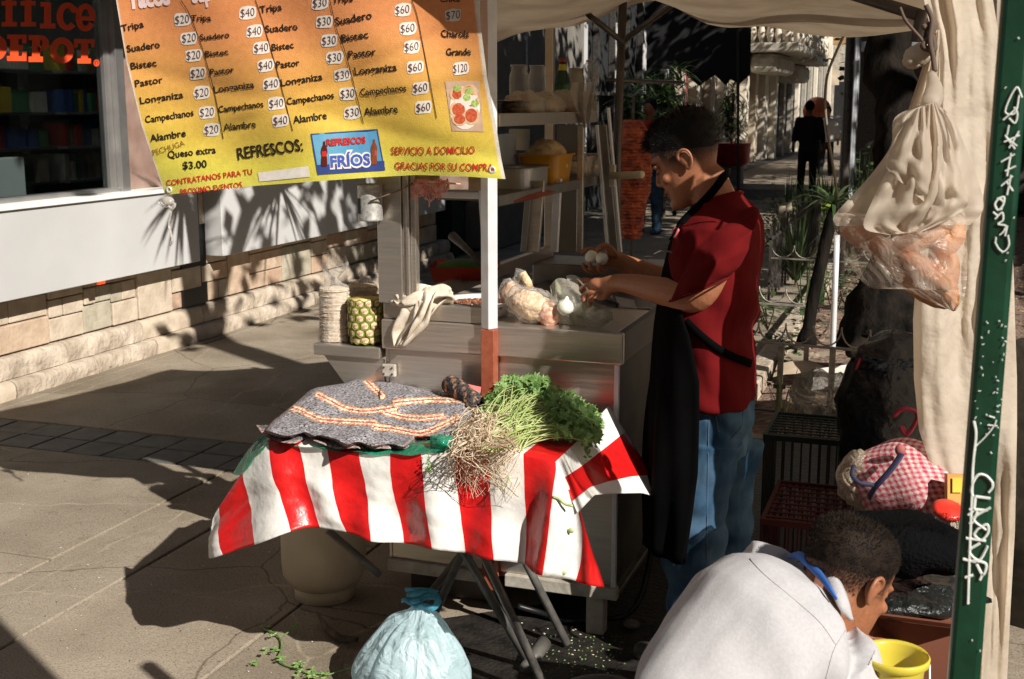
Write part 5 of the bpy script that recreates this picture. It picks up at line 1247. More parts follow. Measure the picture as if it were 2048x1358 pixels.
# ================================================================== things on the shelves
def lie(name, lab, cat, x, y, X=-1.42): 
    p = W(x, y, X=X); return thing(name, lab, cat, (p.x, p.y, p.z))
def foodbag(x, y, w_, h_, lab, X, z, mt, seed):
    p = W(x, y, X=X); sc_ = (p-CP).dot(FW)/FL; t = thing('snack_bag', lab, 'bag', (p.x, p.y, z))
    blob('contents', (p.x, p.y, z+h_*sc_*.42), (.05, w_*sc_*.5, h_*sc_*.40), mt, t, 5, .2, seed=seed, M_=Matrix.Rotation(0, 3, 'X')); blob('film_wrap', (p.x, p.y, z+h_*sc_*.45), (.058, w_*sc_*.56, h_*sc_*.52), M['milky'], t, 5, .35, seed=seed+1)
    return t
Z1 = 1.549; Z0 = 1.319
M['chips'] = mat('tostada_pieces', (.42, .25, .10), .8, c2=(.62, .42, .22), scale=60, bump=1, bscale=70)
M['chips2'] = mat('pink_tostadas', (.38, .20, .13), .8, c2=(.56, .36, .25), scale=60, bump=1, bscale=70)
foodbag(1048, 205, 150, 60, 'first clear bag of tostadas on the upper shelf, beside the white post', -1.38, Z1, M['chips'], 1)
foodbag(1090, 205, 130, 56, 'middle clear bag of golden tostadas on the upper shelf', -1.38, Z1, M['chips'], 4)
foodbag(1130, 205, 130, 56, 'clear bag of reddish tostadas at the right end of the upper shelf', -1.38, Z1, M['chips2'], 7)
fb = lie('bag_stack', 'stack of folded plastic bags and napkins on the upper shelf by the white post', 'folded bags', 1010, 190)
for k in range(9):
    p = W(1012, 205, X=-1.42); MB().grid([[(p.x-.09+.18*i/6, p.y-.12+.30*j/6, Z1+.002+k*.008+.004*ns((i, j, k), .7)) for i in range(7)] for j in range(7)]).build('folded_bag', M['milky'] if k % 2 else mat('grey_pink_plastic', (.32, .26, .23), .5), fb, smooth=True)
pb = thing('hanging_plastic_bag', 'empty clear plastic bag hanging off the right end of the upper shelf', 'bag', tuple(W(1170, 220, X=-1.29)))
rows = []
for j in range(15):
    t = j/14; l = lerp(1138, 1170, t**1.5); r_ = lerp(1188, 1178, t**2); rows.append([W(lerp(l, r_, i/12), lerp(165, 255, t), X=-1.285+.012*math.sin(i+t*4)) for i in range(13)])
MB().grid(rows).build('film', film('grey_film', (.42, .36, .30), .55, .3, .8, .4), pb, smooth=True)
gb = lie('green_bottle', 'green soda bottle with a yellow neck label on the upper shelf', 'bottle', 1125, 190, -1.47); p = V((gb.location.x, gb.location.y, Z1)); gb.location = p; WM[gb.name] = Matrix.Translation(p)
k_ = (p-CP).dot(FW)/FL; Hb = 118*k_
M['gpet'] = mat('green_plastic', (.012, .10, .022), .25, var=.2, transl=.3); M['gdark'] = mat('dark_green_glass', (.004, .03, .014), .2)
MB().lathe([(.0, 0), (.031, .002), (.033, .02), (.033, Hb*.55), (.028, Hb*.66), (.016, Hb*.80), (.013, Hb*.92), (0, Hb*.93)], p, 22).build('body', M['gdark'], gb, smooth=True)
MB().lathe([(.034, Hb*.12), (.034, Hb*.55)], p, 22, cap=False).build('label', M['gpet'], gb, smooth=True)
MB().lathe([(.0175, Hb*.79), (.0155, Hb*.89)], p, 22, cap=False).build('neck_label', mat('label_yellow', (.42, .34, .02), .5), gb, smooth=True)
MB().lathe([(.0138, Hb*.925), (.0138, Hb*.99), (0, Hb*.995)], p, 16).build('cap', mat('cap_red', (.25, .03, .02), .5), gb, smooth=True)
MB().add([V((p.x+.0345, p.y-.012, p.z+Hb*.2)), V((p.x+.0345, p.y+.01, p.z+Hb*.25)), V((p.x+.0345, p.y+.006, p.z+Hb*.38)), V((p.x+.0345, p.y-.002, p.z+Hb*.45)), V((p.x+.0345, p.y-.01, p.z+Hb*.36))], [(0, 1, 2, 3, 4)]).build('label_mark', mat('label_yellow', (.42, .34, .02), .5), gb)
wb = lie('clear_bottle', 'ribbed clear plastic bottle half full of yellow oil on the upper shelf', 'bottle', 1178, 190, -1.47); p = V((wb.location.x, wb.location.y, Z1)); wb.location = p; WM[wb.name] = Matrix.Translation(p); k_ = (p-CP).dot(FW)/FL; Hb = 112*k_
pr = [(0, 0), (.030, .002)]+[(.031+.0022*math.sin(i*1.6), Hb*(.03+.82*i/24)) for i in range(1, 15)]+[(.026, Hb*.52), (.027, Hb*.58), (.036, Hb*.70), (.034, Hb*.80), (.024, Hb*.90), (.013, Hb*.95), (.013, Hb*.97)]
MB().lathe([(r_*1.15, z) for r_, z in pr], p, 24).build('body', film('bottle_plastic', (.55, .52, .5), .22, .12, .9, .2, 60), wb, smooth=True)
MB().lathe([(0, .003), (.030, .004), (.031, Hb*.36), (0, Hb*.36)], p, 20).build('oil', mat('oil', (.20, .17, .03), .2, transl=.3), wb, smooth=True)
MB().lathe([(.014, Hb*.96), (.014, Hb*1.0), (0, Hb)], p, 14).build('cap', mat('pale_cap', (.4, .3, .25), .5), wb, smooth=True)
for k, (x, h_, lab) in enumerate(((1038, 50, 'empty glass jar on the upper shelf nearest the white post'), (1075, 48, 'second empty glass jar on the upper shelf, left of the green bottle'), (1152, 40, 'pale beige plastic cup between the green and the clear bottle'))):
    g_ = lie('glass_jar' if k < 2 else 'plastic_cup', lab, 'jar' if k < 2 else 'cup', x, 190, -1.52); p = V((g_.location.x, g_.location.y, Z1)); g_.location = p; WM[g_.name] = Matrix.Translation(p); k_ = (p-CP).dot(FW)/FL; Hb = (h_+55)*k_
    MB().lathe([(0, 0), (.035, .002), (.037, Hb*.8), (.03, Hb*.9), (.032, Hb)], p, 20).build('body', film('jar_glass', (.6, .6, .55), .15, .1, .3, .1) if k < 2 else mat('beige_plastic', (.28, .24, .18), .5), g_, smooth=True)
    MB().lathe([(.032, Hb), (.034, Hb*1.01), (.030, Hb*1.01)], p, 20, cap=False).build('rim', M['alu'], g_, smooth=True)
# lower shelf tubs
def tub(name, lab, cat, x, y, w_, h_, m, X=-1.40, lid=None, flare=1.15, fill=None, ft=.85):
    p = W(x, y, X=X); k_ = (p-CP).dot(FW)/FL; t = thing(name, lab, cat, (p.x, p.y, Z0)); a = w_*k_*.5; hh = h_*k_
    mb = MB().rings([((p.x, p.y, Z0+.001), (.07, 0, 0), (0, a, 0)), ((p.x, p.y, Z0+hh), (.07*flare, 0, 0), (0, a*flare, 0))], 24, power=5, cap=False); mb.rings([((p.x, p.y, Z0+hh), (.07*flare, 0, 0), (0, a*flare, 0)), ((p.x, p.y, Z0+hh+.006), (.078*flare, 0, 0), (0, a*flare*1.08, 0)), ((p.x, p.y, Z0+hh-.001), (.078*flare, 0, 0), (0, a*flare*1.08, 0))], 24, power=5, cap=False)
    mb.build('body', m, t, smooth=True)
    if fill:
        blob('contents', (p.x, p.y, Z0+hh*ft*.5), (.066*flare, a*.98*flare*.93, hh*ft*.55), fill, t, 4, .15, seed=9)
    return t
tub('steel_tin', 'round steel tin at the left end of the lower shelf', 'tin', 1042, 350, 150, 38, M['alu'], flare=1.0)
tub('yellow_tub', 'bright yellow plastic tub heaped with crackling on the lower shelf', 'tub', 1092, 345, 110, 54, mat('yellow_plastic', (.55, .25, .008), .4, transl=.1), fill=mat('crackling', (.40, .26, .12), .8, c2=(.6, .44, .24), scale=40, bump=1), ft=1.5)
tub('clear_tub', 'clear plastic tub of chopped onion at the right of the lower shelf', 'tub', 1156, 340, 130, 40, film('tub_plastic', (.5, .42, .34), .3, .3, .3, .2), fill=mat('chopped_onion', (.42, .33, .22), .7, c2=(.62, .54, .4), scale=60, bump=1), ft=.9)
o = MB().grid([[(-1.31+.03*math.sin(i*.7)*j/2, 3.66+i*.13, 1.32-.012*j-.004*math.sin(i*1.3)) for i in range(10)] for j in range(3)]).build('red_shelf_cloth', mat('red_brown_cloth', (.22, .05, .03), .9), None, smooth=True); tag(o, 'reddish cloth lining the edge of the lower shelf', 'cloth')
o = MB().box((-1.50, 4.05, Z0), (-1.49, 4.30, 1.50)).build('paper_card', mat('pale_card', (.35, .37, .38), .7), None); tag(o, 'pale blue card standing on the lower shelf behind the tubs', 'card')
# trompo: cone of marinated meat on a spit
tr = thing('meat_spit', 'vertical spit of red marinated pork behind the vendor counter', 'meat spit', tuple(W(1262, 480, Y=5.6)))
pb_ = W(1262, 472, Y=5.6); pt_ = W(1262, 245, Y=5.6); Ht = pt_.z-pb_.z
M['pastor'] = mat('marinated_pork', (.16, .018, .006), .4, c2=(.50, .10, .03), scale=26, bump=1, bscale=40, bdist=.02)
MB().tube([(pb_.x, 5.6, .8), (pb_.x, 5.6, pt_.z+.12)], .008).build('spit_rod', M['iron'], tr)
for k in range(34):
    t = k/33; r_ = lerp(.052, .105, min(1, t*1.3))*(1-.55*max(0, t-.8)/.2)*rs.uniform(.92, 1.08); z = pb_.z+Ht*t
    mb = MB().lathe([(0, -.012), (r_*.95, -.010), (r_*1.03, 0), (r_*.93, .012), (0, .013)], (0, 0, 0), 18)
    mb.v = [tuple(V(p)*(1+.10*ns(V(p)*30, 1, k))+V((pb_.x, 5.6, z))) for p in mb.v]; mb.build('meat_slice', M['pastor'], tr, smooth=True)
# second counter behind
sc2 = thing('spit_stand', 'dark steel stand carrying the meat spit', 'stand', (pb_.x, 5.6, 0)); MB().box((pb_.x-.18, 5.42, .02), (pb_.x+.16, 5.78, .80)).build('cabinet', M['iron'], sc2, bevel=.01)
# ================================================================== people
M['skin'] = mat('tan_skin', (.30, .12, .06), .5, var=.08, scale=14, bump=.15, bscale=220, bdist=.001, sheen=0)
M['skinv'] = vcmat('tan_skin_buzzed', .5, .15, 220, nscale=160, namt=.12)
def fadefn(T, z0, z1, hc):
    Ti = T.inverted()
    def f(c):
        q = Ti @ c; sk_ = (.30, .12, .06)
        if q.z < .0 or abs(q.x) > .12 or q.y < -.14 or q.y > .14: return sk_
        lo_ = z0 if q.y < -.01 else z0+(q.y+.01)*.55
        k = (q.z-lo_)/(z1-z0); k = max(0, min(1, k)); k = k*k*(3-2*k)
        if q.y > .058 and q.z < .165: k = 0
        lip = 1 if (q.y > .088 and .048 < q.z < .070) else 0
        sk2 = (.20, .060, .035) if lip else sk_
        return tuple(lerp(a, b, k*.93) for a, b in zip(sk2, hc))
    return f
M['maroon'] = mat('maroon_cotton', (.10, .005, .006), .95, spec=.08, var=.08, scale=5, bump=.35, bscale=260, bdist=.001)
M['apron'] = mat('black_apron', (.002, .002, .0022), 1, var=.2, spec=.05)
M['denim'] = mat('blue_denim', (.020, .055, .105), .9, c2=(.085, .15, .225), spec=.1, scale=7, bump=.4, bscale=240, bdist=.001, detail=8)
M['hair'] = mat('black_hair', (.004, .0035, .0035), .6, var=.3, scale=40, spec=.2)
HS = [(0, .080, .035, .024), (.010, .092, .005, .034), (.024, .097, -.015, .044), (.040, .095, -.035, .051), (.056, .0965, -.052, .057), (.072, .097, -.064, .062), (.090, .096, -.076, .066), (.108, .092, -.088, .070), (.124, .085, -.096, .073), (.137, .084, -.100, .0745), (.150, .091, -.104, .0755), (.170, .091, -.105, .077), (.190, .084, -.101, .075), (.206, .070, -.090, .068), (.220, .049, -.072, .055), (.230, .026, -.052, .036), (.236, .0, -.030, .012)]
def head_parts(mb, T, big=1.0):
    'T maps head-local (x right, y front, z up from chin) to the world'
    A = lambda p: T @ V(p)
    def ax(v): return (T.to_3x3() @ V(v))
    rings = []
    for z, f, b, hw in HS: rings.append((A((0, (f+b)/2, z)), ax((hw, 0, 0)), ax((0, (f-b)/2, 0))))
    mb.rings(rings, 28, power=2.25)
    R3 = T.to_3x3()
    # nose, brow, lips, chin, eyelids
    mb.rings([(A((0, .086, .140)), ax((.006, 0, 0)), ax((0, .006, 0))), (A((0, .094, .122)), ax((.008, 0, 0)), ax((0, .008, 0))), (A((0, .104, .100)), ax((.013, 0, 0)), ax((0, .011, 0))), (A((0, .103, .090)), ax((.016, 0, 0)), ax((0, .010, 0))), (A((0, .095, .083)), ax((.012, 0, 0)), ax((0, .008, 0)))], 14)
    for s in (-1, 1):
        mb.ell(A((s*.013, .096, .089)), (.008, .009, .006), 10, M=R3); mb.ell(A((s*.030, .083, .141)), (.022, .012, .008), 12, M=R3)
        mb.ell(A((s*.030, .080, .124)), (.014, .010, .008), 12, M=R3); mb.ell(A((s*.040, .070, .098)), (.022, .020, .016), 12, M=R3)
    mb.ell(A((0, .097, .064)), (.023, .008, .0055), 12, M=R3); mb.ell(A((0, .095, .053)), (.020, .009, .006), 12, M=R3); mb.ell(A((0, .090, .022)), (.022, .016, .018), 12, M=R3)
def ears(T, m, par, name='ear'):
    R3 = T.to_3x3()
    for s in (-1, 1):
        mb = MB(); C = lambda y, z, x=0: T @ V((s*(.0735+x), y, z))
        rim = [C(.008, .118, .002), C(.010, .132, .008), C(.002, .143, .014), C(-.012, .146, .018), C(-.024, .138, .020), C(-.027, .122, .019), C(-.022, .106, .014), C(-.012, .095, .008), C(-.002, .092, .003), C(.003, .099, .001)]
        P = crv(rim, 4); mb.tube(P, [.0042]*len(P), 8)
        mb.ell(C(-.010, .120, .006), (.007, .019, .024), 14, M=R3); mb.ell(C(-.004, .098, .004), (.005, .008, .010), 10, M=R3); mb.ell(C(.004, .113, .005), (.004, .004, .006), 8, M=R3)
        mb.tube(crv([C(-.004, .132, .010), C(-.015, .134, .014), C(-.018, .120, .013), C(-.010, .106, .008)], 4), .0028, 6)
        fused(name, mb, m, par, .0022, 3)
def scalp(T, par, m, zlow, thick=.012, strands=900, sl=.016, fade=None, seed=1, ramp=1.5, lift=1.0):
    'cap of hair following the skull, plus short strands'
    rg = random.Random(seed); pts = []
    def surf(a, z, off):
        for p, q in zip(HS, HS[1:]):
            if z <= q[0]: t = (z-p[0])/(q[0]-p[0]); f, b, hw = [lerp(p[k], q[k], t) for k in (1, 2, 3)]; break
        else: f, b, hw = HS[-1][1:]
        c, s_ = math.cos(a), math.sin(a); e = 2/2.25
        return V(((hw+off)*math.copysign(abs(c)**e, c), (f+b)/2+((f-b)/2+off)*math.copysign(abs(s_)**e, s_), z))
    rows = []; NA = 44
    def low(a): # lower hairline: front high, sides middle, nape low
        s_ = math.sin(a); 
        return zlow(s_)
    for j in range(15):
        row = []
        for k in range(NA):
            a = 2*math.pi*k/NA; z0 = low(a); z = lerp(z0, .2355, (j/14)**.8); t = (z-z0)/(.2355-z0)
            off = .001+thick*min(1, t*ramp)**1.2+.0015*ns((math.cos(a)*3, math.sin(a)*3, z*40), 1, seed)
            p = surf(a, z, max(.0012, off)); p.z += thick*lift*max(0, (z-.18)/.055)
            row.append(T @ p)
        rows.append(row)
    mb = MB().grid(rows, closed=True); mb.f.append(tuple(range(14*NA, 15*NA))); mb.mi.append(0)
    o = mb.build('hair', m, par, smooth=True)
    sb = MB(); R3 = T.to_3x3()
    for i in range(strands):
        a = rg.uniform(0, 6.283); z0 = low(a); z = lerp(z0, .2345, rg.random()**.75); t = (z-z0)/(.2355-z0)
        p = surf(a, z, thick*min(1, t*ramp)**1.2*.8); p.z += thick*lift*max(0, (z-.18)/.055)
        c0 = V((0, -.01, .13)); d = (p-c0).normalized()+V((rg.uniform(-.5, .5), rg.uniform(-.2, .7), rg.uniform(-.1, .4))); d.normalize()
        L_ = sl*(.35+.65*t)*rg.uniform(.6, 1.15); q = p+d*L_; w_ = V((rg.uniform(-1, 1), rg.uniform(-1, 1), rg.uniform(-1, 1))).normalized()*.0011
        sb.add([T @ (p-w_), T @ (p+w_), T @ q], [(0, 1, 2)])
    so2 = sb.build('hair_strands', m, o); so2['kind'] = 'stuff'
    return o
def basis(f, pitch, loc, scale=1.0, roll=0):
    'f: horizontal facing; pitch: forward tilt; loc: world position of the head-local point (0,0,.12)'
    f = V(f).normalized(); u = V((0, 0, 1)); r = f.cross(u).normalized()
    c, s = math.cos(pitch), math.sin(pitch); y = f*c-u*s; z = u*c+f*s
    M3 = Matrix((r, y, z)).transposed() @ Matrix.Rotation(roll, 3, 'Y')
    M4 = (M3*scale).to_4x4(); M4.translation = V(loc)-(M3*scale) @ V((0, 0, .12)); return M4
def limb(mb, P, r, n=14): 
    pp = crv(P, 6); m = len(P)-1; rs_ = []
    for i in range(len(pp)):
        f = i/6; k = min(int(f), m-1); rs_.append(lerp(r[k], r[k+1], f-k))
    mb.tube(pp, rs_, n); mb.ell(pp[0], rs_[0], 12); mb.ell(pp[-1], rs_[-1], 12)
def fingers(mb, base, tips, r=.0085):
    for b, m1, m2, t in tips: 
        limb(mb, [base.lerp(V(b), .35), V(b), V(m1), V(m2), V(t)], [r*1.15, r*1.1, r, r*.92, r*.78], 10)
# ------------------------------------------------------------------ the vendor
ven = thing('person', 'man in a maroon T-shirt and black apron peeling onions at the taco cart', 'man', (-.52, 3.4, 0))
YV = 3.42
hv = basis((-.995, -.02, 0), R(29), W(1376, 318, Y=YV), .985)
body = MB(); head_parts(body, hv)
limb(body, [W(1415, 365, Y=YV), W(1428, 400, Y=YV), W(1440, 440, Y=YV)], [.058, .062, .075])
body.rings([(W(1438, 425, Y=YV), V((.03, .10, 0)), V((.06, 0, .0))), (W(1436, 460, Y=YV), V((0, .14, 0)), V((.08, 0, 0))), (W(1432, 560, Y=YV), V((0, .145, 0)), V((.09, 0, 0))), (W(1430, 700, Y=YV), V((0, .135, 0)), V((.09, 0, 0))), (W(1440, 800, Y=YV), V((0, .14, 0)), V((.085, 0, 0)))], 22)
# near arm
sh1 = W(1458, 470, Y=3.25); el1 = W(1392, 590, Y=3.23); wr1 = W(1248, 566, Y=3.42); hd1 = W(1208, 572, Y=3.47)
limb(body, [V((sh1.x+.0, 3.30, sh1.z-.01)), W(1432, 530, Y=3.24), el1, W(1330, 583, Y=3.29), wr1, hd1], [.040, .046, .047, .040, .0275, .026])
body.ell(W(1207, 570, Y=3.475), (.046, .034, .021), 16, M=Matrix.Rotation(R(8), 3, 'Y'))
pb = W(1215, 572, Y=3.475)
F_ = lambda *a: [W(x, y, Y=Yv) for x, y, Yv in a]
fingers(body, pb, [F_((1188, 566, 3.50), (1172, 560, 3.52), (1162, 563, 3.525), (1157, 572, 3.52)), F_((1186, 576, 3.48), (1172, 574, 3.49), (1163, 580, 3.49), (1160, 590, 3.485)), F_((1188, 584, 3.46), (1176, 586, 3.46), (1168, 593, 3.46), (1168, 602, 3.455)), F_((1194, 590, 3.45), (1184, 596, 3.445), (1178, 603, 3.445), (1179, 609, 3.44))], .0088)
limb(body, [W(1222, 580, Y=3.45), W(1212, 592, Y=3.44), W(1200, 600, Y=3.44), W(1190, 602, Y=3.445)], [.012, .011, .010, .008], 10)
# far arm
limb(body, [W(1430, 480, Y=3.56), W(1385, 545, Y=3.66), W(1330, 560, Y=3.68), W(1255, 530, Y=3.66), W(1235, 522, Y=3.65)], [.036, .044, .043, .029, .028])
body.ell(W(1222, 518, Y=3.65), (.036, .030, .026), 16)
pb = W(1226, 518, Y=3.65)
fingers(body, pb, [F_((1206, 532, 3.63), (1192, 540, 3.61), (1182, 536, 3.60), (1180, 527, 3.595)), F_((1204, 537, 3.65), (1186, 544, 3.63), (1172, 538, 3.61), (1166, 528, 3.60)), F_((1210, 536, 3.62), (1203, 542, 3.595), (1198, 536, 3.585), (1199, 528, 3.58)), F_((1206, 512, 3.68), (1188, 500, 3.69), (1172, 499, 3.68), (1163, 504, 3.66))], .0088)
limb(body, [W(1228, 508, Y=3.62), W(1218, 496, Y=3.61), W(1206, 492, Y=3.60), W(1196, 499, Y=3.595)], [.013, .012, .011, .009], 10)
me = fuse(body, .0042, 3); setcol(me, fadefn(hv, .070, .136, (.012, .007, .005))); me.materials.append(M['skinv']); wlink('body', me, ven)
ears(hv, M['skin'], ven)
def zl(s_): # s_=1 front, -1 back
    return lerp(.146, .184, max(0, s_)**.7) if s_ > 0 else lerp(.146, .118, min(1, -s_*1.2))
scalp(hv, ven, M['hair'], zl, .017, 3600, .022, seed=3, ramp=1.7, lift=1.15)
tf = MB()
for i in range(900):
    a = random.uniform(-1, 1); p0 = hv @ V((a*.055, .070+random.uniform(-.03, .014), .205+random.uniform(-.012, .018))); d = (hv.to_3x3() @ V((random.uniform(-.3, .3), random.uniform(.5, 1), random.uniform(-.25, .5)))).normalized()*random.uniform(.014, .034); w_ = V((random.uniform(-1, 1), random.uniform(-1, 1), random.uniform(-1, 1)))*.0011
    tf.add([p0-w_, p0+w_, p0+d], [(0, 1, 2)])
tf.build('front_tuft', M['hair'], ven)['kind'] = 'stuff'
# buzzed sides
M['stub'] = mat('buzzed_hair', (.035, .018, .012), .8, c2=(.10, .045, .028), scale=90)
fd = MB()
for s in (1, -1):
    for i in range(2600):
        a = random.uniform(-2.2, .45) if s == 1 else math.pi-random.uniform(-2.2, .45)
        z = lerp(.095 if math.sin(a) < -.2 else .122, .172, random.random()**.6)
        for p, q in zip(HS, HS[1:]):
            if z <= q[0]: t = (z-p[0])/(q[0]-p[0]); f, b, hw = [lerp(p[k], q[k], t) for k in (1, 2, 3)]; break
        c, q_ = math.cos(a), math.sin(a); e = 2/2.25
        P0 = V(((hw+.0008)*math.copysign(abs(c)**e, c), (f+b)/2+((f-b)/2+.0008)*math.copysign(abs(q_)**e, q_), z)); d = V((random.uniform(-1, 1), random.uniform(-1, 1), random.uniform(-1.5, -.5)))*.0022
        nn = V((c, q_, 0)); P1 = P0+d+nn*.0012; ww = d.cross(nn).normalized()*.0007
        fd.add([hv @ (P0-ww), hv @ (P0+ww), hv @ P1], [(0, 1, 2)])
fd.build('buzzed_sides', M['stub'], ven)['kind'] = 'stuff'
# eyebrow, lash and lip of the visible side
A = lambda x, y, z: hv @ V((x, y, z))
for s in (-1, 1):
    MB().tube([A(s*.018, .096, .146), A(s*.034, .091, .151), A(s*.052, .076, .147)], [.0028, .0036, .0015], 6, flat=.6).build('eyebrow', M['hair'], ven, smooth=True)
    MB().tube([A(s*.020, .0925, .1235), A(s*.032, .0915, .1215), A(s*.044, .082, .122)], [.0012, .0020, .001], 6).build('eyelashes', M['hair'], ven, smooth=True)
MB().tube([A(-.022, .097, .0595), A(-.01, .1042, .0588), A(.01, .1042, .0588), A(.022, .097, .0595)], .0022, 6).build('mouth_line', mat('lip', (.16, .05, .035), .5), ven, smooth=True)
MB().tube([A(-.016, .104, .006), A(0, .105, .002), A(.016, .104, .006)], [.004, .007, .004], 8).build('goatee', M['hair'], ven, smooth=True)
# shirt
def wr(s, a, seed=0, k=1):
    def f(c):
        return a*(ns((c.x*s, c.y*s, c.z*s*.9), 1, seed)+.5*ns((c.x*s*2+c.z*6, c.y*s*2, c.z*s*2), 1, seed+1))
    return f
sh = MB()
sh.rings([(W(1436, 398, Y=YV), V((.018, .075, 0)), V((.062, 0, .020))), (W(1440, 418, Y=YV), V((.01, .135, 0)), V((.085, 0, .01))), (W(1440, 445, Y=YV), V((0, .205, 0)), V((.112, 0, 0))), (W(1433, 500, Y=YV), V((0, .222, 0)), V((.122, 0, 0))), (W(1430, 580, Y=YV), V((0, .205, 0)), V((.126, 0, 0))), (W(1420, 660, Y=YV), V((0, .190, 0)), V((.120, 0, 0))), (W(1420, 720, Y=YV), V((0, .188, 0)), V((.118, 0, 0))), (W(1428, 760, Y=YV), V((0, .188, 0)), V((.108, 0, 0))), (W(1434, 792, Y=YV), V((0, .190, 0)), V((.104, 0, -.012)))], 30, power=2.3)
sh.rings([(W(1462, 436, Y=3.30), V((.07, 0, .02)), V((0, .085, .02))), (W(1456, 470, Y=3.235), V((.078, 0, .03)), V((0, .075, .02))), (W(1434, 520, Y=3.215), V((.082, 0, .03)), V((0, .078, 0))), (W(1410, 560, Y=3.21), V((.080, 0, .034)), V((0, .076, 0))), (W(1400, 577, Y=3.21), V((.078, 0, .036)), V((0, .072, 0)))], 22)
sh.rings([(W(1440, 436, Y=3.54), V((.06, 0, 0)), V((0, .07, 0))), (W(1410, 490, Y=3.62), V((.075, 0, 0)), V((0, .075, 0))), (W(1385, 540, Y=3.66), V((.072, 0, .03)), V((0, .07, 0)))], 20)
def shw(c):
    n_ = wr(9, .012, 2)(c)
    d = abs((c-V((-.50, c.y, 1.0))).z)
    return n_+.008*math.sin(c.z*34+c.x*30+5*ns((c.x*4, c.y*4, c.z*4), 1))*max(0, 1-abs(c.z-.98)/.22)
shirt_o = fused('t_shirt', sh, M['maroon'], ven, .006, 2, shw)
from mathutils.bvhtree import BVHTree
def bvh_of(o): return BVHTree.FromPolygons([v.co.copy() for v in o.data.vertices], [tuple(p.vertices) for p in o.data.polygons])
SB = bvh_of(shirt_o)
def on(bv, x, y, off=.004, dflt=3.2):
    d = W(x, y, D=3)-CP; d.normalize(); h = bv.ray_cast(CP, d)
    return h[0]+h[1]*off if h[0] is not None else W(x, y, Y=dflt)
# sleeve hem and collar rib
def ringtube(c, a, b, r, n=28): return [V(c)+V(a)*math.cos(2*math.pi*k/n)+V(b)*math.sin(2*math.pi*k/n) for k in range(n+1)]
MB().tube(ringtube(W(1434, 400, Y=YV), (.02, .070, .0), (.060, 0, .022), 0), .006, 8).build('collar', M['maroon'], ven, smooth=True)
MB().tube(ringtube(W(1399, 578, Y=3.21), (.079, 0, .036), (0, .073, 0), 0), .0028, 6).build('sleeve_hem', M['maroon'], ven, smooth=True)
# jeans: two baggy legs
je = MB()
def P3(x, y, Y): return W(x, y, Y=Y)
je.rings([(P3(1436, 775, YV), V((0, .172, 0)), V((.094, 0, 0))), (P3(1434, 830, YV), V((0, .175, 0)), V((.106, 0, 0))), (P3(1426, 900, YV), V((0, .172, 0)), V((.100, 0, 0)))], 26, power=2.4)
hn = P3(1426, 880, 3.33); hf = P3(1436, 880, 3.52)
def leg3(h, x0, Yc):
    K = [(h.z, h.x, .092, .092), (.62, x0-.0, .088, .088), (.48, x0-.02, .082, .080), (.34, x0-.025, .090, .086), (.22, x0-.01, .088, .088), (.10, x0, .086, .09), (.035, x0, .084, .092)]
    je.rings([(V((x, lerp(h.y, Yc, min(1, (h.z-z)/.3)), z)), V((a, 0, 0)), V((0, b, 0))) for z, x, a, b in K], 22)
leg3(hn, -.585, 3.30); leg3(hf, -.545, 3.54)
def jw(c):
    v = .010*ns((c.x*10, c.y*10, c.z*7), 1, 4)+.007*ns((c.x*20, c.y*20, c.z*16), 1, 6)
    v += .007*math.sin(c.z*62+c.x*20+4*ns((c.x*6, c.y*6, c.z*3), 1, 8))*math.exp(-((c.z-.30)/.16)**2)
    v += -.008*math.exp(-((c.z-.70+1.1*(c.x+.5))/.02)**2)
    return v
jo = fused('jeans', je, M['denim'], ven, .0060, 1, jw); JB = bvh_of(jo)
# seam, pocket and stitching
M['thread'] = mat('jean_thread', (.30, .22, .12), .8); M['denimd'] = mat('jean_seam', (.06, .10, .15), .85)
pk_ = [on(JB, x, y, .001) for x, y in ((1430, 800), (1455, 801), (1486, 797), (1485, 830), (1481, 855), (1462, 878), (1436, 862), (1432, 830))]
for off, nm in ((0, 'pocket_stitch'),):
    MB().tube(pk_+[pk_[0]], .0016, 5).build(nm, M['denimd'], jo)
MB().tube(crv([on(JB, 1452, 791), on(JB, 1464, 797), on(JB, 1478, 792), on(JB, 1490, 790)], 5), .0028, 6).build('frayed_trim', mat('pale_thread', (.55, .48, .38), .9), jo, smooth=True)
MB().tube([on(JB, lerp(1418, 1412, t/24), lerp(800, 1170, t/24), .0005) for t in range(25)], .0014, 5).build('side_seam', M['denimd'], jo)
for x0, Yc in ((-.62, 3.30), (-.56, 3.56)):
    sb_ = MB(); sb_.rings([(V((x0-.10, Yc, .03)), V((.02, 0, 0)), V((0, .03, 0))), (V((x0-.06, Yc, .035)), V((.03, 0, 0)), V((0, .045, 0)))], 12); limb(sb_, [V((x0-.13, Yc, .03)), V((x0-.05, Yc, .045)), V((x0+.06, Yc, .05))], [.03, .042, .04]); fused('shoe', sb_, M['iron'], ven, .006, 4)
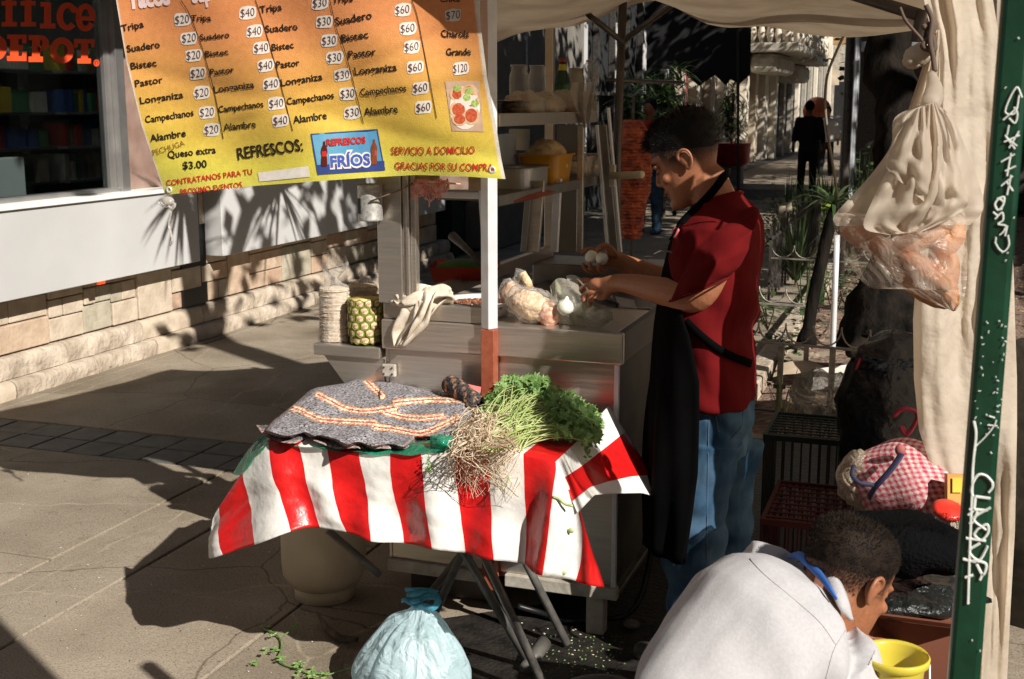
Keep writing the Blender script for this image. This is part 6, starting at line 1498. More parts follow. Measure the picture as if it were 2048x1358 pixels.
# apron: bib and skirt as a sheet wrapped round the front, plus straps
rows = []
zs = [(W(1345, 462, Y=YV).z, 30, .145, .0), (W(1340, 500, Y=YV).z, 44, .165, -.0), (W(1330, 560, Y=YV).z, 62, .185, -.005), (W(1320, 640, Y=YV).z, 84, .195, -.02), (W(1300, 720, Y=YV).z, 96, .195, -.03), (.78, 99, .195, -.045), (.62, 100, .20, -.05), (.48, 96, .20, -.055), (.36, 92, .20, -.06)]
zz_ = []
for i in range(len(zs)-1):
    for k in range(5): zz_.append([lerp(p, q, k/5) for p, q in zip(zs[i], zs[i+1])])
zz_.append(list(zs[-1]))
cx0 = W(1430, 560, Y=YV).x
for j, (z, an, r_, dx) in enumerate(zz_):
    row = []
    for i in range(41):
        a = R(lerp(-an, an, i/40)); fold = (.010*math.sin(i*.55+j*.1)+.006*math.sin(i*1.2-j*.15))*min(1, max(0, (1.0-z)/.3))
        row.append((cx0+dx*.4-(r_*.80+fold)*math.cos(a), YV-.0+(r_+.030+fold)*math.sin(-a), z+.008*math.sin(i*.3)))
    rows.append(row)
ao = MB().grid(rows).build('apron', M['apron'], ven, smooth=True); s_ = ao.modifiers.new('t', 'SOLIDIFY'); s_.thickness = .003
def strap(pts, w_, nm='strap'):
    P = crv(pts, 6); mb = MB(); L_ = []; 
    for i, p in enumerate(P):
        d = P[min(i+1, len(P)-1)]-P[max(0, i-1)]; out = (p-V((cx0, YV, p.z))).normalized(); s = d.cross(out).normalized()*w_; L_.append([p-s, p+s])
    mb.grid(L_); o = mb.build(nm, M['apron'], ao, smooth=True); q = o.modifiers.new('t', 'SOLIDIFY'); q.thickness = .004
strap([on(SB, 1345, 475), on(SB, 1362, 452), on(SB, 1388, 425), on(SB, 1410, 404), W(1432, 375, Y=3.32), W(1448, 352, Y=3.36), W(1458, 344, Y=3.44)], .011)
strap([on(SB, x, y, .005) for x, y in ((1372, 640), (1400, 668), (1430, 694), (1455, 709), (1480, 720), (1498, 727))], .011)
MB().tube(crv([W(1308, 508, Y=3.29), W(1322, 502, Y=3.285), W(1338, 503, Y=3.28), W(1346, 506, Y=3.28)], 4), .0022, 5).build('white_piping', M['greywall'], ao)
MB().ell(W(1352, 466, Y=3.265), (.012, .004, .016), 10).build('apron_badge', mat('badge_pink', (.45, .08, .09), .6), ao, smooth=True)
# onions and knife in his hands
M['onion2'] = mat('peeled_onion', (.62, .62, .50), .35, c2=(.80, .80, .70), scale=16)
for x, y, Yv, s, nm in ((1183, 514, 3.625, .0215, 'peeled white onion held at the finger tips of the vendor'), (1204, 517, 3.605, .020, 'second peeled onion held against the palm of the vendor')):
    o = MB().lathe([(0, -s), (s*.6, -s*.85), (s, -s*.1), (s*.85, .5*s), (s*.35, .9*s), (.0, 1.05*s)], W(x, y, Y=Yv), 18, axis=(-.2, -.3, 1)).build('onion', M['onion2'], None, smooth=True); tag(o, nm, 'onion')
kf = thing('kitchen_knife', 'black handled knife under the near hand of the vendor', 'knife', tuple(W(1210, 605, Y=3.44)))
MB().tube(crv([W(1188, 598, Y=3.45), W(1205, 603, Y=3.44), W(1225, 608, Y=3.44), W(1237, 612, Y=3.44)], 4), [.006]+[.0125]*11+[.009], 12, flat=.7).build('handle', M['black'], kf, smooth=True)
MB().add([W(1190, 600, Y=3.452), W(1188, 592, Y=3.455), W(1160, 560, Y=3.50), W(1152, 556, Y=3.52)], [(0, 1, 2, 3)]).build('blade', M['alum'], kf)
# ------------------------------------------------------------------ the crouching man
D0 = 2.15
kn_ = thing('person', 'man in a pale grey polo shirt crouching over a yellow bucket', 'man', (-.35, 2.0, 0))
wd_ = lambda x, y, d=0: W(x, y, D=D0+d)
hf_ = (RT*.80+V((-math.sin(YAW), math.cos(YAW), 0))*.42); hp = wd_(1692, 1160, -.02)
hk = basis(hf_, R(30), hp, .85, R(-4))
bd = MB(); head_parts(bd, hk)
limb(bd, [hk @ V((0, -.035, .07)), wd_(1660, 1188, 0), wd_(1625, 1225, -.02)], [.056, .062, .07])
spd = (wd_(1640, 1190, 0)-wd_(1330, 1440, -.22)).normalized()
sa = (wd_(1728, 1345, -.12)-wd_(1475, 1130, .12))
def tr_(x, y, d, ka, kb): 
    a = sa*.5*ka; nrm = a.cross(spd).normalized(); return (wd_(x, y, d), a, nrm*kb)
bd.rings([tr_(1615, 1225, 0, .25, .04), tr_(1560, 1270, -.03, .6, .06), tr_(1440, 1360, -.10, .6, .08), tr_(1340, 1450, -.16, .6, .09)], 20)
# arms and legs (mostly below the frame)
shR = wd_(1694, 1340, -.10); shL = wd_(1500, 1160, .14)
elR = V((-.10, 1.98, .50)); haR = V((.02, 2.16, .42)); elL = V((-.10, 2.52, .52)); haL = V((.0, 2.38, .44))
limb(bd, [shR+V((-.04, .05, -.03)), (shR+elR)*.5, elR, (elR+haR)*.5, haR], [.035, .040, .040, .038, .028]); limb(bd, [shL+V((-.03, -.03, -.03)), (shL+elL)*.5, elL, (elL+haL)*.5, haL], [.035, .04, .043, .038, .028])
for hb, sg in ((haR, 1), (haL, -1)):
    bd.ell(hb+V((.04, 0, -.01)), (.045, .036, .018), 14)
    fingers(bd, hb+V((.03, 0, 0)), [[hb+V((.075, .026*k-.012, -.012)), hb+V((.097, .026*k-.012, -.02)), hb+V((.108, .026*k-.012, -.036)), hb+V((.108, .026*k-.012, -.054))] for k in (-.6, .2, 1.0, 1.7)], .0085)
    limb(bd, [hb+V((.02, sg*.03, 0)), hb+V((.045, sg*.052, -.01)), hb+V((.07, sg*.055, -.025))], [.012, .011, .009], 10)
me = fuse(bd, .0045, 3); setcol(me, fadefn(hk, .060, .150, (.030, .018, .012))); me.materials.append(M['skinv']); wlink('body', me, kn_)
ears(hk, M['skin'], kn_)
M['hairb'] = mat('dark_brown_hair', (.008, .005, .004), .75, c2=(.022, .014, .009), scale=60, spec=.15)
scalp(hk, kn_, M['hairb'], lambda s_: lerp(.146, .185, max(0, s_)) if s_ > 0 else lerp(.146, .130, min(1, -s_*1.3)), .009, 7000, .014, seed=8, ramp=1.3)
fd = MB()
for i in range(7500):
    a = random.uniform(-3.5, .5); z = lerp(.070 if math.sin(a) < -.4 else .108, .165, random.random()**.55)
    for p, q in zip(HS, HS[1:]):
        if z <= q[0]: t = (z-p[0])/(q[0]-p[0]); f, b, hw = [lerp(p[k], q[k], t) for k in (1, 2, 3)]; break
    c, q_ = math.cos(a), math.sin(a); e = 2/2.25
    P0 = V(((hw+.001)*math.copysign(abs(c)**e, c), (f+b)/2+((f-b)/2+.001)*math.copysign(abs(q_)**e, q_), z)); nn = V((c, q_, 0)); d = V((random.uniform(-.6, .6), random.uniform(-.6, .6), -1))*.003
    P1 = P0+d+nn*.002; ww = d.cross(nn).normalized()*.00055; fd.add([hk @ (P0-ww), hk @ (P0+ww), hk @ P1], [(0, 1, 2)])
fd.build('buzzed_sides', M['hairb'], kn_)['kind'] = 'stuff'
# polo shirt
M['polo'] = mat('grey_marl_cotton', (.40, .39, .40), .92, c2=(.44, .43, .44), scale=160, bump=.5, bscale=300, bdist=.001, detail=8)
ps = MB()
ps.rings([tr_(1638, 1212, .0, .34, .066), tr_(1620, 1225, -.01, .52, .085), tr_(1590, 1240, -.02, .86, .11), tr_(1552, 1262, -.04, 1.0, .130), tr_(1495, 1312, -.07, 1.0, .140), tr_(1430, 1385, -.10, .92, .142), tr_(1370, 1470, -.14, .84, .140), tr_(1330, 1540, -.18, .8, .14)], 34, power=2.2)
ps.rings([(shR+V((-.03, .04, .005)), V((.0, .06, .02)), V((.04, 0, .055))), (shR, V((0, .066, .0)), V((.05, 0, .050))), (shR.lerp(elR, .45), V((0, .078, 0)), V((.065, 0, .045))), (shR.lerp(elR, .8), V((0, .08, 0)), V((.07, 0, .04)))], 20)
ps.rings([(shL+V((-.03, -.03, .0)), V((.0, .07, .02)), V((.04, 0, .07))), (shL, V((0, .078, .0)), V((.055, 0, .060))), (shL.lerp(elL, .7), V((0, .078, 0)), V((.065, 0, .045)))], 20)
def pw(c):
    v = .007*ns((c.x*8, c.y*8, c.z*8), 1, 3)+.0035*ns((c.x*20, c.y*20, c.z*12), 1, 5)
    q = (c-wd_(1690, 1320, -.2)).length
    return v+.010*ns((c.x*5, c.y*5, c.z*14), 1, 9)+.006*math.sin((c.x*26+c.y*44)+4*ns((c.x*4, c.y*4, c.z*4), 1, 11))*max(0, 1-(c-wd_(1600, 1300, -.2)).length/.22)+.007*math.sin((c.x*70-c.y*30+c.z*30)+3*ns((c.x*7, c.y*7, c.z*7), 1))*max(0, 1-q/.16)
fused('polo_shirt', ps, M['polo'], kn_, .006, 4, pw)
PB = bvh_of([o for o in kn_.children if o.name.startswith('polo_shirt')][0])
for pts in (((1500, 1118), (1530, 1150), (1590, 1200), (1640, 1245), (1672, 1290)), ((1690, 1262), (1668, 1300), (1655, 1345), (1652, 1356))):
    P_ = crv([V((x, y, 0)) for x, y in pts], 8); MB().tube([on(PB, p.x, p.y, .0004, 2.1) for p in P_], .0012, 5).build('seam', M['polo'], kn_, smooth=True)
# collar and blue strap
def nrm_at(p): return (p-wd_(1560, 1300, .10)).normalized()
def band(pA, pB, nm, m, par=kn_, off=0, n=7):
    A = crv(pA, n); B = crv(pB, n); mb = MB().grid([[a.lerp(b, t/4)+nrm_at(a)*(off+.006*math.sin(t/4*3.14)) for t in range(5)] for a, b in zip(A, B)])
    o = mb.build(nm, m, par, smooth=True); s = o.modifiers.new('t', 'SOLIDIFY'); s.thickness = .003
band([wd_(1598, 1112, .09), wd_(1622, 1106, .04), wd_(1650, 1118, -.02), wd_(1680, 1160, -.085), wd_(1698, 1200, -.11), wd_(1706, 1240, -.10)], [wd_(1592, 1124, .07), wd_(1606, 1122, .02), wd_(1640, 1148, -.055), wd_(1664, 1190, -.115), wd_(1682, 1222, -.13), wd_(1700, 1242, -.115)], 'collar', M['polo'])
band([wd_(1588, 1116, .07), wd_(1604, 1110, .02), wd_(1636, 1140, -.055), wd_(1658, 1172, -.11), wd_(1672, 1200, -.125)], [wd_(1572, 1122, .055), wd_(1592, 1124, .0), wd_(1624, 1152, -.065), wd_(1650, 1180, -.115), wd_(1668, 1203, -.13)], 'blue_neck_strap', mat('blue_strap', (.03, .13, .46), .7), off=.006)
# trousers, folded legs
tz = MB()
hip = wd_(1270, 1500, -.30)
for sg, kn2, ft_ in ((-1, V((-.12, 1.98, .40)), V((-.45, 1.88, .06))), (1, V((-.14, 2.42, .40)), V((-.45, 2.35, .06)))):
    h0 = V((-.52, 2.02+.10*sg, .33)); limb(tz, [h0, (h0+kn2)*.5+V((0, 0, .01)), kn2], [.10, .09, .075]); limb(tz, [kn2, (kn2+ft_)*.5, ft_], [.07, .06, .05]); limb(tz, [ft_+V((-.03, 0, -.02)), ft_+V((.14, 0, -.025))], [.04, .035])
tz.ell((-.54, 2.02, .40), (.16, .19, .16), 18)
fused('trousers', tz, mat('dark_trousers', (.02, .022, .03), .85), kn_, .010, 3)
# ------------------------------------------------------------------ passers by
def walker(lab, x, y, Zh, shirt, trouser, face=(0, 1), hair=True, stride=.22, group=None, scale=1, arm=.12):
    p = W(x, y, Z=0); t = thing('person', lab, 'passer-by', tuple(p), group=group); f = V((face[0], face[1], 0)).normalized(); r = V((f.y, -f.x, 0)); k = Zh/1.72
    A = lambda a, b, z: p+r*a*k+f*b*k+V((0, 0, z*k))
    mb = MB(); limb(mb, [A(0, 0, 1.42), A(0, .02, 1.52)], [.055*k, .055*k]); mb.ell(A(0, .02, 1.62), (.08*k, .095*k, .115*k), 14); mb.ell(A(0, .115, 1.60), (.012*k, .02*k, .02*k), 8)
    for s in (-1, 1):
        limb(mb, [A(s*.19, 0, 1.38), A(s*.25, -.02, 1.12), A(s*.27, s*arm+.04, .88), A(s*.27, s*arm+.07, .80)], [.05*k, .042*k, .034*k, .035*k], 10)
        limb(mb, [A(s*.09, 0, .9), A(s*.1, s*stride*.4, .48), A(s*.1, s*stride, .08)], [.075*k, .055*k, .04*k], 10)
    mb.rings([(A(0, 0, 1.44), r*.1*k, f*.07*k), (A(0, 0, 1.38), r*.18*k, f*.10*k), (A(0, 0, 1.1), r*.15*k, f*.10*k), (A(0, 0, .9), r*.15*k, f*.1*k)], 14)
    fused('body', mb, M['skin'], t, .02*k, 2)
    mb = MB(); mb.rings([(A(0, 0, 1.46), r*.09*k, f*.07*k), (A(0, 0, 1.40), r*.2*k, f*.115*k), (A(0, 0, 1.1), r*.175*k, f*.125*k), (A(0, 0, .86), r*.18*k, f*.13*k)], 16)
    for s in (-1, 1): limb(mb, [A(s*.19, 0, 1.38), A(s*.25, -.02, 1.12), A(s*.26, s*arm*.5+.02, 1.0)], [.07*k, .06*k, .055*k], 10)
    fused('shirt', mb, shirt, t, .02*k, 2)
    mb = MB(); mb.rings([(A(0, 0, .95), r*.16*k, f*.11*k), (A(0, 0, .8), r*.17*k, f*.12*k)], 14)
    for s in (-1, 1): limb(mb, [A(s*.09, 0, .85), A(s*.1, s*stride*.4, .48), A(s*.1, s*stride, .07)], [.095*k, .08*k, .065*k], 10); limb(mb, [A(s*.1, s*stride-.06, .04), A(s*.1, s*stride+.14, .035)], [.045*k, .035*k], 8)
    fused('trousers', mb, trouser, t, .02*k, 2)
    if hair: MB().ell(A(0, 0, 1.65), (.092*k, .10*k, .105*k), 14).build('hair', M['hair'], t, smooth=True)
    return t
M['tee'] = mat('red_cotton', (.42, .022, .012), .9, var=.1); M['drk'] = mat('black_cloth', (.01, .01, .012), .9)
walker('person in a red top and jeans standing behind the meat spit', 1296, 468, 1.66, M['tee'], M['denim'], (-.3, -1), stride=.05)
walker('figure in black walking away up the pavement beyond the flower bed', 1612, 388, 1.66, M['drk'], M['drk'], (0, 1), stride=.12)
walker('distant walker in a white top coming along the pavement', 1650, 352, 1.55, M['panelw'], M['drk'], (0, -1), stride=.2)
walker('distant dark dressed walker beside the one in white', 1630, 345, 1.5, M['drk'], M['drk'], (0, -1), stride=.15)
walker('distant walker in grey seen just right of the figure in black', 1637, 330, 1.7, M['galv'], M['drk'], (0, -1), stride=.15)
o = MB().ell(W(1634, 222, Y=30), (.33, .33, .33), 18).build('orange_balloon', mat('balloon', (.42, .10, .025), .4), None, smooth=True); tag(o, 'round orange balloon above the walkers', 'balloon')
o = MB().tube([W(1634, 232, Y=30), W(1637, 262, Y=30)], .01, 5).build('string', M['white'], o)
# ================================================================== under and around the cart
tk = thing('gas_cylinder', 'beige gas cylinder standing on the pavement under the table', 'gas cylinder', tuple(W(650, 1195, Z=0)))
c = W(650, 1190, Z=0); c = V((c.x, c.y, 0)); kk = .139
M['tank'] = mat('tank_enamel', (.50, .41, .29), .5, c2=(.60, .51, .38), scale=5, bump=.2, bscale=40, lo=.3, hi=.6)
MB().lathe([(.08, .035), (.112, .05), (.135, .085), (kk, .13), (kk, .36), (.137, .40), (.125, .44), (.10, .475), (.06, .495), (0, .50)], c, 40).build('shell', M['tank'], tk, smooth=True)
MB().lathe([(.095, 0), (.099, .002), (.099, .045), (.093, .05)], c, 30, cap=False).build('foot_ring', M['tank'], tk, smooth=True)
MB().lathe([(.087, .48), (.09, .49), (.09, .60), (.085, .605)], c, 30, cap=False).build('collar', M['tank'], tk, smooth=True)
MB().lathe([(.02, .5), (.02, .53), (.03, .54), (.03, .56), (0, .565)], c, 14).build('valve', M['frameal'], tk, smooth=True)
def wrapb(z0, z1, a0, a1, r_, nm, m): MB().grid([[c+V((r_*math.cos(R(lerp(a0, a1, i/12))), r_*math.sin(R(lerp(a0, a1, i/12))), z)) for i in range(13)] for z in (z0, z1)]).build(nm, m, tk, smooth=True)
wrapb(.300, .336, 190, 300, kk+.0008, 'blue_band', mat('label_blue', (.05, .09, .22), .5, var=.2)); wrapb(.337, .362, 205, 300, kk+.0008, 'picture_label', mat('label_beige', (.30, .24, .17), .5, c2=(.12, .06, .04), scale=60)); wrapb(.306, .326, 262, 288, kk+.0016, 'barcode', mat('label_pale', (.35, .33, .3), .5, c2=(.1, .1, .1), scale=300, stretch=(1, 1, .01)))
for z in (.29, .365): MB().lathe([(kk-.001, z), (kk+.0015, z+.002), (kk-.001, z+.004)], c, 40, cap=False).build('weld_line', M['tank'], tk, smooth=True)
# tied blue carrier bag
bb = thing('blue_carrier_bag', 'tied pale blue plastic carrier bag standing on the pavement', 'bag', tuple(W(822, 1370, Z=0)))
M['bluef'] = film('blue_bag_film', (.66, .86, .92), .72, .35, .7, .45, 12, .05)
cb = V((W(822, 1380, Z=0).x, W(822, 1380, Z=0).y, 0)); Ty = cb.y+.02
neck = W(838, 1212, Y=Ty); Hn = neck.z
prof = [(.02, .002), (.13, .004), (.160, .03), (.162, .07), (.140, .12), (.108, .165), (.072, .205), (.036, Hn-.02), (.014, Hn)]
NA = 72; mb = MB(); pr2 = crv([V((a, 0, b)) for a, b in prof], 5); base_ = 0
for j, p in enumerate(pr2):
    t = p.z/Hn; pl_ = .18*min(1, t*1.3)**1.5
    for k in range(NA):
        a = 2*math.pi*k/NA; rr_ = p.x*(1+pl_*(.5*math.sin(a*13+2*math.sin(a*3))+.35*math.sin(a*23+1))*(.5+.5*t)+.14*ns((math.cos(a)*1.4, math.sin(a)*1.4, t*2), 1, 3))
        mb.v.append(tuple(V((cb.x, cb.y, 0)).lerp(V((neck.x, neck.y, 0)), t**2)+V((rr_*math.cos(a), rr_*math.sin(a)*.85, p.z))))
for j in range(len(pr2)-1):
    for k in range(NA): a = j*NA+k; b = j*NA+(k+1) % NA; mb.f.append((a, b, b+NA, a+NA)); mb.mi.append(0)
mb.build('bag_body', M['bluef'], bb, smooth=True)
blob('white_contents', (cb.x+.01, cb.y, .075), (.10, .085, .07), M['white'], bb, 2.5, .3, seed=12)
M['bluek'] = film('blue_knot_film', (.12, .55, .74), .9, .3, .6, .4, 14, .04)
sheet([W(812, 1176, Y=Ty), W(835, 1174, Y=Ty-.01), W(860, 1176, Y=Ty), W(878, 1182, Y=Ty)], [W(822, 1212, Y=Ty-.01), W(838, 1214, Y=Ty-.015), W(846, 1200, Y=Ty-.01), W(872, 1196, Y=Ty-.01)], 'handle', M['bluek'], bb, amp=.004)
MB().tube(crv([W(872, 1190, Y=Ty), W(876, 1204, Y=Ty-.01), W(866, 1216, Y=Ty-.015), W(848, 1212, Y=Ty-.015), W(838, 1214, Y=Ty-.01)], 5), [.010]*10+[.012]*11, 10, flat=.5).build('handle_loop', M['bluek'], bb, smooth=True)
MB().tube(crv([W(838, 1214, Y=Ty), W(822, 1206, Y=Ty-.01), W(808, 1200, Y=Ty-.01), W(804, 1204, Y=Ty)], 4), [.012, .010, .009, .008, .007, .007, .006, .006, .006, .005, .005, .004, .003], 8).build('knot_tail', M['bluek'], bb, smooth=True)
# hose, boards, loose pieces
tag(MB().tube(crv([W(1035, 1212, Z=.05), W(1080, 1225, Z=.03), W(1130, 1240, Z=.02), W(1175, 1238, Z=.02), (-.84, 3.48, .06), (-.80, 3.55, .16), (-.79, 3.62, .40), (-.80, 3.62, .62)], 8), .0095, 10).build('gas_hose', M['black'], None, smooth=True), 'black rubber hose curving round the front corner of the cart', 'hose')
bx = thing('wooden_crate', 'low wooden crate end in the shadow between gas cylinder and cart', 'crate', (-1.5, 3.5, 0))
MB().box((-1.60, 3.52, .10), (-1.32, 3.54, .22)).build('board', M['rust'], bx); MB().box((-1.50, 3.50, .23), (-1.28, 3.515, .30)).build('board', M['frameal'], bx); MB().box((-1.6, 3.55, .005), (-1.3, 3.8, .09)).build('base', M['pole'], bx)
pp = thing('curved_peel', 'curved pale edged scrap of bark lying by the gas cylinder', 'scrap', tuple(W(690, 1275, Z=0)))
MB().grid([[W(x, y, Z=z) for x, y, z in r_] for r_ in ([(634, 1230, .02), (650, 1262, .015), (680, 1285, .008), (715, 1283, .004)], [(640, 1228, .04), (658, 1252, .035), (684, 1270, .03), (718, 1274, .02)], [(640, 1245, .005), (664, 1268, .003), (690, 1280, .003), (716, 1284, .003)])]).build('scrap_body', M['bark'], pp, smooth=True)
# coriander sprig on the pavement
sg = thing('coriander_sprig', 'wilted coriander sprig lying on the sunlit pavement', 'sprig', tuple(W(560, 1300, Z=0)))
zf = .008
MB().tube(crv([W(x, y, Z=zf) for x, y in ((528, 1258), (548, 1266), (562, 1280), (562, 1300), (556, 1318), (572, 1330), (598, 1338), (622, 1348), (650, 1352))], 5), .003, 6).build('stem', M['cleaf'], sg, smooth=True)
for (x0, y0, x1, y1) in ((560, 1275, 590, 1256), (560, 1300, 540, 1302), (622, 1348, 660, 1350), (700, 1336, 655, 1350)): MB().tube([W(x0, y0, Z=zf), W(x1, y1, Z=zf+.004)], .002, 5).build('stem', M['cleaf'], sg)
ls = MB(); rs = random.Random(4)
def gleaf(x, y, s, z=.008):
    p = W(x, y, Z=z+rs.uniform(0, .012)); n0 = len(ls.v); a0 = rs.uniform(0, 6.28); ls.v.append(tuple(p+V((0, 0, .004))))
    for k, r_ in enumerate((1, .5, .9, .45, .8, .4, .9, .5, 1, .5)): a = a0+k*.628; ls.v.append(tuple(p+V((math.cos(a), math.sin(a), rs.uniform(-.1, .5)))*s*r_))
    for k in range(10): ls.f.append((n0, n0+1+k, n0+1+(k+1) % 10)); ls.mi.append(0)
for cx_, cy_, n_, sp_ in ((528, 1250, 5, 12), (594, 1252, 5, 7), (548, 1270, 5, 8), (540, 1300, 8, 14), (560, 1318, 8, 8), (600, 1328, 8, 10), (610, 1345, 16, 20), (640, 1352, 12, 16), (510, 1325, 4, 8)):
    for i in range(n_): gleaf(cx_+rs.uniform(-sp_, sp_), cy_+rs.uniform(-sp_*.5, sp_*.5), rs.uniform(.006, .012))
ls.build('leaves', M['cleaf'], sg)['kind'] = 'stuff'
ls = MB(); oc = MB()
for i in range(90):
    x, y = rs.uniform(1090, 1250), rs.uniform(1268, 1358); gleaf(x, y, rs.uniform(.002, .005), .003)
for i in range(60):
    x, y = rs.uniform(1040, 1250), rs.uniform(1240, 1358); s = rs.uniform(.002, .006); oc.ell(W(x, y, Z=.005), (s, s*.6, s*.4), 6, mi=rs.choice([0, 0, 1]))
tag(ls.build('herb_scraps', M['cleaf']), 'tiny green herb scraps scattered on the pavement below the cart', 'scraps', kind='stuff')
tag(oc.build('onion_scraps', [M['onion'], M['croot']]), 'pale onion peel crumbs scattered on the pavement below the cart', 'scraps', kind='stuff')
MB_ = MB()
for i in range(140):
    x, y = rs.uniform(0, 640), rs.uniform(930, 1358); s = rs.uniform(.001, .0035); MB_.ell(W(x, y, Z=.003), (s, s*.7, s*.4), 5, mi=rs.choice([0, 1]))
tag(MB_.build('pavement_grit', [M['patch'], M['iron']]), 'specks of grit and crumbs on the sunlit pavement', 'grit', kind='stuff')
# dark sheet over the ground: wet grime and painted shade under the work place
fm = tag(MB().grid([[(lerp(-1.50+.10*ns((j*.6, 1, 1), 1)+(.38 if j > 3 else 0), .12, i/16), lerp(2.45, 5.86, j/12), .006+.003*ns((i, j, 0), .5)) for i in range(17)] for j in range(13)]).build('wet_shade_sheet', mat('wet_shaded_ground', (.010, .009, .008), .5, c2=(.028, .024, .02), scale=16, bump=.8, bscale=70), None, smooth=True), 'dark sheet for wet grime and shade on the ground under and behind the vendor', 'ground sheet')
sv = tag(blob('crumpled_tissue', W(1262, 1248, Z=.02), (.025, .02, .012), M['greywall'], None, 6, .5), 'small crumpled grey tissue on the dark ground right of the cart leg', 'tissue')
# ================================================================== bread bag on the tarp
bg_ = thing('bread_bag', 'clear plastic bag full of oval bread rolls hanging on the tarp', 'bag of bread', tuple(W(1860, 610, D=2.42)))
M['bread'] = mat('bread_crust', (.30, .085, .02), .55, c2=(.52, .21, .07), scale=9, bump=.25, bscale=40)
M['haze'] = film('bag_film', (.64, .53, .42), .26, .3, .5, .4, 16, .04)
M['haze2'] = film('bag_film_thick', (.66, .57, .46), .80, .6, .3, .55, 5, .03)
def bun(x, y, ang, l, w_, d, m=None):
    a = R(ang); dx, dy = math.cos(a)*l/2, -math.sin(a)*l/2; A_ = W(x-dx, y-dy, D=d); B_ = W(x+dx, y+dy, D=d); k_ = w_/2*d/FL
    P = [A_.lerp(B_, t) for t in (0, .08, .25, .5, .75, .92, 1)]
    MB().tube(P, [k_*.12, k_*.5, k_*.88, k_, k_*.88, k_*.5, k_*.12], 16).build('bread_roll', m or M['bread'], bg_, smooth=True)
for a_ in ((1735, 480, -22, 120, 44, 2.44), (1790, 505, -18, 130, 46, 2.42), (1840, 480, 22, 140, 44, 2.40), (1800, 535, -28, 120, 44, 2.44), (1850, 540, -35, 130, 48, 2.40), (1880, 500, 80, 110, 44, 2.41), (1890, 570, -70, 110, 46, 2.42), (1850, 585, -30, 120, 40, 2.44), (1760, 455, -5, 90, 40, 2.46), (1905, 480, 60, 80, 42, 2.44), (1815, 470, -10, 110, 40, 2.46), (1900, 545, 85, 90, 38, 2.44)): bun(*a_)
def skin(name, L_, Rr_, D_, m, bulge=.06, nz=2, n=26, fold=.008):
    A = crv([V((x, y, 0)) for x, y in L_], 6); B = crv([V((x, y, 0)) for x, y in Rr_], 6); rows = []
    for j, (a, b) in enumerate(zip(A, B)):
        t = j/(len(A)-1); rows.append([W(lerp(a.x, b.x, i/n), lerp(a.y, b.y, i/n), D=D_-bulge*math.sin(math.pi*i/n)*math.sin(math.pi*min(1, t*1.1+.05))**.6+fold*math.sin(i*.9+j*.15)*(1-.5*t)+fold*ns((i*.35, j*.25, nz), 1)) for i in range(n+1)])
    return MB().grid(rows).build(name, m, bg_, smooth=True)
skin('outer_film', [(1790, 400), (1735, 425), (1690, 425), (1668, 432), (1672, 470), (1700, 530), (1740, 575), (1800, 575), (1850, 600), (1895, 618)], [(1925, 400), (1930, 430), (1932, 460), (1934, 490), (1935, 520), (1934, 550), (1932, 575), (1930, 590), (1925, 605), (1912, 622)], 2.36, M['haze'], .05)
skin('upper_film', [(1852, 205), (1790, 235), (1782, 290), (1745, 345), (1705, 390), (1668, 432), (1672, 452)], [(1870, 205), (1905, 235), (1925, 280), (1945, 330), (1962, 380), (1966, 420), (1940, 450)], 2.37, M['haze2'], .05, 5, fold=.014)
skin('front_flap', [(1848, 210), (1815, 250), (1800, 300), (1770, 350), (1745, 400), (1728, 455), (1780, 470)], [(1872, 205), (1900, 270), (1915, 330), (1930, 380), (1935, 410), (1905, 435), (1850, 462)], 2.31, M['haze2'], .03, 9, fold=.014)
skin('front_flap', [(1832, 218), (1800, 260), (1780, 300), (1772, 330), (1785, 350)], [(1850, 212), (1870, 280), (1882, 340), (1890, 400), (1880, 430)], 2.285, M['haze2'], .02, 12, 16, .01)
MB().tube(crv([W(1862, 150, D=2.55), W(1868, 180, D=2.45), W(1860, 212, D=2.34)], 5), [.010, .012, .013, .014, .016, .018, .018, .02, .02, .02, .018], 10).build('gathered_neck', M['haze2'], bg_, smooth=True)
# ================================================================== fences, bed plants, trees, poles
fn = thing('bed_fence', 'low iron fence with upturned hoops along the near edge of the planting bed', 'fence', (-.5, 6.15, 0))
def hoopfence(t, x0, x1, y, zr, hoops, posts, yaw=0):
    MB().bar((x0, y, zr), (x1, y-.12, zr), .022, .010, up=(0, 0, 1)).build('top_rail', M['ironw'], t)
    MB().bar((x0, y, .07), (x1, y-.12, .07), .016, .008, up=(0, 0, 1)).build('bottom_rail', M['iron'], t)
    for i in range(hoops):
        a = lerp(x0, x1, i/hoops); b = lerp(x0, x1, (i+1)/hoops); m_ = (a+b)/2; h_ = (b-a)/2; yy = lerp(y, y-.12, (i+.5)/hoops)
        MB().tube([(m_-h_*math.cos(q), yy, zr+.105-.095*math.sin(q)) for q in [math.pi*k/12 for k in range(13)]], .0045, 6).build('hoop', M['ironw'], t, smooth=True)
    for px_ in posts:
        MB().box((px_-.014, y-.07, -.02), (px_+.014, y-.045, zr-.006)).build('post', M['ironw'], t); MB().box((px_-.03, y-.075, .20), (px_+.03, y-.04, .22)).build('collar', M['iron'], t)
hoopfence(fn, -.98, .25, 6.2, .42, 9, [W(x, 760, Y=6.15).x for x in (1560, 1663)]+[.2])
fn2 = thing('bed_fence', 'second hoop fence crossing the middle of the planting bed', 'fence', (-.5, 7.9, 0)); hoopfence(fn2, -1.02, .1, 7.45, .42, 7, [-.72, -.2])
fn3 = thing('bed_fence', 'farthest hoop fence at the back of the planting bed', 'fence', (-.5, 9.9, 0)); hoopfence(fn3, -1.25, -.2, 9.75, .42, 6, [-.9, -.5])
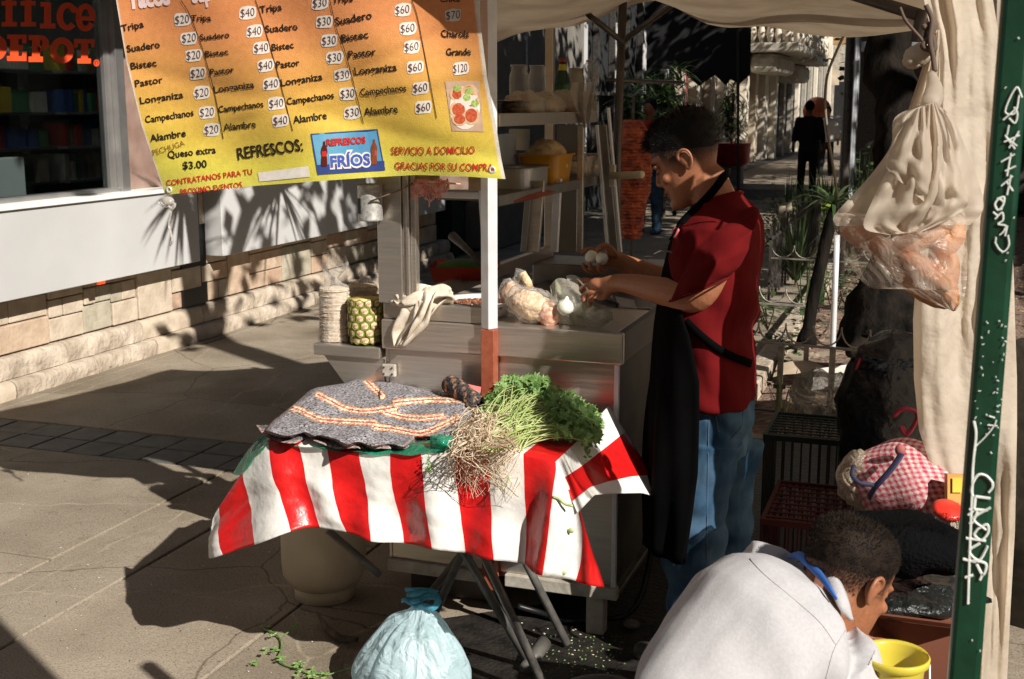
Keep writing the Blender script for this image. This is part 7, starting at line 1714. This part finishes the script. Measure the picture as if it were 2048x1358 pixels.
pf_ = thing('picket_fence', 'dark iron picket fence along the bed edge right of the vendor', 'fence', (-1.3, 12, 0))
for k in range(20):
    y = 10.2+k*.22; MB().box((-1.33, y, 0), (-1.31, y+.02, .62+.03*(k % 2))).build('picket', M['iron'], pf_)
for z in (.15, .52): MB().bar((-1.32, 10.2, z), (-1.32, 14.5, z), .018, .02).build('rail', M['iron'], pf_)
M['twood'] = mat('weathered_wood', (.20, .16, .11), .9, c2=(.34, .29, .22), scale=14, bump=.6)
for k, (x, y0, y1) in enumerate(((1548, 470, 430), (1560, 490, 412), (1572, 480, 405), (1582, 470, 400))):
    p = W(x, y0, Z=.02); q = W(x+4, y1, Y=p.y); o = MB().tube([p, p.lerp(q, .5)+V((.02, 0, 0)), q], [.06, .055, .045], 9).build('wooden_stake', M['twood'], None, smooth=True); tag(o, ['short', 'tallest', 'thick', 'thin'][k]+' weathered stake number '.replace(' number', '')+['left of its row', 'second from the left', 'third from the left', 'right of its row'][k]+' in the planting bed', 'stake')
# fallen paper and board pieces
o = MB().grid([[(lerp(-.86, -.42, i/6), 6.98+j*.09, .07+.03*math.sin(i*.8)+.02*j) for i in range(7)] for j in range(3)]).build('fallen_palm_sheath', mat('dry_sheath', (.42, .32, .22), .8, c2=(.55, .44, .32)), None, smooth=True); tag(o, 'curled dry palm sheath lying in the bed behind the first fence', 'sheath')
o = MB().grid([[(lerp(-.62, -.44, i/4), 6.75+j*.05, .06+.05*j+.01*i) for i in range(5)] for j in range(3)]).build('paper_scrap', M['patch'], None, smooth=True); tag(o, 'pale paper scrap leaning in the bed behind the first fence', 'paper')
# plants with sword leaves
def blade(mb, p, d, L_, w_, droop=.4, n=5, mi=0):
    d = V(d).normalized(); sd_ = d.cross(V((0, 0, 1))); sd_ = sd_.normalized() if sd_.length > 1e-3 else V((1, 0, 0)); pts = []
    for i in range(n+1):
        t = i/n; q = p+d*L_*t+V((0, 0, -droop*L_*t*t)); ww = w_*(.55+.9*t-1.45*t*t) if t < 1 else 0
        pts.append((q-sd_*max(ww, .0004), q+sd_*max(ww, .0004)))
    b = len(mb.v)
    for a, c_ in pts: mb.v += [tuple(a), tuple(c_)]
    for i in range(n): mb.f.append((b+2*i, b+2*i+1, b+2*i+3, b+2*i+2)); mb.mi.append(mi)
def tuft(name, lab, x, y, h_, n, m, spread=.35, w_=.008, droop=.25, seed=0, cat='plant'):
    rg = random.Random(seed); p = W(x, y, Z=.06); t = thing(name, lab, cat, tuple(p)); mb = MB()
    for i in range(n):
        a = rg.uniform(0, 6.28); s = rg.random()*spread; blade(mb, p+V((rg.uniform(-.03, .03), rg.uniform(-.03, .03), 0)), (math.cos(a)*s, math.sin(a)*s, 1), h_*rg.uniform(.55, 1), w_*rg.uniform(.7, 1.2), droop*rg.random())
    lf = mb.build('leaves', m, t); lf['kind'] = 'stuff'
    MB().tube([p-V((0, 0, .05)), p+V((0, 0, .05))], .015, 6).build('stem', M['bark'], t)
    return t
def bush(name, lab, x, y, w_, h_, n, s, m, seed, zb=.05, cat='plant', D=None, stems=6):
    rg = random.Random(seed); p = W(x, y, Z=zb); t = thing(name, lab, cat, tuple(p)); mb = MB(); sm2 = MB()
    for k in range(stems):
        e = p+V((rg.uniform(-w_, w_)*.8, rg.uniform(-w_, w_)*.8, h_*rg.uniform(.6, 1))); sm2.tube(crv([p, p.lerp(e, .5)+V((rg.uniform(-.04, .04), 0, .03)), e], 4), [.005]*5+[.003]*4, 5)
        for i in range(n//stems):
            q = p.lerp(e, rg.uniform(.25, 1.05))+V((rg.gauss(0, w_*.22), rg.gauss(0, w_*.22), rg.gauss(0, w_*.18))); a = rg.uniform(0, 6.28); d = V((math.cos(a), math.sin(a), rg.uniform(-.4, .6))).normalized(); sd_ = d.cross(V((rg.uniform(-.5, .5), rg.uniform(-.5, .5), 1))).normalized(); L_ = s*rg.uniform(.6, 1.3)
            mb.add([q, q+d*L_*.35+sd_*L_*.3, q+d*L_*.75+sd_*L_*.2, q+d*L_, q+d*L_*.75-sd_*L_*.2, q+d*L_*.35-sd_*L_*.3], [(0, 1, 2, 3, 4, 5)])
    o = mb.build('leaves', m, t); o['kind'] = 'stuff'; sm2.build('stems', M['bark'], t, smooth=True); return t
tuft('sword_plant', 'tuft of upright sword leaves behind the wooden stakes', 1606, 505, .95, 26, M['leaf1'], .25, .016, .15, 1)
tuft('sword_plant', 'dark spiky plant in the bed below the big pole', 1660, 470, 1.1, 60, M['leaf1'], .8, .02, .3, 2)
tuft('sword_plant', 'dark green spiky plant right of the grey gantry pole', 1715, 470, 1.2, 50, M['leaf1'], .6, .02, .3, 3)
for k, (x, y, lab, sd_) in enumerate(((1592, 560, 'arching sword leaved plant between the second and third hoop fences', 31), (1575, 455, 'dark spiky plant beside the picket fence', 32), (1700, 520, 'bushy sword leaved plant on the bank right of the white pipe', 33), (1745, 455, 'tall sword leaved plant in front of the big tree', 34), (1635, 430, 'thick dark clump of sword leaves at the foot of the black post', 35))): tuft('sword_plant', lab, x, y, .8, 60, M['leaf1'], .9, .016, .35, sd_)
bush('dark_shrub', 'dark shrub under the big tree between trunk and gantry pole', 1755, 440, .5, 1.1, 420, .09, M['leaf3'], 41, stems=9)
bush('tall_hedge', 'tall dark hedge filling the view beyond the big tree', 1800, 400, 1.3, 3.4, 2600, .16, M['leaf3'], 44, stems=26)
bush('dark_shrub', 'low dark shrub behind the third hoop fence', 1560, 470, .4, .5, 260, .07, M['leaf3'], 42, stems=8)
bush('dark_shrub', 'leafy shrub against the near hoop fence at its left end', 1535, 660, .22, .30, 160, .05, M['leaf3'], 43)
tuft('grass_tuft', 'pale dry grass tuft in front of the near hoop fence, left post', 1562, 835, .36, 26, mat('dry_grass', (.20, .22, .10), .7, c2=(.42, .42, .24)), .7, .006, .2, 4)
tuft('sword_plant', 'slender leafy shoot rising behind the second hoop fence', 1608, 640, .55, 16, M['leaf1'], .5, .010, .3, 5)
tuft('sword_plant', 'slender green shoot beside the leaning trunk', 1640, 610, .5, 14, M['leaf1'], .4, .010, .2, 6)
bush('climbing_weed', 'leafy green weed climbing the thin pole in the bed', 1668, 640, .17, .42, 150, .045, M['leaf1'], 3)
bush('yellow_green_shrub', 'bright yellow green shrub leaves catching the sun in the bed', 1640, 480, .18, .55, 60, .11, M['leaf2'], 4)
bush('ground_ivy', 'small ivy plants on the lit bank beside the thin pole', 1720, 560, .35, .2, 110, .05, M['leaf1'], 5)
bush('low_weed', 'low dark weeds under the near hoop fence', 1545, 700, .28, .12, 110, .05, M['leaf1'], 6)
bush('small_weed', 'small weed beside the leaning trunk foot', 1628, 690, .12, .22, 50, .045, M['leaf1'], 7)
# leaning thin trunk, thin white pole, big gantry pole, rear post
lt_ = thing('leaning_sapling', 'dark leaning young tree trunk in the planting bed', 'tree', tuple(W(1618, 660, Z=0)))
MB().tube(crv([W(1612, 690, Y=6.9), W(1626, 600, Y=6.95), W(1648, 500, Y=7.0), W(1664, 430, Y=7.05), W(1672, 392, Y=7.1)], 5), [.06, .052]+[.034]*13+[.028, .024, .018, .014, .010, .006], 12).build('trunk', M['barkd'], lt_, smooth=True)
bmk = MB()
for i in range(26):
    a = i*2.4; blade(bmk, W(1668, 410, Y=7.08), (math.cos(a), math.sin(a), .2+.05*i), .32, .018, .5)
bmk.build('crown', M['leaf1'], lt_)['kind'] = 'stuff'
tag(MB().tube([W(1674, 470, Y=6.6), W(1669, 600, Y=6.6), W(1665, 705, Y=6.6), V((W(1665, 705, Y=6.6).x, 6.6, 0))], .016, 10).build('white_conduit', M['alum'], None, smooth=True), 'thin white metal pipe standing in the planting bed', 'pipe')
gy = thing('gantry_pole', 'grey fluted steel pole with a crossbar beyond the planting bed', 'pole', tuple(W(1686, 478, Z=0)))
pa = W(1686, 480, Z=0); Yp = pa.y; tpz = W(1717, 62, Y=Yp)
MB().prism([(pa.x-.085+(.0), Yp, 0), (pa.x+.085, Yp, 0), (pa.x+.085, Yp, tpz.z+.3), (pa.x-.085, Yp, tpz.z+.3)], (0, .17, 0)).build('shaft', M['galv'], gy, bevel=.02)
for dx in (-.045, .0, .045): MB().box((pa.x+dx-.008, Yp-.012, 0), (pa.x+dx+.008, Yp-.002, tpz.z+.3)).build('rib', M['alum'], gy)
z0 = W(1780, 102, Y=Yp).z; z1 = W(1780, 82, Y=Yp).z; MB().box((pa.x+.09, Yp+.02, z0), (pa.x+1.7, Yp+.15, z1)).build('crossbar', M['galv'], gy, bevel=.01)
cj = pa.x+.02; MB().box((pa.x-.25, Yp-.25, 0), (pa.x+.45, Yp+.35, .12)).build('concrete_foot', M['plinth'], gy, bevel=.02)
tag(MB().tube([W(1703, 50, Y=11), V((W(1688, 400, Y=11).x, 11, 0))], .035, 8).build('black_post', M['iron'], None, smooth=True), 'slim black post just left of the grey gantry pole', 'post')
# big tree at the right of the bed, roots and shaded mound
bt = thing('big_tree', 'large dark tree trunk behind the tarp with a shaded root mound', 'tree', tuple(W(1790, 650, Y=7.2)))
mb = MB(); tp0 = [W(1775, 690, Y=7.1), W(1775, 600, Y=7.2), W(1792, 480, Y=7.4), W(1795, 350, Y=7.6), W(1795, 200, Y=7.8), W(1785, 60, Y=8.0), V((.1, 8.4, 3.6)), V((.3, 8.8, 5.0))]
P = crv(tp0, 6); mb.tube(P, [lerp(.30, .135, min(1, i/10)) for i in range(len(P))], 18)
for a, b in (((1775, 600), (1700, 705)), ((1790, 590), (1840, 700)), ((1780, 600), (1750, 715))): mb.tube(crv([W(*a, Y=7.2), W((a[0]+b[0])/2, (a[1]+b[1])/2+8, Y=7.0), W(*b, Y=6.8)], 5), [.16, .15, .14, .12, .12, .10, .10, .08, .07, .05, .03], 12)
mb.v = [tuple(V(p)+V((ns(V(p)*9, 1, 1), ns(V(p)*9, 1, 2), 0))*.04) for p in mb.v]
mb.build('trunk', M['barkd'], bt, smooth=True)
def crown(par, c, R_, n, s, m, seed, name='crown'):
    rg = random.Random(seed); mb = MB()
    cl_ = [V(c)+V((rg.gauss(0, R_[0]*.45), rg.gauss(0, R_[1]*.45), rg.gauss(0, R_[2]*.45))) for _ in range(max(6, n//60))]
    for i in range(n):
        q = rg.choice(cl_)+V((rg.gauss(0, R_[0]*.16), rg.gauss(0, R_[1]*.16), rg.gauss(0, R_[2]*.14))); d = V((rg.uniform(-1, 1), rg.uniform(-1, 1), rg.uniform(-.6, .4))).normalized(); e = d.cross(V((rg.uniform(-1, 1), rg.uniform(-1, 1), 1))).normalized(); L_ = s*rg.uniform(.6, 1.3)
        mb.add([q-d*L_, q+e*L_*.5, q+d*L_, q-e*L_*.5], [(0, 1, 2, 3)])
    o = mb.build(name, m, par); o['kind'] = 'stuff'; return o
crown(bt, (.6, 9.0, 5.6), (3.2, 4.0, 1.8), 9000, .13, M['leaf3'], 5)
def tree(x, y, h_, lab, seed, R_=(2.6, 2.8, 1.6), n=7000, r0=.16):
    t = thing('street_tree', lab, 'tree', (x, y, 0)); rg = random.Random(seed)
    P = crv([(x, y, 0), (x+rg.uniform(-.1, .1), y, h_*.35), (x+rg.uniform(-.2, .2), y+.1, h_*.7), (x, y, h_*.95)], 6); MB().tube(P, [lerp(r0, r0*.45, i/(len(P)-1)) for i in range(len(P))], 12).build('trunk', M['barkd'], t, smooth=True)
    for k in range(5):
        a = k*1.256+rg.random(); MB().tube(crv([(x, y, h_*.6+.1*k), (x+math.cos(a)*1.0, y+math.sin(a)*1.0, h_*.8), (x+math.cos(a)*R_[0]*.8, y+math.sin(a)*R_[1]*.8, h_)], 4), [.07, .06, .06, .05, .05, .04, .04, .03, .02], 7).build('limb', M['barkd'], t, smooth=True)
    crown(t, (x, y, h_+.4), R_, n, .13, M['leaf3'], seed+20); return t
tree(3.4, 17.5, 5.0, 'leafy street tree shading the pavement beyond the bed, left of the others', 1)
tree(1.4, 19.5, 5.0, 'middle leafy street tree shading the far pavement', 2, (3.4, 3.6, 1.8), 9000)
tree(1.3, 27.0, 5.2, 'farther leafy street tree beside the pavement', 3, (3.6, 3.8, 1.8), 9000)
tree(1.2, 36.0, 5.6, 'farthest leafy street tree along the pavement', 4, (3.6, 4.6, 2.0), 9000)
tree(3.2, 9.6, 6.2, 'tall street tree at the far side of the planting bed', 6, (2.8, 3.2, 2.0), 9000)
# yucca beside the stall whose trunk and sword leaves shade the shop wall
yu = thing('yucca_tree', 'tall yucca with drooping sword leaves standing beside the stall tarp', 'tree', (.95, 3.7, 0))
MB().tube(crv([(.95, 3.72, 0), (.93, 3.73, 2.5), (.95, 3.72, 5.0), (.95, 3.7, 8.6)], 6), .115, 12).build('trunk', M['bark'], yu, smooth=True)
def yuc(c, n, L_, w_, seed, lo=-1.0, hi=.5):
    rg = random.Random(seed); mb = MB()
    for i in range(n):
        a = rg.uniform(0, 6.28); blade(mb, V(c), (math.cos(a), math.sin(a), rg.uniform(lo, hi)), L_*rg.uniform(.7, 1.05), w_, .25, 5)
    mb.build('crown', M['leaf1'], yu)['kind'] = 'stuff'
def wallpt(px_, py_, t): return W(px_, py_, X=-4.74)+V((.455, -.278, .373))*t
hd_ = wallpt(365, 385, 4.7); MB().tube(crv([(.95, 3.72, 4.2), tuple(V((.95, 3.72, 4.9)).lerp(hd_, .5)), tuple(hd_)], 6), [.07]*7+[.05]*6, 8).build('branch', M['bark'], yu, smooth=True); yuc(hd_, 34, .50, .020, 3, -.9, .2)
hd2 = wallpt(560, 370, 5.2); MB().tube(crv([(.95, 3.72, 4.4), tuple(V((.95, 3.72, 5.2)).lerp(hd2, .5)), tuple(hd2)], 6), [.07]*7+[.05]*6, 8).build('branch', M['bark'], yu, smooth=True); yuc(hd2, 26, .6, .022, 7, -1.0, .1)
hd3 = wallpt(800, 380, 5.6); yuc(hd3, 30, .8, .028, 9, -1.0, .1); MB().tube(crv([tuple(hd2), tuple(hd2.lerp(hd3, .5)+V((0, 0, .2))), tuple(hd3)], 6), .04, 8).build('branch', M['bark'], yu, smooth=True)
# red planters with shrubs by the stone building
def planter(lab, x, y, w_, h_, Yd, seed, n=420, red=True, ph=.6):
    c = W(x, y, Y=Yd); t = thing('planter', lab, 'planter', (c.x, c.y, 0)); r_ = w_/2
    if red: MB().lathe([(r_*.8, c.z), (r_*.95, c.z+.05), (r_, c.z+ph), (r_*1.03, c.z+ph+.03), (r_*.9, c.z+ph)], (c.x, Yd, 0), 24).build('red_pot', M['red'], t, smooth=True); MB().box((c.x-r_*.6, Yd-r_*.6, 0), (c.x+r_*.6, Yd+r_*.6, max(.05, c.z-.01))).build('stone_foot', M['tand'], t)
    rg = random.Random(seed); mb = MB(); zt = c.z+ph if red else c.z
    for k in range(9):
        b_ = V((c.x+rg.uniform(-.25, .25)*w_, Yd+rg.uniform(-.2, .2), zt+rg.uniform(.1, 1)*h_*.7))
        for i in range(n//9):
            a = rg.uniform(0, 6.28); blade(mb, b_+V((0, 0, rg.uniform(-.3, .3)*h_*.4)), (math.cos(a), math.sin(a), rg.uniform(-.3, .9)), rg.uniform(.25, .5), .022, .3, 4)
    mb.build('leaves', M['leaf1'], t)['kind'] = 'stuff'; MB().tube([(c.x, Yd, 0), (c.x, Yd, zt+h_*.6)], .03, 6).build('stem', M['bark'], t); return t
planter('red planter with a leafy dracaena shrub against the pale stone wall', 1462, 330, .78, 1.5, 25.5, 1, 500, ph=.42)
planter('dark bushy shrub with narrow leaves behind the meat spit', 1330, 300, 1.0, 1.5, 17.5, 2, 520, red=False)
planter('narrow leaved shrub behind the canopy post', 1268, 300, .8, 1.2, 16.5, 3, 300, red=False)
# ================================================================== bags and boxes at the right
def gbag(name, lab, c, r, m, seed, amp=.25, s=3, cat='bag', n=34):
    t = thing(name, lab, cat, (c[0], c[1], 0)); blob('bag_body', c, r, m, t, s, amp, n, seed=seed); return t
M['bblack'] = mat('black_bag_plastic', (.010, .011, .014), .28, var=.3, bump=.8, bscale=18, bdist=.03)
t = gbag('black_rubbish_bag', 'full black rubbish bag with a pink handle leaning on the tarp', W(1775, 835, Y=4.0), (.16, .18, .30), M['bblack'], 3, .2)
blob('gathered_top', W(1778, 728, Y=3.95), (.10, .09, .045), mat('bluish_bag_plastic', (.012, .018, .03), .22, c2=(.05, .07, .11), scale=40, bump=1, bscale=40, bdist=.03), t, 7, .5, 30, seed=4)
M['pinkb'] = mat('pink_bag_plastic', (.55, .05, .10), .4, var=.2, transl=.2)
MB().tube(crv([W(1788, 832, Y=3.78), W(1806, 818, Y=3.77), W(1830, 822, Y=3.77), W(1834, 838, Y=3.77), W(1815, 868, Y=3.77), W(1802, 852, Y=3.78)], 5), .013, 8, flat=.5).build('pink_handle', M['pinkb'], t, smooth=True)
MB().tube(crv([W(1722, 718, Y=3.9), W(1716, 730, Y=3.9), W(1712, 748, Y=3.9)], 4), .006, 6).build('pink_tie', M['pinkb'], t)
t = gbag('clear_rubbish_bag', 'clear bag of rubbish lying behind the near hoop fence', W(1655, 800, Y=4.9), (.14, .12, .12), film('rubbish_film', (.45, .44, .40), .45, .2, 1.0, .3, 18, .05), 5, .4)
for (x, y, s, nm, c_) in ((1690, 815, .035, 'red_scrap', 'red'), (1685, 800, .03, 'blue_scrap', 'bluek'), (1610, 825, .04, 'white_scrap', 'patch'), (1650, 830, .05, 'dark_scrap', 'iron')): blob(nm, W(x, y, Y=4.9), (s, s, s*.7), M[c_], t, 4, .4)
cr = None
def crate(lab, lo, hi, m, nm='plastic_crate'):
    t = thing(nm, lab, 'crate', ((lo[0]+hi[0])/2, (lo[1]+hi[1])/2, lo[2])); nx_, ny_, nz_ = 9, 9, 5
    for z in (lo[2], hi[2]-.02):
        MB().box((lo[0], lo[1], z), (hi[0], lo[1]+.012, z+.02)).build('rim', m, t); MB().box((lo[0], hi[1]-.012, z), (hi[0], hi[1], z+.02)).build('rim', m, t); MB().box((lo[0], lo[1]+.0125, z), (lo[0]+.012, hi[1]-.0125, z+.02)).build('rim', m, t); MB().box((hi[0]-.012, lo[1]+.0125, z), (hi[0], hi[1]-.0125, z+.02)).build('rim', m, t)
    mb = MB()
    for k in range(nx_+1):
        x = lerp(lo[0]+.002, hi[0]-.008, k/nx_)
        for y in (lo[1]+.004, hi[1]-.008): mb.box((x, y, lo[2]+.021), (x+.006, y+.004, hi[2]-.021))
    for k in range(ny_+1):
        y = lerp(lo[1]+.014, hi[1]-.02, k/ny_)
        for x in (lo[0]+.003, hi[0]-.007): mb.box((x, y, lo[2]+.021), (x+.004, y+.006, hi[2]-.021))
    for k in range(1, 12): x = lerp(lo[0], hi[0], k/12); mb.box((x-.004, lo[1]+.013, hi[2]-.012), (x+.004, hi[1]-.013, hi[2]-.008))
    for k in range(1, 9): y = lerp(lo[1], hi[1], k/9); mb.box((lo[0]+.013, y-.006, hi[2]-.0075), (hi[0]-.013, y+.006, hi[2]-.004))
    mb.build('lattice', m, t)['kind'] = 'stuff'
    MB().box((lo[0]+.013, lo[1]+.013, lo[2]), (hi[0]-.013, hi[1]-.013, lo[2]+.008)).build('floor', m, t)
    return t
a = W(1500, 985, Z=.33); crate('red plastic crate turned over on the ground behind the vendor', (-.48, 3.72, .02), (-.22, 4.15, .33), mat('crate_red', (.06, .005, .004), .7))
crate('dark green plastic crate standing behind the red one', (-.55, 4.25, .02), (-.25, 4.6, .46), mat('crate_green', (.008, .016, .012), .6))
# gingham bag
gh = thing('gingham_bag', 'red and white gingham shopping bag with dark blue handles', 'bag', tuple(W(1800, 1040, D=2.95)))
cG = W(1810, 962, D=2.95); rG = (.125, .11, .095)
mb = MB().ell((0, 0, 0), rG, 56); UVg = [tuple(V(p)) for p in mb.v]
def gd(p): q = V(p); k = 1+.10*ns(q*6, 1, 2)+.035*math.sin(q.x*45+q.z*20); r_ = q*k; r_.z *= (1.0 if q.z < 0 else 1.0); return r_
mb.v = [tuple(gd(p)+cG) for p in mb.v]; me = mb.mesh('bag_body', [])
def ging(c):
    q = c-cG; u = q.x*.9+q.z*.35+.10*ns(q*6, 1, 3)*.3; v = q.z*.95-q.x*.25+.10*ns(q*6, 1, 5)*.3+q.y*.6
    a = (u/.0145) % 1 < .5; b = (v/.0145) % 1 < .5
    return (.40, .03, .06) if a and b else ((.52, .22, .24) if a or b else (.62, .52, .46))
me2 = me; 
bm = bmesh.new(); bm.from_mesh(me2); bmesh.ops.subdivide_edges(bm, edges=bm.edges, cuts=2, use_grid_fill=True); bm.to_mesh(me2); bm.free()
setcol(me2, ging); me2.materials.append(vcmat('gingham_weave', .8, .2, 200, .1, 150, .15)); me2.polygons.foreach_set('use_smooth', [True]*len(me2.polygons)); wlink('bag_body', me2, gh)
M['navy'] = mat('navy_webbing', (.012, .014, .05), .7)
MB().tube(crv([W(1803, 908, D=2.84), W(1785, 935, D=2.83), W(1765, 958, D=2.83), W(1750, 975, D=2.84), W(1738, 995, D=2.86)], 5), .009, 8, flat=.4).build('handle', M['navy'], gh, smooth=True)
MB().tube(crv([W(1708, 930, D=2.82), W(1704, 950, D=2.81), W(1720, 966, D=2.80), W(1748, 970, D=2.80)], 5), .005, 8, flat=.4).build('handle', M['navy'], gh, smooth=True)
MB().tube(crv([W(1905, 975, D=2.86), W(1900, 995, D=2.86), W(1885, 1015, D=2.86)], 5), .011, 8, flat=.4).build('side_strip', mat('violet_webbing', (.09, .05, .22), .7), gh, smooth=True)
MB().ell(W(1800, 900, D=2.86), (.012, .01, .014), 10).build('knot', mat('gingham_pink', (.35, .10, .10), .8), gh, smooth=True)
t = gbag('net_bag', 'clear bag of ribbed beige trays tucked beside the gingham bag', W(1722, 958, D=2.98), (.055, .06, .07), film('beige_film', (.36, .30, .22), .45, .3, .8, .3, 30, .02), 9, .25)
for k in range(4): MB().lathe([(.022+.002*k, 0), (.024+.002*k, .003), (.022+.002*k, .006)], W(1712-k*2, 972-k*5, D=2.95), 16, axis=(.5, -.6, .8), cap=False).build('tray_rim', M['croot'], t, smooth=True)
og = thing('orange_packet', 'orange packet with red print leaning on the tarp behind the green post', 'packet', tuple(W(1915, 1030, D=2.7)))
MB().prism([W(1895, 948, D=2.80), W(1935, 950, D=2.80), W(1935, 1040, D=2.80), W(1895, 1036, D=2.80)], FW*.02).build('packet_body', mat('packet_orange', (.55, .19, .045), .5, c2=(.62, .32, .08), scale=9), og)
MB().add([W(1905, 955, D=2.795), W(1925, 955, D=2.795), W(1925, 985, D=2.795), W(1905, 985, D=2.795)], [(0, 1, 2, 3)]).build('print_patch', mat('yellow_print', (.7, .5, .05), .5), og)
mb = MB(); text_px(mb, '250', 1901, 1010, 1918, 1012, 7, lambda x, y: W(x, y, D=2.795), .0); mb.build('weight_mark', M['ink'], og)['kind'] = 'stuff'
rb2 = tag(MB().lathe([(0, 0), (.028, .003), (.034, .012), (.034, .018), (.028, .022), (0, .026)], W(1893, 1030, D=2.72), 22, axis=(.2, -.4, 1)).build('red_plastic_bowl', mat('lid_red', (.6, .03, .015), .35), None, smooth=True), 'bright red plastic bowl upturned at the foot of the gingham bag', 'bowl')
jk = thing('dark_jacket', 'black fleece jacket bundled over the box beside the crouching man', 'jacket', tuple(W(1790, 1080, D=2.5)))
blob('fleece', W(1800, 1085, D=2.55), (.15, .12, .055), mat('black_fleece', (.004, .004, .0045), 1, spec=.05, bump=1, bscale=120), jk, 3, .25, 30, seed=6)
fz = MB(); 
for i in range(1400):
    x = random.uniform(1655, 1918); y = 1022+((x-1780)/140)**2*14+12*ns((x*.02, 0, 0), 1)+random.uniform(-2, 30); p = W(x, y, D=2.47); q = p+V((random.uniform(-.006, .006), 0, random.uniform(.002, .010))); fz.add([p-V((.0006, 0, 0)), p+V((.0006, 0, 0)), q], [(0, 1, 2)])
fz.build('fleece_fibres', M['hair'], jk)['kind'] = 'stuff'
cbx = thing('cardboard_box', 'brown cardboard box beside the yellow bucket', 'box', (-.02, 2.6, 0))
q0 = W(1762, 1180, D=2.5); MB().box((-.16, 2.50, .02), (.10, 2.80, .56)).build('box_body', mat('red_brown_card', (.17, .055, .03), .85, c2=(.21, .075, .042), scale=3), cbx, bevel=.004)
MB().prism([(-.16, 2.496, .56), (.10, 2.496, .56), (.10, 2.42, .60), (-.16, 2.42, .60)], (0, 0, .004)).build('flap', mat('red_brown_card', (.17, .055, .03)), cbx)
lb = thing('leaf_crate_bag', 'dark plastic sheet with green stalks lying on the cardboard box', 'plastic sheet', (-.02, 2.6, .57))
blob('sheet', (-.03, 2.62, .585), (.14, .13, .03), mat('dark_grey_plastic', (.010, .012, .011), .35, bump=1, bscale=30, bdist=.02), lb, 3, .4)
MB().tube(crv([W(1815, 1150, D=2.45), W(1830, 1135, D=2.45), W(1840, 1128, D=2.45)], 3), .002, 5).build('stalk', M['leaf2'], lb)
# yellow bucket
yk = thing('yellow_bucket', 'yellow plastic bucket held by the crouching man', 'bucket', (0, 0, 0))
YK = mat('bucket_yellow', (.72, .60, .07), .35, var=.05, transl=.25)
cK = W(1790, 1308, D=2.04); rK = .052; yk.location = (cK.x, cK.y, 0); WM[yk.name] = Matrix.Translation(yk.location)
MB().lathe([(rK*.72, -.20), (rK*.93, -.018), (rK*.95, -.016), (rK*1.06, -.012), (rK*1.09, -.002), (rK*1.04, .002), (rK*.98, -.004), (rK*.90, -.02), (rK*.70, -.195), (0, -.196)], cK, 36).build('body', YK, yk, smooth=True)
MB().tube(crv([cK+V((rK*1.07, 0, -.01)), cK+V((rK*1.0, -.03, -.05)), cK+V((0, -rK*1.1, -.075)), cK+V((-rK*1.05, -.02, -.04)), cK+V((-rK*1.07, 0, -.01))], 6), .0016, 6).build('wire_handle', M['alum'], yk, smooth=True)
o = MB().box((cK.x-.12, cK.y-.12, .005), (cK.x+.12, cK.y+.12, cK.z-.201)).build('upturned_box', M['iron'], None, bevel=.01); tag(o, 'dark upturned box under the yellow bucket', 'box')
